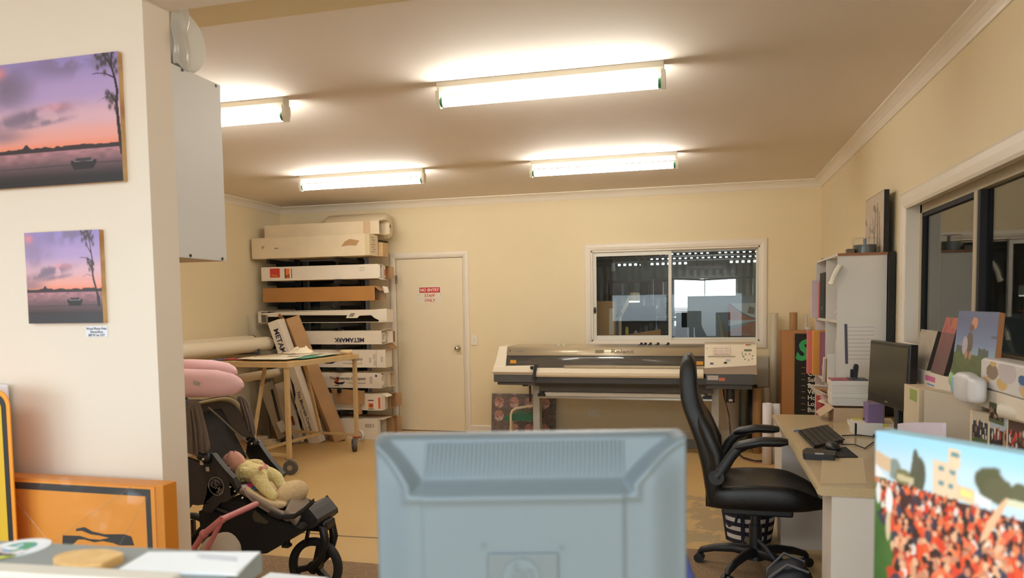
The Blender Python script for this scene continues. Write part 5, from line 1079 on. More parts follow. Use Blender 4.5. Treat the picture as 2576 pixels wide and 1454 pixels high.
# on top
t = empty('canvas_print', (1.14, 5.35, SZ), 'black edged canvas of grey tree shapes standing on the bookshelf', 'canvas')
def trees(u, v):
    n = fbm(10, 3); c = mixc(C3(u, 'c9b9a4'), C3(u, 'bcab98'), n(u, v)); k = np.zeros(u.shape)
    for (x, w, a, top) in ((.55, .03, .10, .8), (.68, .035, -.02, .85), (.30, .02, .25, .55), (.78, .025, -.1, .7), (.45, .02, -.2, .62)):
        k = np.maximum(k, ((np.abs(u-x-a*(v-.5)) < w*(1.2-v*.6)) & (v < top))*1.)
    k = np.maximum(k, (np.hypot((u-.60)/.16, (v-.8)/.10) < 1)*(n(u, v) > .45)); k = np.maximum(k, (np.abs(v-.38-.5*np.abs(u-.5)) < .06)*(n(u, v) > .5)*.8)
    return mixc(c, C3(u, '6d6259'), k*.75)
wobj('canvas_block', MB().box(1.105, 5.10, SZ-.001, 1.135, 5.64, 2.165), mat('canvas black edge', '191817', .7, var=.04), t); wpaint('print', trees, (1.1045, 5.64, SZ+.002), -Y, Z, .54, .385, 110, 90, t, .5)
tag(obj('black_board', MB().box(1.132, 5.06, 0, 1.166, 5.6, 1.775), mat('canvas black edge', '191817', .7)), 'tall black edged board standing between the bookshelf and the wall', 'board')
t = empty('spindle_case', (1.0, 5.18, SZ), 'round dark spindle of discs on top of the bookshelf', 'disc spindle')
wobj('discs', MB().cyl((1.02, 5.22, SZ), (1.02, 5.22, SZ+.055), .068, n=32), mat('dark discs', '4a4a48', .25, var=.05), t); wobj('spindle', MB().cyl((1.02, 5.22, SZ+.055), (1.02, 5.22, SZ+.095), .01, n=12), mat('grey spindle', '6b7378', .4), t); wobj('dome', MB().cyl((1.02, 5.22, SZ+.001), (1.02, 5.22, SZ+.10), .074, n=32), clear_m, t)
tag(obj('small_tin', MB().box(.905, 5.16, SZ-.001, .95, 5.22, SZ+.03), mat('tin bronze', '5d4c30', .4, var=.2, scale=60), bevel=.002), 'small dark patterned tin on the bookshelf top', 'tin')
tag(obj('blue_clip', MB().box(.86, 5.9, SZ-.001, .90, 5.93, SZ+.012), mat('blue plastic clip', '4a55a8', .4)), 'tiny blue clip on the far end of the bookshelf top', 'clip')
# ================================================================== work desk along the right wall
DX0, DY0, DY1, DZt = .44, 3.10, 5.06, .735
t = empty('work_desk', (.8, 4.1, 0), 'long beige speckled desk on white pedestals along the right wall', 'desk')
dt = MB().prism([(DX0, DZt-.019), (DX0+.006, DZt-.006), (DX0+.02, DZt), (XR-.004, DZt), (XR-.004, DZt-.038), (DX0+.02, DZt-.038), (DX0+.006, DZt-.032)], (0, DY0, 0), X, Z, Y*(DY1-DY0)); wobj('desk_top', dt, bench_m, t, bevel=.003)
ped = mat('lilac white melamine', 'd9d3cd', .45, var=.012)
wobj('pedestal', MB().box(.50, DY0+.015, 0, 1.165, 3.34, DZt-.038), ped, t, bevel=.001); wobj('pedestal', MB().box(.456, 4.57, 0, 1.165, 5.0, DZt-.038), ped, t, bevel=.001)
wobj('modesty_panel', MB().box(1.12, 3.34, .25, 1.136, 4.57, DZt-.038), ped, t)
# keyboard, mouse, pads
def flat(name, pix, z0, z1, m, parent=None, **k):
    q = [at(x, y, Z=z1) for x, y in pix]
    if sum(q[i].x*q[(i+1) % len(q)].y-q[(i+1) % len(q)].x*q[i].y for i in range(len(q))) < 0: q.reverse()
    return wobj(name, MB().prism([(p.x, p.y) for p in q], (0, 0, z0), X, Y, Z*(z1-z0)), m, parent, **k)
kz = DZt+.022; K = [at(x, y, Z=kz) for x, y in ((2008, 1082), (2082, 1068), (2121, 1106), (2048, 1122))]
t = empty('keyboard', ((K[0].x+K[2].x)/2, (K[0].y+K[2].y)/2, DZt), 'black keyboard on the speckled desk in front of the dark screen', 'keyboard')
flat('case', ((2008, 1082), (2082, 1068), (2121, 1106), (2048, 1122)), DZt+.001, kz-.006, black_p, t, bevel=.004)
kb = MB(); ku, kv = K[1]-K[0], K[3]-K[0]
for r_ in range(5):
    for c in range(15):
        p = K[0]+ku*(.06+.88*(r_+.5)/5)+kv*(.03+.94*(c+.5)/15); kb.obox((p.x, p.y, kz-.003), ku.normalized(), (Z.cross(ku.normalized())), Z, ku.length*.145, kv.length*.052, .006)
wobj('keys', kb, mat('key black', '26251f', .5, var=.05), t)
tag(flat('mouse_pad', ((2068, 1150), (2159, 1149), (2128, 1124), (2068, 1127)), DZt+.0005, DZt+.004, black_f), 'black mouse pad under the mouse on the desk', 'mouse pad')
c = at(2094, 1122, Z=DZt+.02); t = empty('mouse', (c.x, c.y, DZt+.004), 'black computer mouse beside the keyboard', 'mouse')
obj('shell', MB().ell((0, 0, .012), (.034, .058, .026), 20, 12, fn=lambda q: (q.x, q.y, max(q.z, -.011))), black_p, t); obj('wheel', MB().cyl((-.003, .03, .034), (.003, .03, .034), .006, n=12), dgrey, t)
tag(obj('mouse_cable', MB().tube([at(x, y, Z=DZt+.006) for x, y in ((2116, 1118), (2150, 1118), (2175, 1128), (2198, 1112))], .003, 8), black_r), 'thin mouse cable curving over the desk to the right', 'cable')
tag(obj('keyboard_cable', MB().tube([at(x, y, Z=DZt+.006) for x, y in ((2118, 1096), (2160, 1094), (2204, 1100))], .003, 8), black_r), 'thin keyboard cable crossing the desk', 'cable')
t = empty('desk_phone', at(2055, 1136, Z=DZt), 'flat black handset with a pale label lying at the desk edge below the mouse', 'phone')
flat('body', ((2019, 1132), (2030, 1126), (2104, 1134), (2100, 1145), (2022, 1141)), DZt+.001, DZt+.028, black_p, t, bevel=.006); flat('label', ((2050, 1139), (2072, 1140), (2072, 1143), (2050, 1142)), DZt+.028, DZt+.029, mat('silver label', 'c9c6c0', .4, var=.02), t)
tag(flat('envelope', ((2068, 1153), (2172, 1153), (2180, 1216), (2064, 1216)), DZt+.0003, DZt+.002, mat('beige envelope', 'c8b48f', .45, var=.02)), 'beige envelope lying on the near end of the desk', 'envelope')
tag(flat('pen', ((1996, 1079), (2010, 1078), (2011, 1081), (1997, 1082)), DZt+.001, DZt+.009, mat('silver blue pen', 'aab2cc', .3, metal=.3, var=.1, scale=40)), 'short silver pen beside the keyboard', 'pen')
# screen
A_, B_ = at(2190, 853, D=4.17), at(2290, 869, D=3.66); zt, zb = 1.246, .905; A_.z = B_.z = zt
sx = (B_-A_); ws = sx.length; sx.normalize(); sn = sx.cross(Z)   # faces left (the chair)
if sn.x > 0: sn = -sn
t = empty('computer_screen', ((A_.x+B_.x)/2+.02, (A_.y+B_.y)/2, DZt), 'black flat computer screen on the desk, dark display turned to the chair', 'monitor')
tilt = .012
wobj('housing', MB().hexa([A_+V((0, 0, zb-zt))+sn*.012, B_+V((0, 0, zb-zt))+sn*.012, B_+V((0, 0, zb-zt))-sn*.035, A_+V((0, 0, zb-zt))-sn*.035], [A_-sn*.0, B_-sn*.0, B_-sn*.04, A_-sn*.04]), mat('glossy black bezel', '151515', .3, var=0), t, bevel=.005)
d0 = A_+sx*.018+V((0, 0, zb-zt+.05))+sn*.0125; up_ = (V((0, 0, zt-zb))-sn*.012).normalized()
wobj('display', MB().hexa([d0, d0+sx*(ws-.036), d0+sx*(ws-.036)-sn*.004, d0-sn*.004], [d0+up_*.272, d0+sx*(ws-.036)+up_*.272, d0+sx*(ws-.036)+up_*.272-sn*.004, d0+up_*.272-sn*.004]), mat('dark display', '2b291f', .22, spec=.6, var=0), t)
sc_ = (A_+B_)/2; wobj('neck', MB().box(sc_.x+.038, sc_.y-.04, DZt+.01, sc_.x+.066, sc_.y+.04, zb+.12), black_p, t, bevel=.004)
wobj('foot', MB().cyl((sc_.x+.035, sc_.y, DZt+.001), (sc_.x+.035, sc_.y, DZt+.012), .105, n=32), black_p, t)
wobj('logo', MB().obox((A_+B_)/2+V((0, 0, zb-zt+.022))+sn*.0115, sx, sn, Z, .035, .002, .008), steel, t)
# boxes at the far end of the desk
t = empty('carton', (.88, 4.93, DZt), 'open beige carton under the white boxes at the far end of the desk', 'box')
wobj('body', MB().box(.775, 4.79, DZt, .78, 5.04, .82).box(.975, 4.79, DZt, .98, 5.04, .82).box(.78, 4.79, DZt, .975, 4.795, .82).box(.78, 5.035, DZt, .975, 5.04, .82).box(.78, 4.795, DZt, .975, 5.035, DZt+.005), mat('beige carton', 'bca283', .8, var=.05), t)
wobj('flap', MB().add([(.775, 4.79, .82), (.775, 5.0, .82), (.70, 5.0, .765), (.70, 4.79, .765)], [(0, 1, 2, 3)]), MATS['beige carton'], t, solid=.004)
for i, lab in enumerate(('lower white box of the pair beside the bookshelf', 'upper white box of the pair beside the bookshelf')):
    z = .822+.078*i; t = empty('white_box', (.88, 4.97, z), lab, 'box', 'white boxes on the desk'); wobj('body', MB().box(.778, 4.88, z, .982, 5.03, z+.062), ped, t, bevel=.001); wobj('lid', MB().box(.775, 4.877, z+.05, .985, 5.033, z+.0775), white_m, t, bevel=.001)
tag(obj('magazine', MB().box(.775, 4.88, .9785, .88, 5.02, .984), mat('crimson cover', 'a03a4c', .4, var=.15, scale=40)), 'crimson magazine on top of the white boxes', 'magazine'); tag(obj('magazine', MB().box(.885, 4.885, .9785, .985, 5.02, .986), mat('dark cover', '4d4547', .4, var=.15, scale=40)), 'dark magazine on the right of the white box top', 'magazine')
t = empty('stapler', (.915, 4.93, .986), 'black stapler standing upright on the white boxes', 'stapler'); wobj('base', MB().box(.902, 4.90, .9865, .928, 4.97, .995), dgrey, t); wobj('body', MB().prism([(0, 0), (.026, 0), (.032, .07), (.026, .082), (.01, .082), (.004, .06)], (.905, 4.92, .995), X, Z, Y*.03), black_p, t, bevel=.004)
wobj('arm', MB().beam((.897, 4.935, .995), (.899, 4.935, 1.045), .014, .014), black_p, t, bevel=.003)
tag(obj('purple_box', MB().box(.93, 4.62, DZt, 1.02, 4.74, .87), mat('purple plastic', '7b6791', .5, var=.04), bevel=.004), 'purple box behind the lower left corner of the dark screen', 'box')
tag(flat('paper_stack', ((2128, 1050), (2240, 1052), (2262, 1078), (2150, 1080)), DZt+.0005, DZt+.02, paper_c), 'white paper stack on the desk below the dark screen', 'papers')
tag(flat('sticky_note', ((2142, 1047), (2170, 1047), (2170, 1053), (2142, 1053)), DZt+.0205, DZt+.026, MATS['yellow tab']), 'yellow note block on the left of the paper stack', 'sticky notes'); tag(flat('yellow_strip', ((2183, 1057), (2190, 1055), (2238, 1070), (2220, 1074)), DZt+.0205, DZt+.022, MATS['yellow tab']), 'long yellow strip across the paper stack', 'note')
p = at(2150, 1096, Z=DZt); tag(obj('white_holder', MB().box(p.x, p.y, DZt+.0005, p.x+.14, p.y+.012, DZt+.07).box(p.x, p.y-.0, DZt+.0005, p.x+.012, p.y+.14, DZt+.07), white_m, bevel=.002), 'white corner holder on the desk in front of the paper stack', 'holder')
tag(obj('black_pen', MB().cyl(at(2172, 1054, Z=DZt+.034), at(2212, 1053, Z=DZt+.034), .006, n=10), black_p), 'black marker lying on the papers below the screen', 'pen')
for a in ((2262, 2380),):
    q = [at(2258, 1066, X=.93), at(2320, 1062, X=.925), at(2381, 1064, X=.93)]
    lp = MB(); lp.surf(lambda u, v: V((.93-.02*math.sin(u*3.1), q[0].y+(q[2].y-q[0].y)*u, DZt+.001+(q[0].z+(q[2].z-q[0].z)*u+.004*math.sin(u*3.1)-DZt-.001)*v)), 16, 4)
    tag(obj('lilac_letter', lp, mat('lilac letter paper', 'd3cbdc', .7, var=.01), solid=.001), 'lilac white letter standing bent in front of the grey carton', 'letter')
# cartons under the window ledge
g0, g1 = at(2325, 980, Z=1.06), at(2470, 1010, Z=1.06); gd = V((g1.x-g0.x, g1.y-g0.y, 0)); gl = gd.length; gd.normalize(); gn = Z.cross(gd)
if gn.x < 0: gn = -gn
t = empty('grey_carton', (g0.x+.05, g0.y-.2, DZt), 'plain greyish carton at the wall right of the dark screen', 'box')
wobj('body', MB().hexa([V((g0.x, g0.y, DZt+.001)), V((g1.x, g1.y, DZt+.001)), V((g1.x, g1.y, DZt+.001))+gn*.055, V((g0.x, g0.y, DZt+.001))+gn*.075], [V((g0.x, g0.y, 1.06)), V((g1.x, g1.y, 1.06)), V((g1.x, g1.y, 1.06))+gn*.055, V((g0.x, g0.y, 1.06))+gn*.075]), mat('greyish beige carton', 'c3b7a4', .7, var=.03), t, bevel=.002)
t = empty('cream_carton', (1.03, 3.95, DZt), 'cream carton with a green sticker between the dark screen and the grey carton', 'box')
wobj('body', MB().box(.985, 3.80, DZt+.001, 1.14, 4.06, 1.05), cbox, t, bevel=.002); wobj('sticker', MB().box(.9838, 3.83, .985, .985, 3.95, 1.04), mat('green sticker', '97a85c', .6, var=.03), t)
t = empty('window_ledge', (1.12, 3.5, 1.04), 'white ledge board under the side window carrying the canvases', 'ledge'); wobj('board', MB().box(1.07, 2.2, 1.045, XR, 4.78, 1.12), trim_m, t, bevel=.003)
a = at(2322, 940, X=1.058); wobj('sticker', MB().box(1.068, a.y-.15, 1.075, 1.07, a.y, 1.10), mat('magenta print', 'c86a9a', .6, var=.05), t); wobj('sticker', MB().box(1.068, a.y-.14, 1.055, 1.07, a.y-.03, 1.063), mat('blue print', '6f8fc8', .6, var=.05), t)
def canvas4(name, label, BL, BR, TL, xb, xt, fn, edge, nu, nv, th=.02, ztop=None):
    bl, br, tl = at(*BL, X=xb), at(*BR, X=xb), at(*TL, X=xt); bl.z = br.z = 1.1215; ax, ay = br-bl, tl-bl; n = ax.cross(ay).normalized()
    if n.x > 0: n = -n
    t = empty(name, bl, label, 'canvas', 'canvases on the window ledge'); wobj('block', MB().hexa([bl, br, br-n*th, bl-n*th], [bl+ay, br+ay, br+ay-n*th, bl+ay-n*th]), edge, t); 
    us = bl+n*.0008; wpaint('print', fn, us, ax, ay, ax.length, ay.length, nu, nv, t, .4) if abs(ax.normalized().dot(ay.normalized())) < .001 else None
    if abs(ax.normalized().dot(ay.normalized())) >= .001:
        o = paint('print', fn, (0, 0, 0), X, Y, 1, 1, nu, nv, t, .4); M_ = Matrix(((ax.x, ay.x, 0, us.x), (ax.y, ay.y, 0, us.y), (ax.z, ay.z, 0, us.z), (0, 0, 0, 1)))
        for v_ in o.data.vertices: v_.co = M_ @ v_.co
        weld(o)
def sketch(u, v):
    n = fbm(6, 4); c = mixc(C3(u, 'b9ab95'), C3(u, 'a39580'), n(u, v)); return mixc(c, C3(u, '85776a'), (np.abs(np.sin((u+.5*v)*9+n(u, v)*6)) < .25)*.5)
def redp_(u, v):
    n = fbm(12, 3); c = mixc(C3(u, '8c4a48'), C3(u, '5e3a3c'), n(u, v)); c = mixc(c, C3(u, 'b5524a'), ((v > .72) & (n(u, v) > .42))*.9); c = mixc(c, C3(u, 'b3613c'), ((v > .8) & (u > .55))*.9); return mixc(c, C3(u, '6b4a48'), sst(.6, .2, v))
def child(u, v):
    n = fbm(20, 3); c = mixc(C3(u, '7d8fb5'), C3(u, '56618a'), sst(.4, .95, v)); c = mixc(c, C3(u, '8ba3ba'), sst(.55, .4, v)); 
    tr = (v < .46+.06*n(u, v)) & ((np.abs(u-.73) < .12) | (np.abs(u-.14) < .09)); c = np.where(tr[..., None], C3(u, '4d5a55'), c)
    c = np.where((v < .39)[..., None], mixc(C3(u, '65703f'), C3(u, '4a5634'), n(u, v)), c)
    b_ = lambda x, y, rx, ry: np.hypot((u-x)/rx, (v-y)/ry) < 1
    c = np.where(b_(.46, .83, .075, .085)[..., None], C3(u, 'c98b6a'), c); c = np.where((b_(.40, .76, .06, .05))[..., None], C3(u, '6f5148'), c)
    c = np.where(b_(.38, .54, .09, .16)[..., None], C3(u, '5e5148'), c); c = np.where(b_(.27, .50, .07, .13)[..., None], C3(u, 'b9b0b6'), c); c = np.where((b_(.33, .375, .035, .06) | b_(.43, .375, .035, .06))[..., None], C3(u, 'b5896c'), c)
    return mixc(c, C3(u, '4a5062'), ((np.abs(v-.66) < .02) & (u > .88))*.8)
canvas4('canvas_print', 'small grey brown canvas at the far end of the window ledge', (2291, 925), (2331, 933), (2318, 828), 1.075, 1.135, sketch, mat('dark canvas edge', '2f2a26', .7, var=.04), 50, 50)
canvas4('canvas_print', 'narrow reddish canvas between the grey brown one and the blue sky one', (2341, 936), (2374, 941), (2380, 798), 1.07, 1.145, redp_, MATS['dark canvas edge'], 60, 60)
canvas4('canvas_print', 'blue sky and green lawn canvas with a small figure, leaning at the side window', (2392, 946), (2496, 958), (2413, 782), 1.07, 1.15, child, mat('orange wood edge', 'b3794f', .6, var=.05), 110, 110)
# packs, bag, roll and photo board nearer the camera
def circles(u, v):
    c = C3(u, 'ddd8d6'); 
    for (x, y, r_, co) in ((.16, .62, .085, '8e7a68'), (.30, .28, .07, 'd6b26a'), (.08, .25, .05, 'dcb98a'), (.36, .72, .12, 'c9c2c6'), (.62, .35, .11, 'c4bec4'), (.55, .58, .05, '3d6aa0'), (.62, .2, .08, 'dcb56e'), (.82, .65, .1, 'd6b26a'), (.17, .97, .045, 'd9b578'), (.92, .25, .08, '8e7a68')):
        c = np.where((np.hypot(u-x, (v-y)*.30/1.0) < r_)[..., None], C3(u, co), c)
    return c
t = empty('wipes_pack', (1.08, 2.8, 1.12), 'white pack with gold and brown circles on the window ledge', 'pack'); wobj('pack', MB().box(1.068, 2.55, 1.1205, 1.155, 3.27, 1.24), mat('pack white', 'ddd8d6', .4, var=.01), t, bevel=.012); wpaint('print', circles, (1.0665, 3.262, 1.128), -Y, Z, .70, .104, 120, 40, t, .35)
t = empty('nappy_bag', (1.03, 3.36, 1.061), 'white plastic bag with pale blue print on the grey carton', 'bag')
wobj('bag', MB().ell((1.025, 3.27, 1.118), (.032, .14, .057), 32, 20, fn=lambda q: (.032*math.copysign(abs(q.x/.032)**.5, q.x)*(1+.15*math.sin(q.y*60)), .14*math.copysign(abs(q.y/.14)**.6, q.y), .057*math.copysign(abs(q.z/.057)**.6, q.z)*(1+.07*math.sin(q.y*47+1)))), mat('white plastic bag', 'd9d9dc', .35, var=.02), t); wobj('blue_print', MB().ell((.997, 3.36, 1.118), (.006, .024, .034), 12, 8), mat('pale blue print', '8fb8cf', .4, var=.04), t); wobj('green_print', MB().ell((1.003, 3.40, 1.14), (.012, .012, .03), 12, 8), mat('pale green print', 'a9c48a', .4, var=.04), t)
f0, f1 = at(2440, 1030, Z=1.03), at(2576, 1060, Z=1.03); fd = V((f1.x-f0.x, f1.y-f0.y, 0)); fl_ = fd.length; fd.normalize(); fd = (fd+V((-.06, 0, 0))).normalized(); fn_ = Z.cross(fd)
if fn_.x > 0: fn_ = -fn_
f0.z = .742
t = empty('low_bench', (.9, 2.6, 0), 'low white bench under the photo board, mostly hidden by the crowd canvas', 'bench'); wobj('bench_top', MB().box(.72, 2.2, .715, 1.17, 3.07, .74), bench_m, t, bevel=.003)
for y in (2.24, 3.0): wobj('leg', MB().box(.74, y, 0, 1.15, y+.03, .715), ped, t)
t = empty('photo_board', f0, 'cream board covered with snapshots of teams, at the right edge under the white pack', 'board')
LB = .62; wobj('board', MB().hexa([f0, f0+fd*LB, f0+fd*LB-fn_*.03, f0-fn_*.03], [f0+Z*.288, f0+fd*LB+Z*.288, f0+fd*LB+Z*.288-fn_*.03, f0+Z*.288-fn_*.03]), cbox, t, bevel=.002)
def snap(seed, sky, base, hot):
    r = random.Random(seed); n, n2 = fbm(8, 3), fbm(22, 2)
    def fn(u, v):
        c = mixc(C3(u, base), C3(u, '2d2a29'), n(u, v)*1.1); c = np.where((v > .72)[..., None], C3(u, sky), c); c = np.where((v < .16)[..., None], C3(u, '5d6a45'), c)
        for _ in range(26):
            x, y = r.random(), .2+.5*r.random(); m_ = np.hypot((u-x)/.05, (v-y)/.09) < 1; c = np.where(m_[..., None], C3(u, r.choice([hot, '2a2a2e', '7a5a4a', 'b78f78', hot, 'cfc8c0'])), c)
        return c
    return fn
for k, (a, b, w, h, s, sky, base, hot) in enumerate(((.02, .16, .10, .12, 1, 'c9bda8', '4b4a4c', '3c4652'), (.135, .10, .10, .185, 2, 'a9b8c4', '4a4644', 'b0484a'), (.245, .15, .10, .13, 3, '5d4a44', '6a4a44', 'd2464a'), (.355, .14, .12, .13, 4, '5a4a3c', '4a4a3c', 'b5563c'), (.02, .03, .10, .10, 5, 'd8d2cc', '6a6a62', '8a8a4c'), (.135, .0, .10, .09, 6, 'c9c4c0', '4a4648', 'a08078'), (.245, .02, .10, .12, 7, '2a2826', '3a3630', '8a7a4c'), (.355, .01, .12, .12, 8, '6a5a44', '6a5a4a', 'c8503c'), (.49, .05, .12, .2, 9, '8a9aa8', '5a4a44', 'c8603c'))):
    wpaint('snapshot', snap(s, sky, base, hot), f0+fd*a+Z*(b+.005)+fn_*.001, fd, Z, w, h, 26, 26, t, .35)
q = at(2462, 985, X=1.0)
t = tag(paint('snapshot', snap(21, '55604a', '3c3c3a', '6a5a50'), f0+fd*.13+Z*.262+fn_*.003, (fd+V((0, 0, -.05))).normalized(), Z, .09, .075, 24, 20, None, .35), 'loose dark team snapshot stuck above the photo board, beside the white bag', 'photo')
c0 = f0+fd*.27+Z*.288-fn_*.0; tag(obj('white_roll', MB().cyl(f0+fd*.24+Z*(.288+.031)+fn_*.012, f0+fd*.60+Z*(.288+.031)+fn_*.012, .03, n=28), mat('cream roll', 'd9d1c2', .5, var=.015)), 'cream roll lying on top of the photo board', 'roll')
# ================================================================== swivel chair
YC = 4.15
def cp_(x, y, Yq=YC): return at(x, y, Y=Yq)
t = empty('swivel_chair', (.281, 4.148, .007), 'black leather swivel chair with looped arms, turned to the desk', 'chair')
rear = [cp_(1727, 889), cp_(1712, 900), cp_(1709, 940), cp_(1711, 995), cp_(1722, 1030), cp_(1734, 1056), cp_(1750, 1105), cp_(1763, 1150), cp_(1772, 1210), cp_(1778, 1246)]
front = [cp_(1738, 889), cp_(1751, 902), cp_(1755, 940), cp_(1757, 980), cp_(1768, 1012), cp_(1779, 1038), cp_(1798, 1080), cp_(1812, 1115), cp_(1818, 1170), cp_(1812, 1240)]
hw = [.12, .155, .18, .20, .225, .24, .25, .25, .24, .22]; rings = []
for k in range(len(rear)):
    a, b, w = rear[k], front[k], hw[k]; r_ = []
    for (s, f) in ((-1, .12), (-.86, 0), (-.4, .06), (0, .08), (.4, .06), (.86, 0), (1, .12), (1, .88), (.86, 1.), (.45, .86), (0, .80), (-.45, .86), (-.86, 1.), (-1, .88)):
        p = a.lerp(b, f); r_.append(V((p.x, YC+s*w, p.z)))
    rings.append(r_)
wobj('backrest', MB().loft(rings), black_l, t, subsurf=2)
for s in (-1, 1):
    bl = MB(); bl.tube([V((cp_(1745, 1000).x, YC+s*.17, cp_(1745, 1000).z)), V((cp_(1775, 1062).x, YC+s*.235, cp_(1775, 1062).z)), V((cp_(1800, 1120).x, YC+s*.25, cp_(1800, 1120).z)), V((cp_(1806, 1180).x, YC+s*.245, cp_(1806, 1180).z))], .03, 12, rs=[.015, .036, .04, .03]); wobj('back_bolster', bl, black_l, t)
# seat
xs0, xs1 = cp_(1775, 1240).x, .60; seat = []
for k in range(9):
    f = k/8; x = xs0+(xs1-xs0)*f; zt_ = .475+.03*math.sin(f*3.0)-.05*max(0, f-.75)*4*f; zb_ = .385-.0*f+.03*max(0, f-.8)*3; w = .25 if f < .85 else .235; e = .8 if k in (0, 8) else 1
    seat.append([V((x, YC+s*w*e, zb_+(zt_+dz-zb_)*q)) for s, q, dz in ((-1, .25, 0), (-.9, 0, 0), (0, -.05, 0), (.9, 0, 0), (1, .25, 0), (1.02, .8, .03), (.88, 1, .035), (.62, 1, .0), (0, 1, -.008), (-.62, 1, .0), (-.88, 1, .035), (-1.02, .8, .03))])
wobj('seat', MB().loft(seat), black_l, t, subsurf=2)
wobj('seat_plate', MB().box(.10, 4.0, .345, .46, 4.30, .385), black_p, t, bevel=.01)
for s, Ya in ((-1, YC-.285), (1, YC+.285)):
    yy = Ya; pts = [(1802, 1200), (1818, 1180), (1836, 1152), (1856, 1128), (1880, 1118)] if s < 0 else [(1806, 1180), (1818, 1140), (1834, 1112), (1850, 1096), (1876, 1086)]
    P = [at(x, y, Y=yy) for x, y in pts]; P2 = [P[0]+V((0, -s*.03, 0))]+P[1:]
    arm = MB().tube(P, .022, 12, rs=[(.024, .03), (.02, .03), (.02, .028), (.02, .028), (.02, .024)], flat=(0, 1, 0)).cyl(P[0]+V((0, -.02, 0)), P[0]+V((0, .02, 0)), .038, n=24).cyl(P[0]+V((0, 0, 0)), P[0]+V((0, -s*.06, 0)), .02, n=14); wobj('arm_support', arm, black_p, t, bevel=.003)
    e0, e1 = (at(1848, 1126, Y=yy), at(1982, 1112, Y=yy)) if s < 0 else (at(1846, 1089, Y=yy), at(1960, 1080, Y=yy))
    L = [e0, e0.lerp(e1, .12)+V((0, 0, .008)), e0.lerp(e1, .5)+V((0, 0, .016)), e0.lerp(e1, .85)+V((0, 0, .004)), e1]
    wobj('armrest', MB().tube(L, .03, 14, rs=[(.022, .014), (.036, .024), (.038, .025), (.038, .024), (.026, .016)], flat=(0, 1, 0)), black_l, t)
wobj('gas_column', MB().cyl((.281, 4.148, .13), (.281, 4.148, .26), .034, n=20).cyl((.281, 4.148, .26), (.281, 4.148, .345), .026, n=20).cyl((.281, 4.148, .07), (.281, 4.148, .14), .05, .038, n=20), black_p, t)
for k in range(5):
    a = math.radians(167+72*k); d = V((math.cos(a), math.sin(a), 0)); c = V((.281, 4.148, 0))
    wobj('leg', MB().tube([c+d*.03+Z*.11, c+d*.12+Z*.115, c+d*.22+Z*.10, c+d*.29+Z*.078, c+d*.305+Z*.06], .02, 10, rs=[.032, .026, .021, .018, .014]), black_p, t)
    tt = V((-d.y, d.x, 0)); wc = c+d*.305+Z*(.007+.026); wobj('castor', MB().cyl(wc+tt*.006, wc+tt*.026, .026, n=18).cyl(wc-tt*.026, wc-tt*.006, .026, n=18).cyl(wc-tt*.01, wc+tt*.01, .012, n=10), black_p, t, bevel=.004)
# ================================================================== striped basket and backpack
bx, by = .277, 4.72
t = empty('striped_basket', (bx, by, 0), 'round navy and white striped fabric basket on the floor behind the swivel chair', 'basket')
whitef = mat('white canvas fabric', 'd9d4d2', .85, var=.03, scale=20); navyf = mat('navy canvas fabric', '1f2030', .85, var=.05, scale=20)
NB = 10
for k in range(NB):
    z0_, z1_ = .245*k/NB, .245*(k+1)/NB; r0, r1 = .135+.035*k/NB, .135+.035*(k+1)/NB; 
    if k == 0: continue
mbw, mbn = MB(), MB()
for k in range(9):
    z0_, z1_ = .245*k/9, .245*(k+1)/9; (mbn if k % 2 == 0 else mbw).cyl((0, 0, z0_), (0, 0, z1_), .135+.035*k/9, .135+.035*(k+1)/9, n=36, caps=False)
mbn.cyl((0, 0, 0), (0, 0, .002), .133, n=36); obj('body', mbw, whitef, t); obj('stripes', mbn, navyf, t)
for a in (200, 255, 310, 10, 90, 150): obj('strap', MB().beam((.138*math.cos(math.radians(a)), .138*math.sin(math.radians(a)), .002), (.174*math.cos(math.radians(a)), .174*math.sin(math.radians(a)), .245), .024, .004, up=(math.cos(math.radians(a)), math.sin(math.radians(a)), 0)), navyf, t)
for a in (228, 48): obj('handle', MB().tube([(.176*math.cos(math.radians(a+q_)), .176*math.sin(math.radians(a+q_)), z) for q_, z in ((-20, .22), (-14, .14), (0, .11), (14, .14), (20, .22))], .008, 8), navyf, t)
tag(obj('crumpled_paper', MB().ell((bx-.02, by-.03, .225), (.10, .09, .045), 18, 10, fn=lambda q: (q.x*(1+.1*math.sin(q.y*60)), q.y, q.z*(1+.2*math.sin(q.x*50)))), mat('greenish paper', 'c9cfae', .7, var=.2, scale=25)), 'greenish crumpled paper in the striped basket', 'paper')
px_, py_ = .40, 3.60
t = empty('backpack', (px_, py_, 0), 'dark navy backpack with grey straps on the floor at the near desk pedestal', 'backpack')
bag_m = mat('navy nylon', '23242d', .7, var=.08, scale=14, bump=.2, bscale=120)
obj('body', MB().ell((0, 0, .125), (.11, .20, .125), 26, 16, fn=lambda q: (q.x*(1+.05*math.sin(q.y*26)), q.y, max(q.z, -.12)*(1+.07*math.sin(q.x*30)))), bag_m, t); obj('pocket', MB().ell((-.03, -.13, .07), (.09, .06, .055), 18, 12), bag_m, t)
for s in (-1, 1): obj('strap', MB().tube([(-.10, .12*s*.6, .08), (-.09, .09*s*.6, .19), (-.02, .08*s, .262), (.07, .07*s, .23)], .02, 8, rs=[(.018, .006)]*4), mat('grey webbing', '6b6a6c', .8, var=.05), t)
obj('grab_loop', MB().tube([(-.06, .1, .22), (-.10, .13, .27), (-.13, .17, .29), (-.08, .16, .23)], .009, 8), bag_m, t)
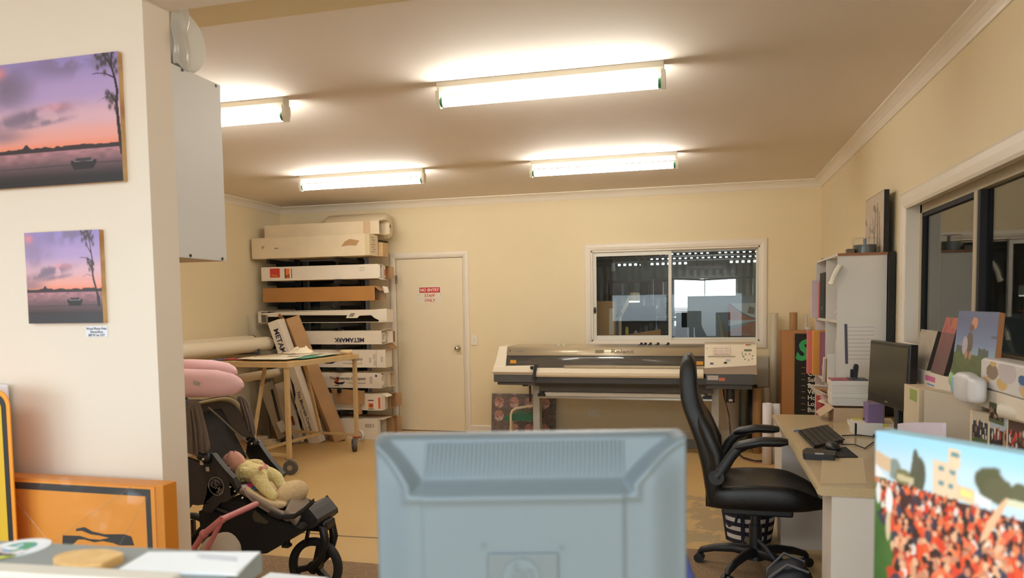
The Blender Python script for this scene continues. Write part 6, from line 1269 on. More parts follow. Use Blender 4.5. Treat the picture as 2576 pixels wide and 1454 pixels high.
# ================================================================== pram (pushchair) with the sleeping baby
YN, YM_, YF_ = 3.10, 3.325, 3.55
def Np(x, y, d=0): return at(x, y, Y=YN+d)
def Fp(x, y, d=0): return at(x, y, Y=YF_+d)
def Mp(x, y, d=0): return at(x, y, Y=YM_+d)
taupe = mat('taupe canopy fabric', '6f6258', .9, var=.08, scale=18, bump=.3, bscale=160); greyf = mat('charcoal seat fabric', '3a3634', .9, var=.08, scale=18, bump=.25, bscale=200)
greyb = mat('grey brown seat fabric', '857568', .9, var=.06, scale=16, bump=.25, bscale=200); fleece = mat('tan sheepskin', 'cdb38a', .95, var=.10, scale=60, bump=.9, bscale=140); frame_m = mat('black pram frame', '0f0f10', .4, var=.03)
t = empty('pushchair', (-2.35, YM_, 0), 'black and taupe three wheeled pushchair holding the sleeping baby', 'pushchair'); PR = t
# hood: fan of arches round the two brackets
bn, bf = Np(516, 1152), Fp(640, 1110); zp = (bn.z+bf.z)/2; xp = (bn.x+bf.x)/2
def arch(phi, R, w=1., sag=0.):
    d = V((math.cos(phi), 0, math.sin(phi))); out = []
    for k in range(25):
        th = math.pi*k/24; s = math.sin(th)**.30; y = YM_-.232*w*math.copysign(abs(math.cos(th))**.55, math.cos(th)); out.append(V((xp, y, zp))+d*(R*s)+V((0, 0, -sag*s)))
    return out
ph = [math.radians(a) for a in (112, 122, 130, 140, 152, 165)]; Rr = [.292, .285, .30, .29, .315, .31]
hood = MB().loft([arch(a, r_) for a, r_ in zip(ph, Rr)], closed=False, caps=False)
wobj('hood', hood, taupe, t, solid=.006, subsurf=1)
lin_ = MB().loft([arch(math.radians(113), .284, .985), arch(math.radians(120), .277, .98)], closed=False, caps=False); lo = wobj('hood_lining', lin_, mat('cream lining', 'cdbb92', .9, var=.04), t, solid=.004)
# gathered side curtains of the hood
for (pts, P_) in ((((470, 1005), (486, 1004), (502, 1003), (513, 1044), (525, 1096), (533, 1134), (519, 1143), (497, 1152), (476, 1142), (468, 1080)), Np), (((591, 997), (603, 990), (622, 1000), (631, 1024), (639, 1057), (647, 1098), (633, 1100), (619, 1072), (608, 1034)), Fp)):
    mb = MB(); n = len(pts); c = P_(sum(p[0] for p in pts)/n, sum(p[1] for p in pts)/n, -.03 if P_ is Np else -.02); ring = [P_(*p) for p in pts]
    mb.add(ring+[c], [(i, (i+1) % n, n) for i in range(n)], True); wobj('hood_side', mb, taupe, t, solid=.012, subsurf=2)
fd_ = MB()
for a, b in (((483, 1015), (497, 1145)), ((492, 1010), (512, 1140)), ((476, 1030), (484, 1140)), ((614, 1010), (637, 1094)), ((606, 1005), (627, 1085))):
    P_ = Np if a[0] < 560 else Fp; fd_ = MB(); fd_.tube([P_(*a, -.022), P_((a[0]+b[0])/2+2, (a[1]+b[1])/2, -.034), P_(*b, -.018)], .006, 8, rs=[.004, .008, .004]); wobj('fabric_fold', fd_, taupe, t)
# seat back, seat, calf rest
sb = MB(); q = [Np(546, 1176, .03), Fp(628, 1152, -.03), Fp(600, 1008, -.03)+V((-.12, 0, 0)), Np(500, 1010, .03)+V((-.12, 0, 0))]
sb.surf(lambda u, v: (q[0].lerp(q[1], u)).lerp(q[3].lerp(q[2], u), v)+V((-.10*math.sin(math.pi*u)-.02, 0, -.03*math.sin(math.pi*u)*(1-v))), 14, 10); wobj('seat_back', sb, greyf, t, solid=.02)
bs = MB(); bs.add([Np(470, 1150, .01), Np(560, 1180, .01), Np(600, 1240, .01), Np(570, 1262, .01), Np(500, 1270, .01), Np(468, 1265, .01)], [(0, 1, 2, 3, 4, 5)]); wobj('side_panel', bs, greyf, t, solid=.02)
dg = mat('fawn webbing', '6f6350', .8, var=.05); wobj('harness_strap', MB().tube([Mp(524, 1025, -.08), Mp(548, 1046, -.06), Mp(590, 1085, -.02), Mp(622, 1112, .05)], .006, 8, rs=[(.0045, .002)]*4), dg, t)
def band(P0, P1, n=16, sag=.0, dx=0):  # strip between a near and a far polyline
    mb = MB(); m = len(P0); mb.surf(lambda u, v: P0[min(m-1, int(round(v*(m-1))))].lerp(P1[min(m-1, int(round(v*(m-1))))], u)+V((0, 0, -sag*math.sin(math.pi*u))), n, m-1); return mb
seat_n = [Np(556, 1200, .02), Np(600, 1232, .02), Np(640, 1254, .02), Np(690, 1284, .02), Np(728, 1312, .02)]
seat_f = [Fp(632, 1170, -.03), Fp(664, 1196, -.03), Fp(696, 1216, -.03), Fp(732, 1244, -.03), Fp(764, 1278, -.03)]
wobj('seat', band(seat_n, seat_f, 14, .03), greyb, t, solid=.03, subsurf=1)
cr = [(612, 1236), (622, 1262), (668, 1296), (708, 1312), (735, 1314), (760, 1300), (790, 1276), (772, 1250), (755, 1236), (735, 1256), (700, 1270), (660, 1262)]
cm = MB(); ring = [at(x, y, Y=YN+.02+.10*max(0, (1300-y)/70 if x > 700 else 0)) for x, y in cr]; cm.prism([(0, 0)], (0, 0, 0), X, Z, Y) if False else None
lip0 = [Np(608, 1236), Np(622, 1262), Np(668, 1294), Np(708, 1311), Np(738, 1313)]; lip1 = [Np(612, 1228, .03), Np(634, 1248, .04), Np(680, 1276, .05), Np(716, 1290, .05), Np(748, 1290, .06)]
mb = MB(); mb.loft([[a_, a_+Y*.03, b_+Y*.03, b_] for a_, b_ in zip(lip0, lip1)]); wobj('seat_edge', mb, greyb, t, subsurf=1)
mb = MB(); mb.loft([[a_-Z*.006, a_+V((0, .02, -.012)), b_+V((0, .02, 0)), b_] for a_, b_ in zip([Np(672, 1292, -.01), Np(700, 1304, -.01), Np(735, 1302, 0), Np(762, 1284, .05), Np(784, 1264, .1)], [Np(680, 1284, -.01), Np(706, 1296, -.01), Np(738, 1294, 0), Np(764, 1276, .05), Np(786, 1256, .1)])]); wobj('calf_piping', mb, mat('dark piping', '2b2725', .8), t)
calf = MB(); a_ = [Np(738, 1313, .02), Np(790, 1276, .12)]; calf.surf(lambda u, v: (Np(716, 1290, .04).lerp(Np(745, 1320, .04), v)).lerp(Fp(748, 1236, -.06).lerp(Fp(792, 1276, -.06), v), u)+V((0, 0, .02*math.sin(math.pi*u))), 14, 8); wobj('calf_rest', calf, greyb, t, solid=.02)
# sheepskin liner: thick tan fleece
fl0 = [Np(604, 1226, .03), Np(634, 1250, .03), Np(676, 1276, .04), Np(720, 1272, .08)]; fl1 = [Fp(640, 1182, -.05), Fp(674, 1200, -.05), Fp(706, 1212, -.05), Fp(740, 1234, -.05)]
wobj('sheepskin', band(fl0, fl1, 16, .02), fleece, t, solid=.035, subsurf=1)
e_ = Mp(734, 1240, .05); wobj('sheepskin_end', MB().ell(e_, (.066, .13, .06), 22, 14, R=Matrix.Rotation(.7, 3, 'Y')), fleece, t)
# side covers with hinge plates
cov = [(507, 1149), (520, 1141), (534, 1142), (548, 1160), (566, 1182), (586, 1203), (597, 1229), (595, 1241), (578, 1250), (558, 1262), (545, 1276), (533, 1290), (520, 1290), (508, 1284), (514, 1262), (520, 1240), (521, 1215), (514, 1195), (506, 1170)]
def cover(pts, P_, dep): 
    q = [P_(*p) for p in pts]; return MB().prism([(p.x, p.z) for p in q], (0, q[0].y, 0), X, Z, Y*dep)
wobj('side_cover', cover(cov, Np, .035), frame_m, t, bevel=.006)
far = [(622, 1116), (634, 1104), (648, 1112), (660, 1130), (680, 1158), (700, 1180), (712, 1196), (704, 1208), (684, 1196), (656, 1172), (630, 1160), (618, 1140)]
wobj('side_cover', cover(far, Fp, .035), frame_m, t, bevel=.006)
lg = mat('pale badge line', 'b9b6ae', .4, var=0); c = Np(543.5, 1222, -.002); sh_ = []
for k in range(24):
    a = 2*math.pi*k/24; r_ = .043*(1+.12*max(0, math.cos(a-math.radians(-70)))**3); sh_.append(c+V((r_*math.cos(a), 0, r_*math.sin(a)*1.0)))
wobj('badge_outline', MB().tube(sh_, .0011, 6, closed=True), lg, t)
sc1 = MB()
for pts in (((536, 1212), (532, 1216), (533, 1224), (538, 1227)), ((541, 1211), (543, 1219), (540, 1226), (543, 1230)), ((546, 1219), (545, 1227), (549, 1231), (551, 1224), (549, 1238)), ((553, 1226), (552, 1233), (556, 1236), (557, 1229), (559, 1238)), ((537, 1207), (545, 1209), (552, 1215)), ((545, 1236), (552, 1241), (560, 1240))):
    sc1.tube([Np(*p, -.0022) for p in pts], .0009, 6)
wobj('badge_script', sc1, lg, t)
rv = mat('bright rivet', 'cfcac2', .2, metal=1., var=0)
for p_ in ((580, 1225), (591, 1236)): c = Np(*p_); wobj('rivet', MB().ell(c, .0065, 12, 8), rv, t)
c = Np(610, 1253); wobj('rivet', MB().ell(c, .0065, 12, 8), rv, t)
for (x, y, w, h) in ((508, 1164, 9, 9), (523, 1180, 11, 10)): c = Np(x, y, -.004); wobj('hinge_plate', MB().obox(c, X, Y, Z, .02, .006, .022), steel, t)
for c in (Np(520, 1153), Fp(640, 1114)): wobj('bracket', MB().ell(c, (.028, .025, .028), 16, 10).ell(c+V((-.03, 0, .01)), (.024, .022, .022), 14, 8), frame_m, t); wobj('bracket_pin', MB().ell(c+V((.0, -.026, .0)), .008, 10, 6), rv, t)
# frame tubes, basket, fender, wheels
wx, wz, wr = -1.925, .15, .148
for Yq, P_ in ((YN+.02, Np), (YF_-.02, Fp)):
    h0 = V((-2.47, Yq, .53)); wobj('frame_tube', MB().tube([h0, V((-2.30, Yq, .47)), V((-2.08, Yq+(.06 if Yq < YM_ else -.06), .39)), V((-1.92, YM_+(.05 if Yq < YM_ else -.05), .36))], .014, 10), frame_m, t)
    wobj('rear_leg', MB().tube([V((-2.50, Yq, .50)), V((-2.62, Yq, .36)), V((-2.86, Yq-(.03 if Yq < YM_ else -.03), .15))], .015, 10), frame_m, t)
    wobj('handle_tube', MB().tube([V((-2.50, Yq, .52)), V((-2.62, Yq, .78)), V((-2.88, Yq, 1.02))], .013, 10), frame_m, t)
    yw = Yq-(.06 if Yq < YM_ else -.06); wobj('rear_wheel', MB().ring((-2.86, yw-.02, .15), (-2.86, yw+.02, .15), .15, .115, 36), black_r, t, bevel=.012); wobj('rear_hub', MB().cyl((-2.86, yw-.022, .15), (-2.86, yw+.022, .15), .04, n=20).beam((-2.86, yw, .04), (-2.86, yw, .26), .02, .02).beam((-2.97, yw, .15), (-2.75, yw, .15), .02, .02), frame_m, t)
wobj('handle_grip', MB().tube([V((-2.88, YN+.02, 1.02)), V((-2.92, YN+.1, 1.03)), V((-2.92, YF_-.1, 1.03)), V((-2.88, YF_-.02, 1.02))], .016, 10), black_r, t)
bk = MB(); bq0 = [(500, 1286), (560, 1262), (610, 1262), (660, 1296), (745, 1326), (760, 1332), (748, 1342), (672, 1392), (600, 1400), (510, 1400)]
wobj('basket', cover(bq0, lambda x, y: Np(x, y, .025), .36), black_f, t, bevel=.02); wobj('basket_mesh', cover(((634, 1298), (640, 1284), (676, 1314), (668, 1318), (640, 1312)), lambda x, y: Np(x, y, .022), .003), mat('olive mesh', '4a4433', .9, var=.2, scale=120), t)
wobj('small_lettering', MB().obox(Np(583, 1371, .0235), X, Y, Z, .06, .001, .004), mat('pale thread', '6b6660', .7, var=.3, scale=200), t)
fe = [(724, 1318), (744, 1302), (758, 1284), (770, 1272), (784, 1288), (798, 1306), (800, 1318), (790, 1327), (766, 1333), (736, 1334), (718, 1328)]
wobj('foot_well', cover(fe, lambda x, y: Np(x, y, .12), .21), mat('charcoal plastic', '27262a', .5, var=.05), t, bevel=.018)
wobj('parking_tab', MB().box(Np(711, 1348, .05).x, YN+.05, Np(711, 1374, .05).z, Np(722, 1348, .05).x, YN+.08, Np(711, 1330, .05).z).box(Np(708, 1348, .05).x, YN+.045, Np(711, 1378, .05).z, Np(725, 1348, .05).x, YN+.085, Np(711, 1370, .05).z), frame_m, t, bevel=.003)
wd_ = V((.0, .0, 0)); ya = .022
wobj('front_tyre', MB().ring((wx, YM_-ya, wz), (wx, YM_+ya, wz), wr, .108, 44), black_r, t, bevel=.014, seg=3)
hb = MB().cyl((wx, YM_-.03, wz), (wx, YM_+.03, wz), .032, n=22)
for k in range(3): a = math.radians(75+120*k); hb.beam((wx+.02*math.cos(a), YM_, wz+.02*math.sin(a)), (wx+.112*math.cos(a), YM_, wz+.112*math.sin(a)), .028, .03, up=(0, 1, 0))
wobj('front_hub', hb, frame_m, t)
for s in (-1, 1): wobj('fork', MB().tube([(wx+.02, YM_+s*.03, .385), (wx+.075, YM_+s*.045, .36), (wx+.085, YM_+s*.045, .30), (wx+.06, YM_+s*.045, .21), (wx, YM_+s*.042, wz)], .018, 10, rs=[.02, .022, .022, .019, .018]), frame_m, t)
wobj('fork_crown', MB().box(wx-.02, YM_-.055, .345, wx+.095, YM_+.055, .40), frame_m, t, bevel=.015)
wobj('fender_strut', MB().beam((wx-.0, YM_-.05, .37), (wx-.025, YM_-.05, .275), .02, .012), frame_m, t)
# bright garment scraps beside the baby
g = Np(612, 1230, .09); tag(obj('baby_blanket', MB().ell(g, (.05, .05, .022), 18, 10, fn=lambda q: (q.x, q.y*(1+.1*math.sin(q.x*70)), q.z*(1+.25*math.sin(q.x*60)))), mat('lilac cotton', 'b9a7ba', .9, var=.1, scale=40)), 'lilac cloth bundled beside the baby in the pushchair', 'cloth')
g = Np(627, 1225, .11); tag(obj('folded_cloth', MB().ell(g, (.028, .05, .02), 16, 10), mat('cerise cotton', 'b0305a', .9, var=.1, scale=40)), 'cerise cloth tucked under the baby', 'cloth'); g = Np(637, 1229, .12); tag(obj('folded_cloth', MB().ell(g, (.03, .05, .018), 16, 10), mat('blue cotton', '3f5f7a', .9, var=.15, scale=50)), 'blue cloth tucked under the baby beside the cerise one', 'cloth')
# ---- the baby
def skin(name, nodes, edges, m, parent=None, sub=2, root=0):
    me = bpy.data.meshes.new(name); keys = list(nodes); me.from_pydata([tuple(nodes[k][0]) for k in keys], [(keys.index(a), keys.index(b)) for a, b in edges], []); me.materials.append(m)
    o = bpy.data.objects.new(name, me); COL.objects.link(o); sm_ = o.modifiers.new('skin', 'SKIN'); sm_.use_smooth_shade = True
    for i, k in enumerate(keys): r_ = nodes[k][1]; me.skin_vertices[0].data[i].radius = (r_, r_) if not isinstance(r_, tuple) else r_
    me.skin_vertices[0].data[root].use_root = True; s_ = o.modifiers.new('sub', 'SUBSURF'); s_.levels = s_.render_levels = sub
    bpy.context.view_layer.update(); m2 = bpy.data.meshes.new_from_object(o.evaluated_get(bpy.context.evaluated_depsgraph_get())); m2.name = name
    bpy.data.objects.remove(o); bpy.data.meshes.remove(me)
    vs = [v.co.copy() for v in m2.vertices]; fs = [tuple(p.vertices) for p in m2.polygons]; bpy.data.meshes.remove(m2); mb = MB(); mb.add(vs, fs, True); return mb
skin_m = mat('baby skin', 'd9a08c', .5, var=.05, scale=30); B = lambda x, y, d=0.: at(x, y, Y=YM_-.04+d)
pel, ch, nk = B(648, 1193), B(612, 1186), B(598, 1176)
nd = {'pelvis': (pel, .042), 'chest': (ch, .046), 'neck': (nk, .026), 'headc': (B(590, 1166), .03),
      'sh_n': (B(608, 1190, -.045), .022), 'el_n': (B(634, 1190, -.07), .018), 'wr_n': (B(655, 1178, -.05), .013), 'ha_n': (B(662, 1173, -.045), .012),
      'sh_f': (B(614, 1172, .05), .022), 'el_f': (B(640, 1166, .075), .018), 'wr_f': (B(660, 1168, .06), .013), 'ha_f': (B(667, 1171, .055), .012),
      'hip_n': (B(652, 1199, -.04), .03), 'kn_n': (B(664, 1226, -.075), .024), 'an_n': (B(686, 1248, -.07), .018), 'to_n': (B(696, 1251, -.07), .016),
      'hip_f': (B(662, 1188, .04), .03), 'kn_f': (B(699, 1196, .06), .024), 'an_f': (B(706, 1224, .05), .018), 'to_f': (B(722, 1230, .05), .016)}
ed = [('pelvis', 'chest'), ('chest', 'neck'), ('neck', 'headc'), ('chest', 'sh_n'), ('sh_n', 'el_n'), ('el_n', 'wr_n'), ('wr_n', 'ha_n'), ('chest', 'sh_f'), ('sh_f', 'el_f'), ('el_f', 'wr_f'), ('wr_f', 'ha_f'), ('pelvis', 'hip_n'), ('hip_n', 'kn_n'), ('kn_n', 'an_n'), ('an_n', 'to_n'), ('pelvis', 'hip_f'), ('hip_f', 'kn_f'), ('kn_f', 'an_f'), ('an_f', 'to_f')]
body = skin('b', {k: (v[0], v[1]*.86) for k, v in nd.items()}, ed, skin_m)
# head: face up, crown to the left, chin to the right
hc = B(588, 1163); cr_ = V((-.93, .05, -.12)).normalized(); fa = V((.1, -.30, .95)); fa = (fa-cr_*fa.dot(cr_)).normalized(); si = fa.cross(cr_); Rh = Matrix((si, fa, cr_)).transposed()  # local x side, y face, z crown
def hf(q):
    x, y, z = q; f = max(0, y/.055)
    if y > 0:
        y += .011*math.exp(-((x/.010)**2+((z+.006)/.012)**2)) + .005*math.exp(-((x/.016)**2+((z+.030)/.007)**2)) + .006*math.exp(-((x/.02)**2+((z+.048)/.012)**2)) - .005*(math.exp(-(((x-.022)/.011)**2+((z-.008)/.008)**2))+math.exp(-(((x+.022)/.011)**2+((z-.008)/.008)**2))) + .004*(math.exp(-(((x-.03)/.016)**2+((z+.022)/.016)**2))+math.exp(-(((x+.03)/.016)**2+((z+.022)/.016)**2)))
    return (x*(1-.14*max(0, -z/.062)), y, z)
body.ell(hc, (.052, .056, .064), 40, 30, R=Rh, fn=hf)
for s in (-1, 1): body.ell(hc+si*(s*.051)-fa*.006, (.007, .012, .015), 12, 8, R=Rh)
for k, (base, dirv, sidev) in enumerate(((nd['ha_n'][0], V((.8, .1, -.2)), V((0, 1, .3))), (nd['ha_f'][0], V((.8, -.1, -.3)), V((0, 1, .2))))):
    dirv.normalize(); sidev.normalize()
    for j in range(4): p = base+sidev*(-.0085+.0057*j); body.tube([p, p+dirv*.012, p+dirv*.019+V((0, 0, -.004)), p+dirv*.022+V((0, 0, -.009))], .003, 7, rs=[.0036, .0034, .003, .0022])
    body.tube([base-sidev*.009, base-sidev*.014+dirv*.006, base-sidev*.014+dirv*.013], .003, 7, rs=[.0038, .0034, .0024])
pb = obj('person', body, skin_m); tag(pb, 'sleeping baby in a yellow dotted suit lying in the pushchair, face up', 'person')
lips = MB().ell(hc+fa*.0605-cr_*.030, (.012, .003, .003), 12, 6, R=Rh); obj('lips', lips, mat('lip pink', 'b5655c', .45, var=0), pb)
for s in (-1, 1): obj('eyelid', MB().tube([hc+Rh @ V((s*.022+dx_, .0495-abs(dx_)*.25, .006-.001*abs(dx_)/.01)) for dx_ in (-.011, -.004, .004, .011)], .0013, 6), mat('lash brown', '5a3a30', .6, var=0), pb)
obj('hair', MB().ell(hc+cr_*.006-fa*.004, (.0545, .057, .0625), 28, 20, R=Rh, fn=lambda q: (q.x, min(q.y, .018+.55*max(0, q.z)), max(q.z, -.02))), mat('fine brown hair', '6f5a58', .8, var=.12, scale=80), pb)
def dots():
    m = bpy.data.materials.new('yellow dotted cotton'); m.use_nodes = True; nt = m.node_tree; b = nt.nodes['Principled BSDF']; N = nt.nodes.new; K = nt.links.new
    tc = N('ShaderNodeTexCoord'); vo = N('ShaderNodeTexVoronoi'); vo.inputs['Scale'].default_value = 120; vo.inputs['Randomness'].default_value = .25; K(tc.outputs['Object'], vo.inputs['Vector'])
    r = N('ShaderNodeValToRGB'); r.color_ramp.elements[0].position = .30; r.color_ramp.elements[1].position = .42; r.color_ramp.elements[0].color = (*lin(h2('f1ead2')), 1); r.color_ramp.elements[1].color = (*lin(h2('e6d48c')), 1)
    K(vo.outputs['Distance'], r.inputs['Fac']); K(r.outputs['Color'], b.inputs['Base Color']); b.inputs['Roughness'].default_value = .9
    n2 = N('ShaderNodeTexNoise'); n2.inputs['Scale'].default_value = 22; n2.inputs['Detail'].default_value = 3; K(tc.outputs['Object'], n2.inputs['Vector']); bp = N('ShaderNodeBump'); bp.inputs['Strength'].default_value = .9; bp.inputs['Distance'].default_value = .02; K(n2.outputs['Fac'], bp.inputs['Height']); K(bp.outputs['Normal'], b.inputs['Normal']); return m
on = {k: (v[0], v[1]*1.22+.006) for k, v in nd.items() if not k.startswith(('headc', 'ha_'))}; on['neck'] = (nk.lerp(ch, .35), .036)
obj('sleepsuit', skin('o', on, [e for e in ed if e[0] in on and e[1] in on], skin_m), dots(), pb)
# ---- pink feeding pillow on the hood
pk_m = mat('pink cotton', 'efc3c8', .85, var=.04, scale=8, bump=.25, bscale=30)
n0, n1_ = at(604, 968, Y=3.17), at(590, 936, Y=3.50)
pl = MB(); path = [n0+V((.015, 0, 0)), n0+V((-.01, 0, 0)), n0+V((-.05, 0, .0)), n0+V((-.14, 0, .005)), n0+V((-.30, 0, .005)), n0+V((-.46, .05, .0)), V((n0.x-.55, 3.33, n0.z)), V((n1_.x-.45, 3.46, n1_.z)), n1_+V((-.30, 0, 0)), n1_+V((-.14, 0, 0)), n1_+V((-.05, 0, 0)), n1_+V((-.01, 0, 0)), n1_+V((.012, 0, 0))]
pl.tube(path, .07, 22, rs=[.012, .036, .055, .068, .072, .072, .07, .07, .07, .066, .052, .034, .012])
t = empty('nursing_pillow', (n0.x-.3, 3.33, n0.z-.07), 'pink U shaped nursing pillow lying on the pushchair hood', 'pillow'); wobj('pillow', pl, pk_m, t)
c = at(494, 964, Y=3.098); wobj('care_tag', MB().obox(c, V((1, .0, -.25)).normalized(), Y, V((.25, 0, 1)).normalized(), .034, .004, .022), mat('silver tag', 'b8b4b0', .35, metal=.6, var=.1, scale=60), t)
# ---- pink toy pram in front
YT = 2.72
def Tp(x, y, d=0): return at(x, y, Y=YT+d)
t = empty('toy_pram', (-2.15, YT+.1, 0), 'pink toy pram with a pale hood, half hidden behind the counter', 'toy pram'); pkp = mat('pink plastic tube', 'c9797d', .4, var=.03)
for d in (0, .24):
    a_, b_, c_ = Tp(560, 1306, d), Tp(512, 1344, d), Tp(484, 1386, d); dn = (c_-b_).normalized(); ft = c_+dn*((c_.z-.06)/-dn.z); e_ = Tp(532, 1360, d); d2 = (e_-a_).normalized(); f2 = a_+d2*((a_.z-.06)/-d2.z)
    wobj('frame_tube', MB().tube([a_, b_, c_, ft], .013, 10, rs=[.017, .0145, .013, .012]), pkp, t)
    wobj('frame_tube', MB().tube([a_+Z*.002, e_, f2], .011, 10), pkp, t)
    for f_ in (ft, f2): wobj('wheel', MB().cyl((f_.x, f_.y-.012, .055), (f_.x, f_.y+.012, .055), .055, n=24), white_m, t)
a_ = Tp(560, 1306); wobj('handle_bar', MB().tube([a_+V((0, -.01, 0)), a_+V((0, .25, 0))], .014, 10), pkp, t); wobj('grip_band', MB().ell(Tp(513, 1343), (.02, .02, .02), 12, 8), pkp, t)
h_ = MB().ell((Tp(508, 1385).x, YT+.12, Tp(508, 1385).z-.06), (.085, .11, .10), 22, 14, fn=lambda q: (q.x, q.y, max(q.z, -.05)*(1+.04*math.sin(q.x*70)))); wobj('hood', h_, mat('pale grey fabric', 'b3a898', .85, var=.04), t)
# ================================================================== workshop shed seen through the back windows
SY = 20.0; SZ_ = 2.56
def corr(name, c0, c1, c2, c3): pass
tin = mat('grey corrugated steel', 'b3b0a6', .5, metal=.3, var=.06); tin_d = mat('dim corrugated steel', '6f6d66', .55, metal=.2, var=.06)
obj('floor_workshop', MB().box(-12, YB+.12, -.1, 9, SY+.2, -.0), mat('grey concrete', '8a847a', .8, var=.05), kind='structure')
def corrugated(name, x0, x1, z0, z1, hole=None, y=SY, pitch=.19):
    mb = MB()
    def strip(xa, xb, za, zb):
        if xb-xa < .02: return
        n = max(2, int((xb-xa)/pitch*6)); vs = []
        for i in range(n+1):
            x = xa+(xb-xa)*i/n; o = .018*math.sin(2*math.pi*x/pitch); vs += [(x, y+o, za), (x, y+o, zb)]
        mb.add(vs, [(2*i, 2*i+2, 2*i+3, 2*i+1) for i in range(n)], True)
    if hole: hx0, hx1, hz0, hz1 = hole; strip(x0, hx0, z0, z1); strip(hx1, x1, z0, z1); strip(hx0, hx1, z0, hz0); strip(hx0, hx1, hz1, z1)
    else: strip(x0, x1, z0, z1)
    return obj(name, mb, tin, kind='structure', solid=.004)
a, b = at(1697, 703, Y=SY), at(1850, 775, Y=SY); HX0, HX1, HZ0, HZ1 = a.x, b.x, b.z-.45, a.z
corrugated('wall_workshop', -12, 9, 0, SZ_-.075, (HX0, HX1, HZ0, HZ1))
w5 = empty('window_5', (HX0, SY, HZ0), kind='structure'); fb = MB()
for (x0, z0, x1, z1) in ((HX0-.04, HZ0-.04, HX1+.04, HZ0), (HX0-.04, HZ1, HX1+.04, HZ1+.05), (HX0-.04, HZ0, HX0, HZ1), (HX1, HZ0, HX1+.04, HZ1), ((HX0+HX1)/2-.015, HZ0, (HX0+HX1)/2+.015, HZ1)): fb.box(x0, SY-.05, z0, x1, SY-.02, z1)
wobj('frame', fb, alu_w, w5)
# stepped roof: rows of daylight slots in the small risers between the sheets
rf = MB()
def riser(y, z0, z1, pitch, frac, gaps=(), lo=.016, hi=.026):
    rf.box(-12, y, z0-.0, 9, y+.02, z0+lo); rf.box(-12, y, z1-hi, 9, y+.02, z1); x = -12
    while x < 9:
        rf.box(x, y, z0+lo, x+pitch*frac, y+.02, z1-hi)
        if any(g0 <= x <= g1 for g0, g1 in gaps): rf.box(x+pitch*frac, y, z0+lo, x+pitch, y+.02, z1-hi)
        x += pitch
gx = lambda px: at(px, 670, Y=SY).x
riser(SY, SZ_-.08, SZ_+.01, .145, .55, ((-12, gx(1545)), (gx(1612), gx(1628)), (gx(1722), gx(1815)))); rf.box(-12, 19.0, SZ_, 9, SY+.02, SZ_+.02)
riser(19.0, SZ_-.005, SZ_+.07, .14, .62, ((-12, gx(1630)),)); rf.box(-12, 18.2, SZ_+.06, 9, 19.02, SZ_+.08); riser(18.2, SZ_+.055, SZ_+.13, .138, .64, ((-12, gx(1650)), (gx(1775), gx(1783)))); rf.box(-12, YB+.12, SZ_+.12, 9, 18.22, SZ_+.14)
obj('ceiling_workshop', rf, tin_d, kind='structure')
pu = MB()
for y in (16.8, 15.2, 13.0): pu.box(-12, y-.03, SZ_+.06, 9, y+.03, SZ_+.12)
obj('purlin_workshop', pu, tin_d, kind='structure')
obj('wall_workshop_left', MB().box(-12.1, YB+.12, 0, -12, SY, SZ_+.14), tin_d, kind='structure'); obj('wall_workshop_right', MB().box(9, YB+.12, 0, 9.1, 10.0, SZ_+.14).box(9, 17, 0, 9.1, SY, SZ_+.14).box(9, 10, 2.35, 9.1, 17, SZ_+.14), tin_d, kind='structure')  # gap in the right wall is unseen, added to brighten the shed
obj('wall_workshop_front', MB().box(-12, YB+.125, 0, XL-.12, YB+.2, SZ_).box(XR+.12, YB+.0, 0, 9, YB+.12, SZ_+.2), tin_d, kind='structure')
portal('added_shed_daylight', (9.15, 13.5, 1.2), (math.radians(90), 0, math.radians(90)), 7, 2.3); portal('workshop_window_daylight', ((HX0+HX1)/2, SY+.1, (HZ0+HZ1)/2), (math.radians(-90), 0, 0), HX1-HX0, HZ1-HZ0)  # first portal serves the side opening added for more shed light
def W(x, y, Yd): return at(x, y, Y=Yd)
def panel(name, label, cat, pix, Yd, m, th=.02, **k):
    q = [W(x, y, Yd) for x, y in pix]; return tag(obj(name, MB().prism([(p.x, p.z) for p in q], (0, Yd, 0), X, Z, Y*th), m, **k), label, cat)
bluegrey = mat('blue grey sheet', '8f9aa8', .35, var=.02)
def floorq(pix, Yd): return pix
# benches carry what stands in the workshop
t = empty('workbench', (-.3, 9.2, 0), 'workshop bench just beyond the window', 'bench'); wobj('top', MB().box(-2.2, 8.75, .96, 1.3, 9.75, 1.0), chip, t)
for x in (-2.1, -.4, 1.2):
    for y in (8.8, 9.65): wobj('leg', MB().box(x-.03, y-.03, 0, x+.03, y+.03, .96), dgrey, t)
panel('reflection_sheet', 'large blue grey sheet standing behind the right window pane', 'sheet', ((1729, 745), (1896, 742), (1905, 1045), (1729, 1045)), 9.80, bluegrey, .03)  # sheet stands in for shop front daylight mirrored in the glass
def sgn(u, v):
    c = C3(u, 'c3c9d0'); tri = (v > .52) & (v-.52 < .50*np.clip(1-(u/1.05), 0, 1)**1.7); c = np.where(tri[..., None], C3(u, 'a8532f'), c); ed_ = np.abs((v-.52)-.50*np.clip(1-(u/1.05), 0, 1)**1.7) < .022; c = np.where((ed_ & (v > .53))[..., None], C3(u, '39424a'), c)
    low = (v < .50) & (v > .0); c = np.where((low & (v < .2+.33*u))[..., None], C3(u, '9c4a2c'), c); c = np.where((low & (v >= .2+.33*u) & (v < .34+.18*u))[..., None], C3(u, '6f7a86'), c); c = np.where((v < .05)[..., None], C3(u, '39424a'), c); return c
a, b = W(1832, 850, 9.62), W(1912, 762, 9.62); t = empty('workshop_sign', a, 'white sign with orange curve and phone digits, at the right end of the window', 'sign'); wobj('plate', MB().box(a.x, 9.622, 1.0, b.x, 9.65, b.z), bluegrey, t)
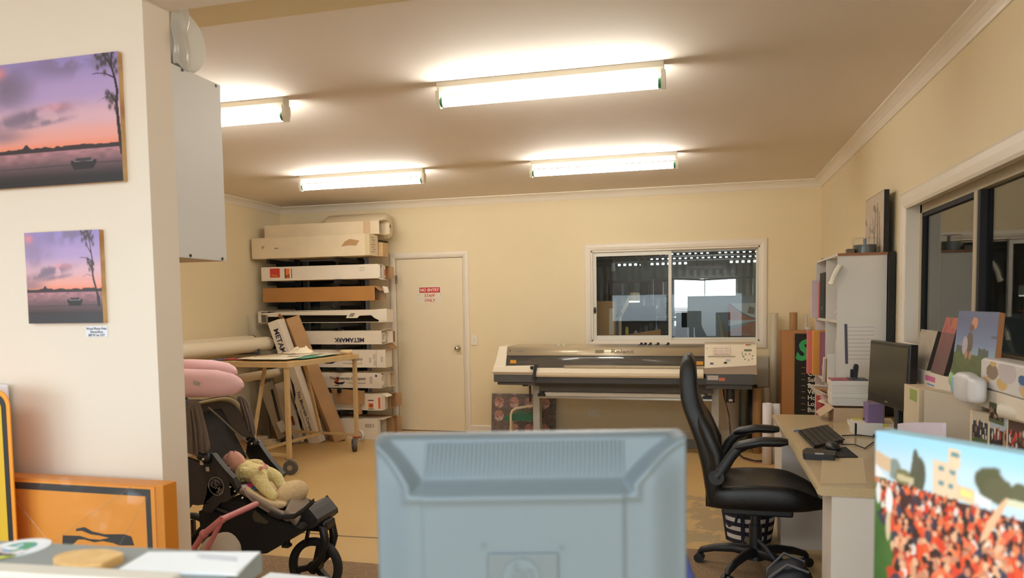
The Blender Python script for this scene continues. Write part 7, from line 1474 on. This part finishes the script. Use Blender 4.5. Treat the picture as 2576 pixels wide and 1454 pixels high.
wpaint('print', sgn, (a.x, 9.621, a.z), X, Z, b.x-a.x, b.z-a.z, 90, 90, t, .4); wobj('photo', MB().prism([(p_.x, p_.z) for p_ in [W(x_, y_, 9.6195) for x_, y_ in ((1880, 787), (1885, 770), (1899, 775), (1897, 791))]], (0, 9.6195, 0), X, Z, Y*.0025), mat('photo brown', '6f5f58', .5, var=.3, scale=30), t); q = W(1842, 841, 9.615); wtext('digits', '0438 516', .052, (q.x, 9.619, q.z), X, Z, mat('pale digits', '8d9096', .5, var=0), t, align='LEFT', sx=1.05)
panel('timber_offcut', 'pale timber strip leaning before the blue grey sheet', 'timber', ((1806, 796), (1810, 793), (1822, 862), (1816, 862)), 9.45, mat('pale timber', 'b8ab92', .7, var=.06)); panel('timber_offcut', 'short timber strip right of the longer pale one', 'timber', ((1819, 818), (1824, 815), (1833, 862), (1823, 862)), 9.46, mat('grey timber', '8d8470', .7, var=.06))
t = empty('hardboard_sheet', (-1.2, 8.7, .9), 'brown cardboard sheet standing at the lower left of the workshop window', 'board'); q = [W(x, y, 8.6) for x, y in ((1490, 757), (1548, 758), (1548, 870), (1490, 870))]; wobj('sheet', MB().prism([(p.x, p.z) for p in q]+[], (0, 8.6, 0), X, Z, Y*.01), cardb, t)
q = [W(x, y, 8.598) for x, y in ((1533, 776), (1544, 776), (1545, 842), (1532, 842))]; wobj('label', MB().prism([(p.x, p.z) for p in q], (0, 8.598, 0), X, Z, Y*.002), mat('label pale', 'cfc0b4', .6, var=.06), t)
tag(obj('low_stand', MB().box(-1.5, 8.45, 0, -.9, 8.72, W(1520, 870, 8.6).z), dgrey), 'low dark stand under the cardboard sheet beyond the window', 'stand')
# drawing lamp
t = empty('arm_lamp', W(1559, 845, 9.0), 'cream arm lamp with a round shade, lit ring, clamped to the workshop bench', 'lamp'); lm = mat('cream lamp enamel', 'c9bda4', .4, var=.02); Lp = lambda x, y: W(x, y, 9.0)
wobj('post', MB().cyl((Lp(1559, 800).x, 9.0, 1.0), Lp(1559, 788), .022, n=14), lm, t); wobj('arm', MB().cyl(Lp(1560, 792), Lp(1584, 744), .014, n=12).cyl(Lp(1563, 796), Lp(1588, 747), .008, n=8), lm, t); wobj('joint', MB().ell(Lp(1558, 790), .035, 14, 10), dgrey, t)
c0, c1 = Lp(1597, 736), Lp(1596, 757); wobj('shade', MB().cyl(c0, c1, .058, .066, n=24), lm, t); wobj('shade_ring', MB().cyl(c1, c1-Z*.018, .066, .06, n=24), mat('lit lamp ring', 'eef4f2', .4, var=0, emit=((.9, 1, 1), 1.6)), t)
# clutter, stacked sheets, dark cabinets, far shelving
pan = lambda n_, l_, c_, p_, y_, m_, th=.02: panel(n_, l_, c_, p_, y_, m_, th)
t = empty('sheet_stack', W(1690, 790, 13), 'stack of white sheets on a rack deep in the workshop', 'sheets')
for k in range(6): q0, q1 = W(1646, 775+3.6*k, 13), W(1756-6*k, 778+3.6*k, 13); wobj('sheet', MB().box(q0.x, 12.2, q0.z-.012, q1.x, 13, q0.z), mat('pale sheet', 'b5afaf', .6, var=.03), t)
q0, q1 = W(1655, 800, 12.6), W(1735, 800, 12.6); wobj('rack', MB().box(q0.x, 12.5, 0, q0.x+.06, 12.7, q0.z).box(q1.x, 12.5, 0, q1.x+.06, 12.7, q0.z).box(q0.x, 12.4, q0.z-.05, q1.x+.06, 12.9, q0.z), dgrey, t)
for (lab, x0, x1, y0, Yd, c) in (('dark cabinet behind the sliding joint of the workshop window', 1700, 1728, 788, 11.0, '33363c'), ('low dark machine left of the sliding joint', 1656, 1690, 808, 10.2, '2b2c2e'), ('dim blue grey curtain panel behind the arm lamp', 1562, 1650, 770, 12, '545a66')):  # last one is no cabinet: its colour mimics mirrored shop front daylight
    q0, q1 = W(x0, y0, Yd), W(x1, y0, Yd); tag(obj('cabinet', MB().box(q0.x, Yd, 0, q1.x, Yd+.5, q0.z), mat('cab '+c, c, .5, var=.08)), lab, 'cabinet')
sm = [('spray can with a yellow cap on the workshop bench', 1577, 826, .02, .09, 'cdbf5a'), ('white bottle on the workshop bench', 1600, 836, .024, .07, 'b9c0cc'), ('black tin on the workshop bench right of the white bottle', 1612, 830, .03, .07, '22242a'), ('grey tub on the workshop bench', 1626, 824, .035, .09, '4d5360'), ('dark jar on the workshop bench behind the brown board', 1636, 816, .03, .1, '2a2a2c'), ('blue bottle on the workshop bench beside the low machine', 1652, 826, .018, .08, '6f92b8')]
for lab, x, y, r_, h_, c in sm: q = W(x, y, 9.1); tag(obj('bottle', MB().cyl((q.x, 9.1, 1.0), (q.x, 9.1, q.z), r_, n=16).cyl((q.x, 9.1, q.z), (q.x, 9.1, q.z+.02), r_*.6, n=12), mat('bottle '+c, c, .4, var=.05)), lab, 'bottle', 'bottles on the workshop bench')
panel('brown_board', 'brown wedge of board lying along the lower edge of the workshop window', 'board', ((1568, 843), (1662, 828), (1662, 871), (1568, 871)), 8.9, cardb, .02)
for i, (px, lab) in enumerate(((1592, 'pink'), (1640, 'red'))): pass
q0, q1 = W(1534, 720, 18.5), W(1690, 760, 18.5); t = empty('far_shelving', (q0.x, 18.5, 0), 'dim red shelving along the far workshop wall', 'shelving'); rs_ = mat('dim red enamel', '6a4048', .6, var=.1)
for k, z in enumerate((.6, 1.15, 1.62, 2.0)): wobj('shelf', MB().box(q0.x, 18.4, z, q1.x, 18.9, z+.05), rs_, t)
for k in range(4): x = q0.x+(q1.x-q0.x)*k/3; wobj('upright', MB().box(x-.03, 18.4, 0, x+.03, 18.46, 2.05), rs_, t)
for (lab, f0_, f1_, z, h_, c) in (('pale box on the far workshop shelving, leftmost', .05, .2, 1.67, .3, '8a8088'), ('dark drum on the far workshop shelving', .5, .62, 1.67, .35, '2c2c2e'), ('red carton on the far workshop shelving', .66, .86, 1.67, .33, '6f4a4c'), ('pale carton on the middle shelf of the far shelving', .35, .55, 1.2, .35, '837a78'), ('grey carton at the right end of the far shelving', .86, .97, 1.2, .3, '6e6c70')):
    tag(obj('carton', MB().box(q0.x+(q1.x-q0.x)*f0_, 18.42, z+.001, q0.x+(q1.x-q0.x)*f1_, 18.8, z+h_), mat('far '+c, c, .7, var=.05)), lab, 'box')
# hanging things
t = empty('inspection_lamp', W(1542, 640, 9.4), 'white inspection lamp hanging on an orange cord at the left of the workshop window', 'lamp'); Hq = lambda x, y: W(x, y, 9.4)
a, b = Hq(1542, 662), Hq(1542, 682); wobj('lamp', MB().cyl(a, b, .022, .026, n=16), mat('pale lamp glass', 'dfe6ea', .3, var=0), t); top = Hq(1543, 640); wobj('cord', MB().tube([a, top, V((top.x, top.y, SZ_+.12))], .005, 8).tube([V((top.x+.25, 9.4, SZ_+.12)), Hq(1562, 645), Hq(1573, 643), V((top.x+.45, 9.4, SZ_+.12))], .005, 8), mat('orange cord', 'b5603a', .5), t)
for a, b, lab in (((1608, 655), (1640, 704), 'longer pale timber brace hanging in the workshop roof'), ((1623, 652), (1640, 682), 'shorter pale timber brace hanging in the workshop roof')):
    p0, p1 = W(*a, 14.0), W(*b, 14.0); d_ = (p0-p1).normalized(); p0 = p1+d_*((SZ_+.12-p1.z)/d_.z); tag(obj('timber_brace', MB().beam(p0, p1, .05, .05, up=(0, 1, 0)), mat('brace timber', '9c937c', .7, var=.05)), lab, 'brace')
p0, p1 = W(1640, 700, 16), W(1898, 697, 16); tag(obj('steel_rail', MB().tube([V((p0.x, 16, p0.z)), V(((p0.x+p1.x)/2, 16, p0.z-.06)), V((p1.x, 16, p1.z))], .02, 8).box(p0.x-.03, 15.97, 0, p0.x+.03, 16.03, p0.z).box(p1.x-.03, 15.97, 0, p1.x+.03, 16.03, p1.z), mat('rail grey', '8f8a80', .5, metal=.3)), 'thin horizontal rail on two posts across the workshop', 'rail')
p0, p1 = W(1725, 677, 15), W(1820, 674, 15); t = empty('fluorescent_light', (p0.x, 15, p0.z), 'unlit cream fluorescent tube hanging in the workshop', 'light'); wobj('tube', MB().cyl((p0.x, 15, p0.z), (p1.x, 15, p0.z), .02, n=12), mat('unlit tube', 'd9cfbe', .4, var=0, ), t); wobj('batten', MB().box(p0.x, 14.97, p0.z+.022, p1.x, 15.03, p0.z+.06), lm, t)
wobj('hanger', MB().box(p0.x+.2, 14.99, p0.z+.06, p0.x+.21, 15.01, SZ_+.12).box(p1.x-.2, 14.99, p0.z+.06, p1.x-.19, 15.01, SZ_+.12), dgrey, t)
# boxes seen behind the rack window
for (lab, x0, x1, z, h_, Yd, c) in (('white machine behind the carton rack window', 803, 842, 0, 1.66, 9.1, 'c9c9b4'), ('pale carton high behind the carton rack window, right', 850, 905, 1.75, .22, 9.3, 'd5d3d2'), ('blue tub behind the carton rack window', 788, 802, 1.2, .42, 9.2, '5d7390')):
    q0, q1 = W(x0, 700, Yd), W(x1, 700, Yd); tag(obj('store_box', MB().box(q0.x, Yd, z, q1.x, Yd+.4, z+h_), mat('store '+c, c, .6, var=.04)), lab, 'box')
t = empty('store_shelving', (-4.4, 9.6, 0), 'dark shelving behind the carton rack window', 'shelving')
for z in (.4, .8, 1.17, 1.72, 2.1): wobj('shelf', MB().box(-6.2, 9.0, z, -3.9, 9.75, z+.028), rack_m, t)
wobj('back', MB().box(-6.3, 9.76, 0, -3.4, 9.8, 2.4), mat('dim backing', '3a3b3c', .7, var=.1), t); wobj('upright', MB().box(-6.2, 9.0, 0, -6.14, 9.75, 2.3).box(-3.96, 9.0, 0, -3.9, 9.75, 2.3), rack_m, t)
# ================================================================== dim office behind the side window
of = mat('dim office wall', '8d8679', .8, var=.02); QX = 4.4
obj('wall_office', MB().box(QX, -.2, 0, QX+.1, 8.0, 2.6).box(XR+.12, -.3, 0, QX, -.2, .9).box(XR+.12, -.3, 2.2, QX, -.2, 2.6).box(XR+.12, -.3, .9, 2.4, -.2, 2.2).box(4.0, -.3, .9, QX, -.2, 2.2).box(XR+.12, 7.9, 0, QX, 8.0, 2.6), of, kind='structure')  # near end wall has an unseen opening added to brighten the office
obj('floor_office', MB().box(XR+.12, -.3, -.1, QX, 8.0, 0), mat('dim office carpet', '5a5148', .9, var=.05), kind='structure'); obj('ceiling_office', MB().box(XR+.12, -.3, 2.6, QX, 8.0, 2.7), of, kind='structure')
portal('added_office_daylight', (3.2, -.32, 1.55), (math.radians(90), 0, 0), 1.6, 1.3)  # daylight through the opening added out of view
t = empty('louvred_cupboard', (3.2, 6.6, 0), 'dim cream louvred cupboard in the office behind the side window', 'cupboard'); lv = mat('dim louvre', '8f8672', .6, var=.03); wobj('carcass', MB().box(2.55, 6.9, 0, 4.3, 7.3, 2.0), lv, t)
for i in range(3):
    x = 2.58+.57*i; mb = MB()
    for k in range(36): mb.box(x+.04, 6.872, .12+.051*k, x+.50, 6.892, .12+.051*k+.03)
    wobj('door', MB().box(x, 6.88, .06, x+.54, 6.9, 1.98), lv, t); wobj('louvres', mb, lv, t)
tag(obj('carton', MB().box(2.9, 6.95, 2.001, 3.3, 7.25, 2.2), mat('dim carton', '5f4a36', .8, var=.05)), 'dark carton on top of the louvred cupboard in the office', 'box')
t = empty('office_shelf', (4.1, 4.5, 0), 'black shelf unit in the office behind the side window', 'shelf'); wobj('frame', MB().box(3.9, 3.2, 0, 4.35, 3.24, 2.05).box(3.9, 5.2, 0, 4.35, 5.24, 2.05).box(3.9, 3.2, 2.01, 4.35, 5.24, 2.05), rack_m, t)
for z in (.4, .9, 1.4, 1.72): wobj('shelf', MB().box(3.9, 3.24, z, 4.35, 5.2, z+.03), mat('pale shelf board', 'b0a794', .6, var=.02), t)
tag(obj('notice_panel', MB().box(2.1, 6.6, 0, 2.45, 6.63, 1.35), mat('grey panel', '8a8a82', .6, var=.02)), 'plain grey panel standing in the office before the louvred cupboard', 'panel')
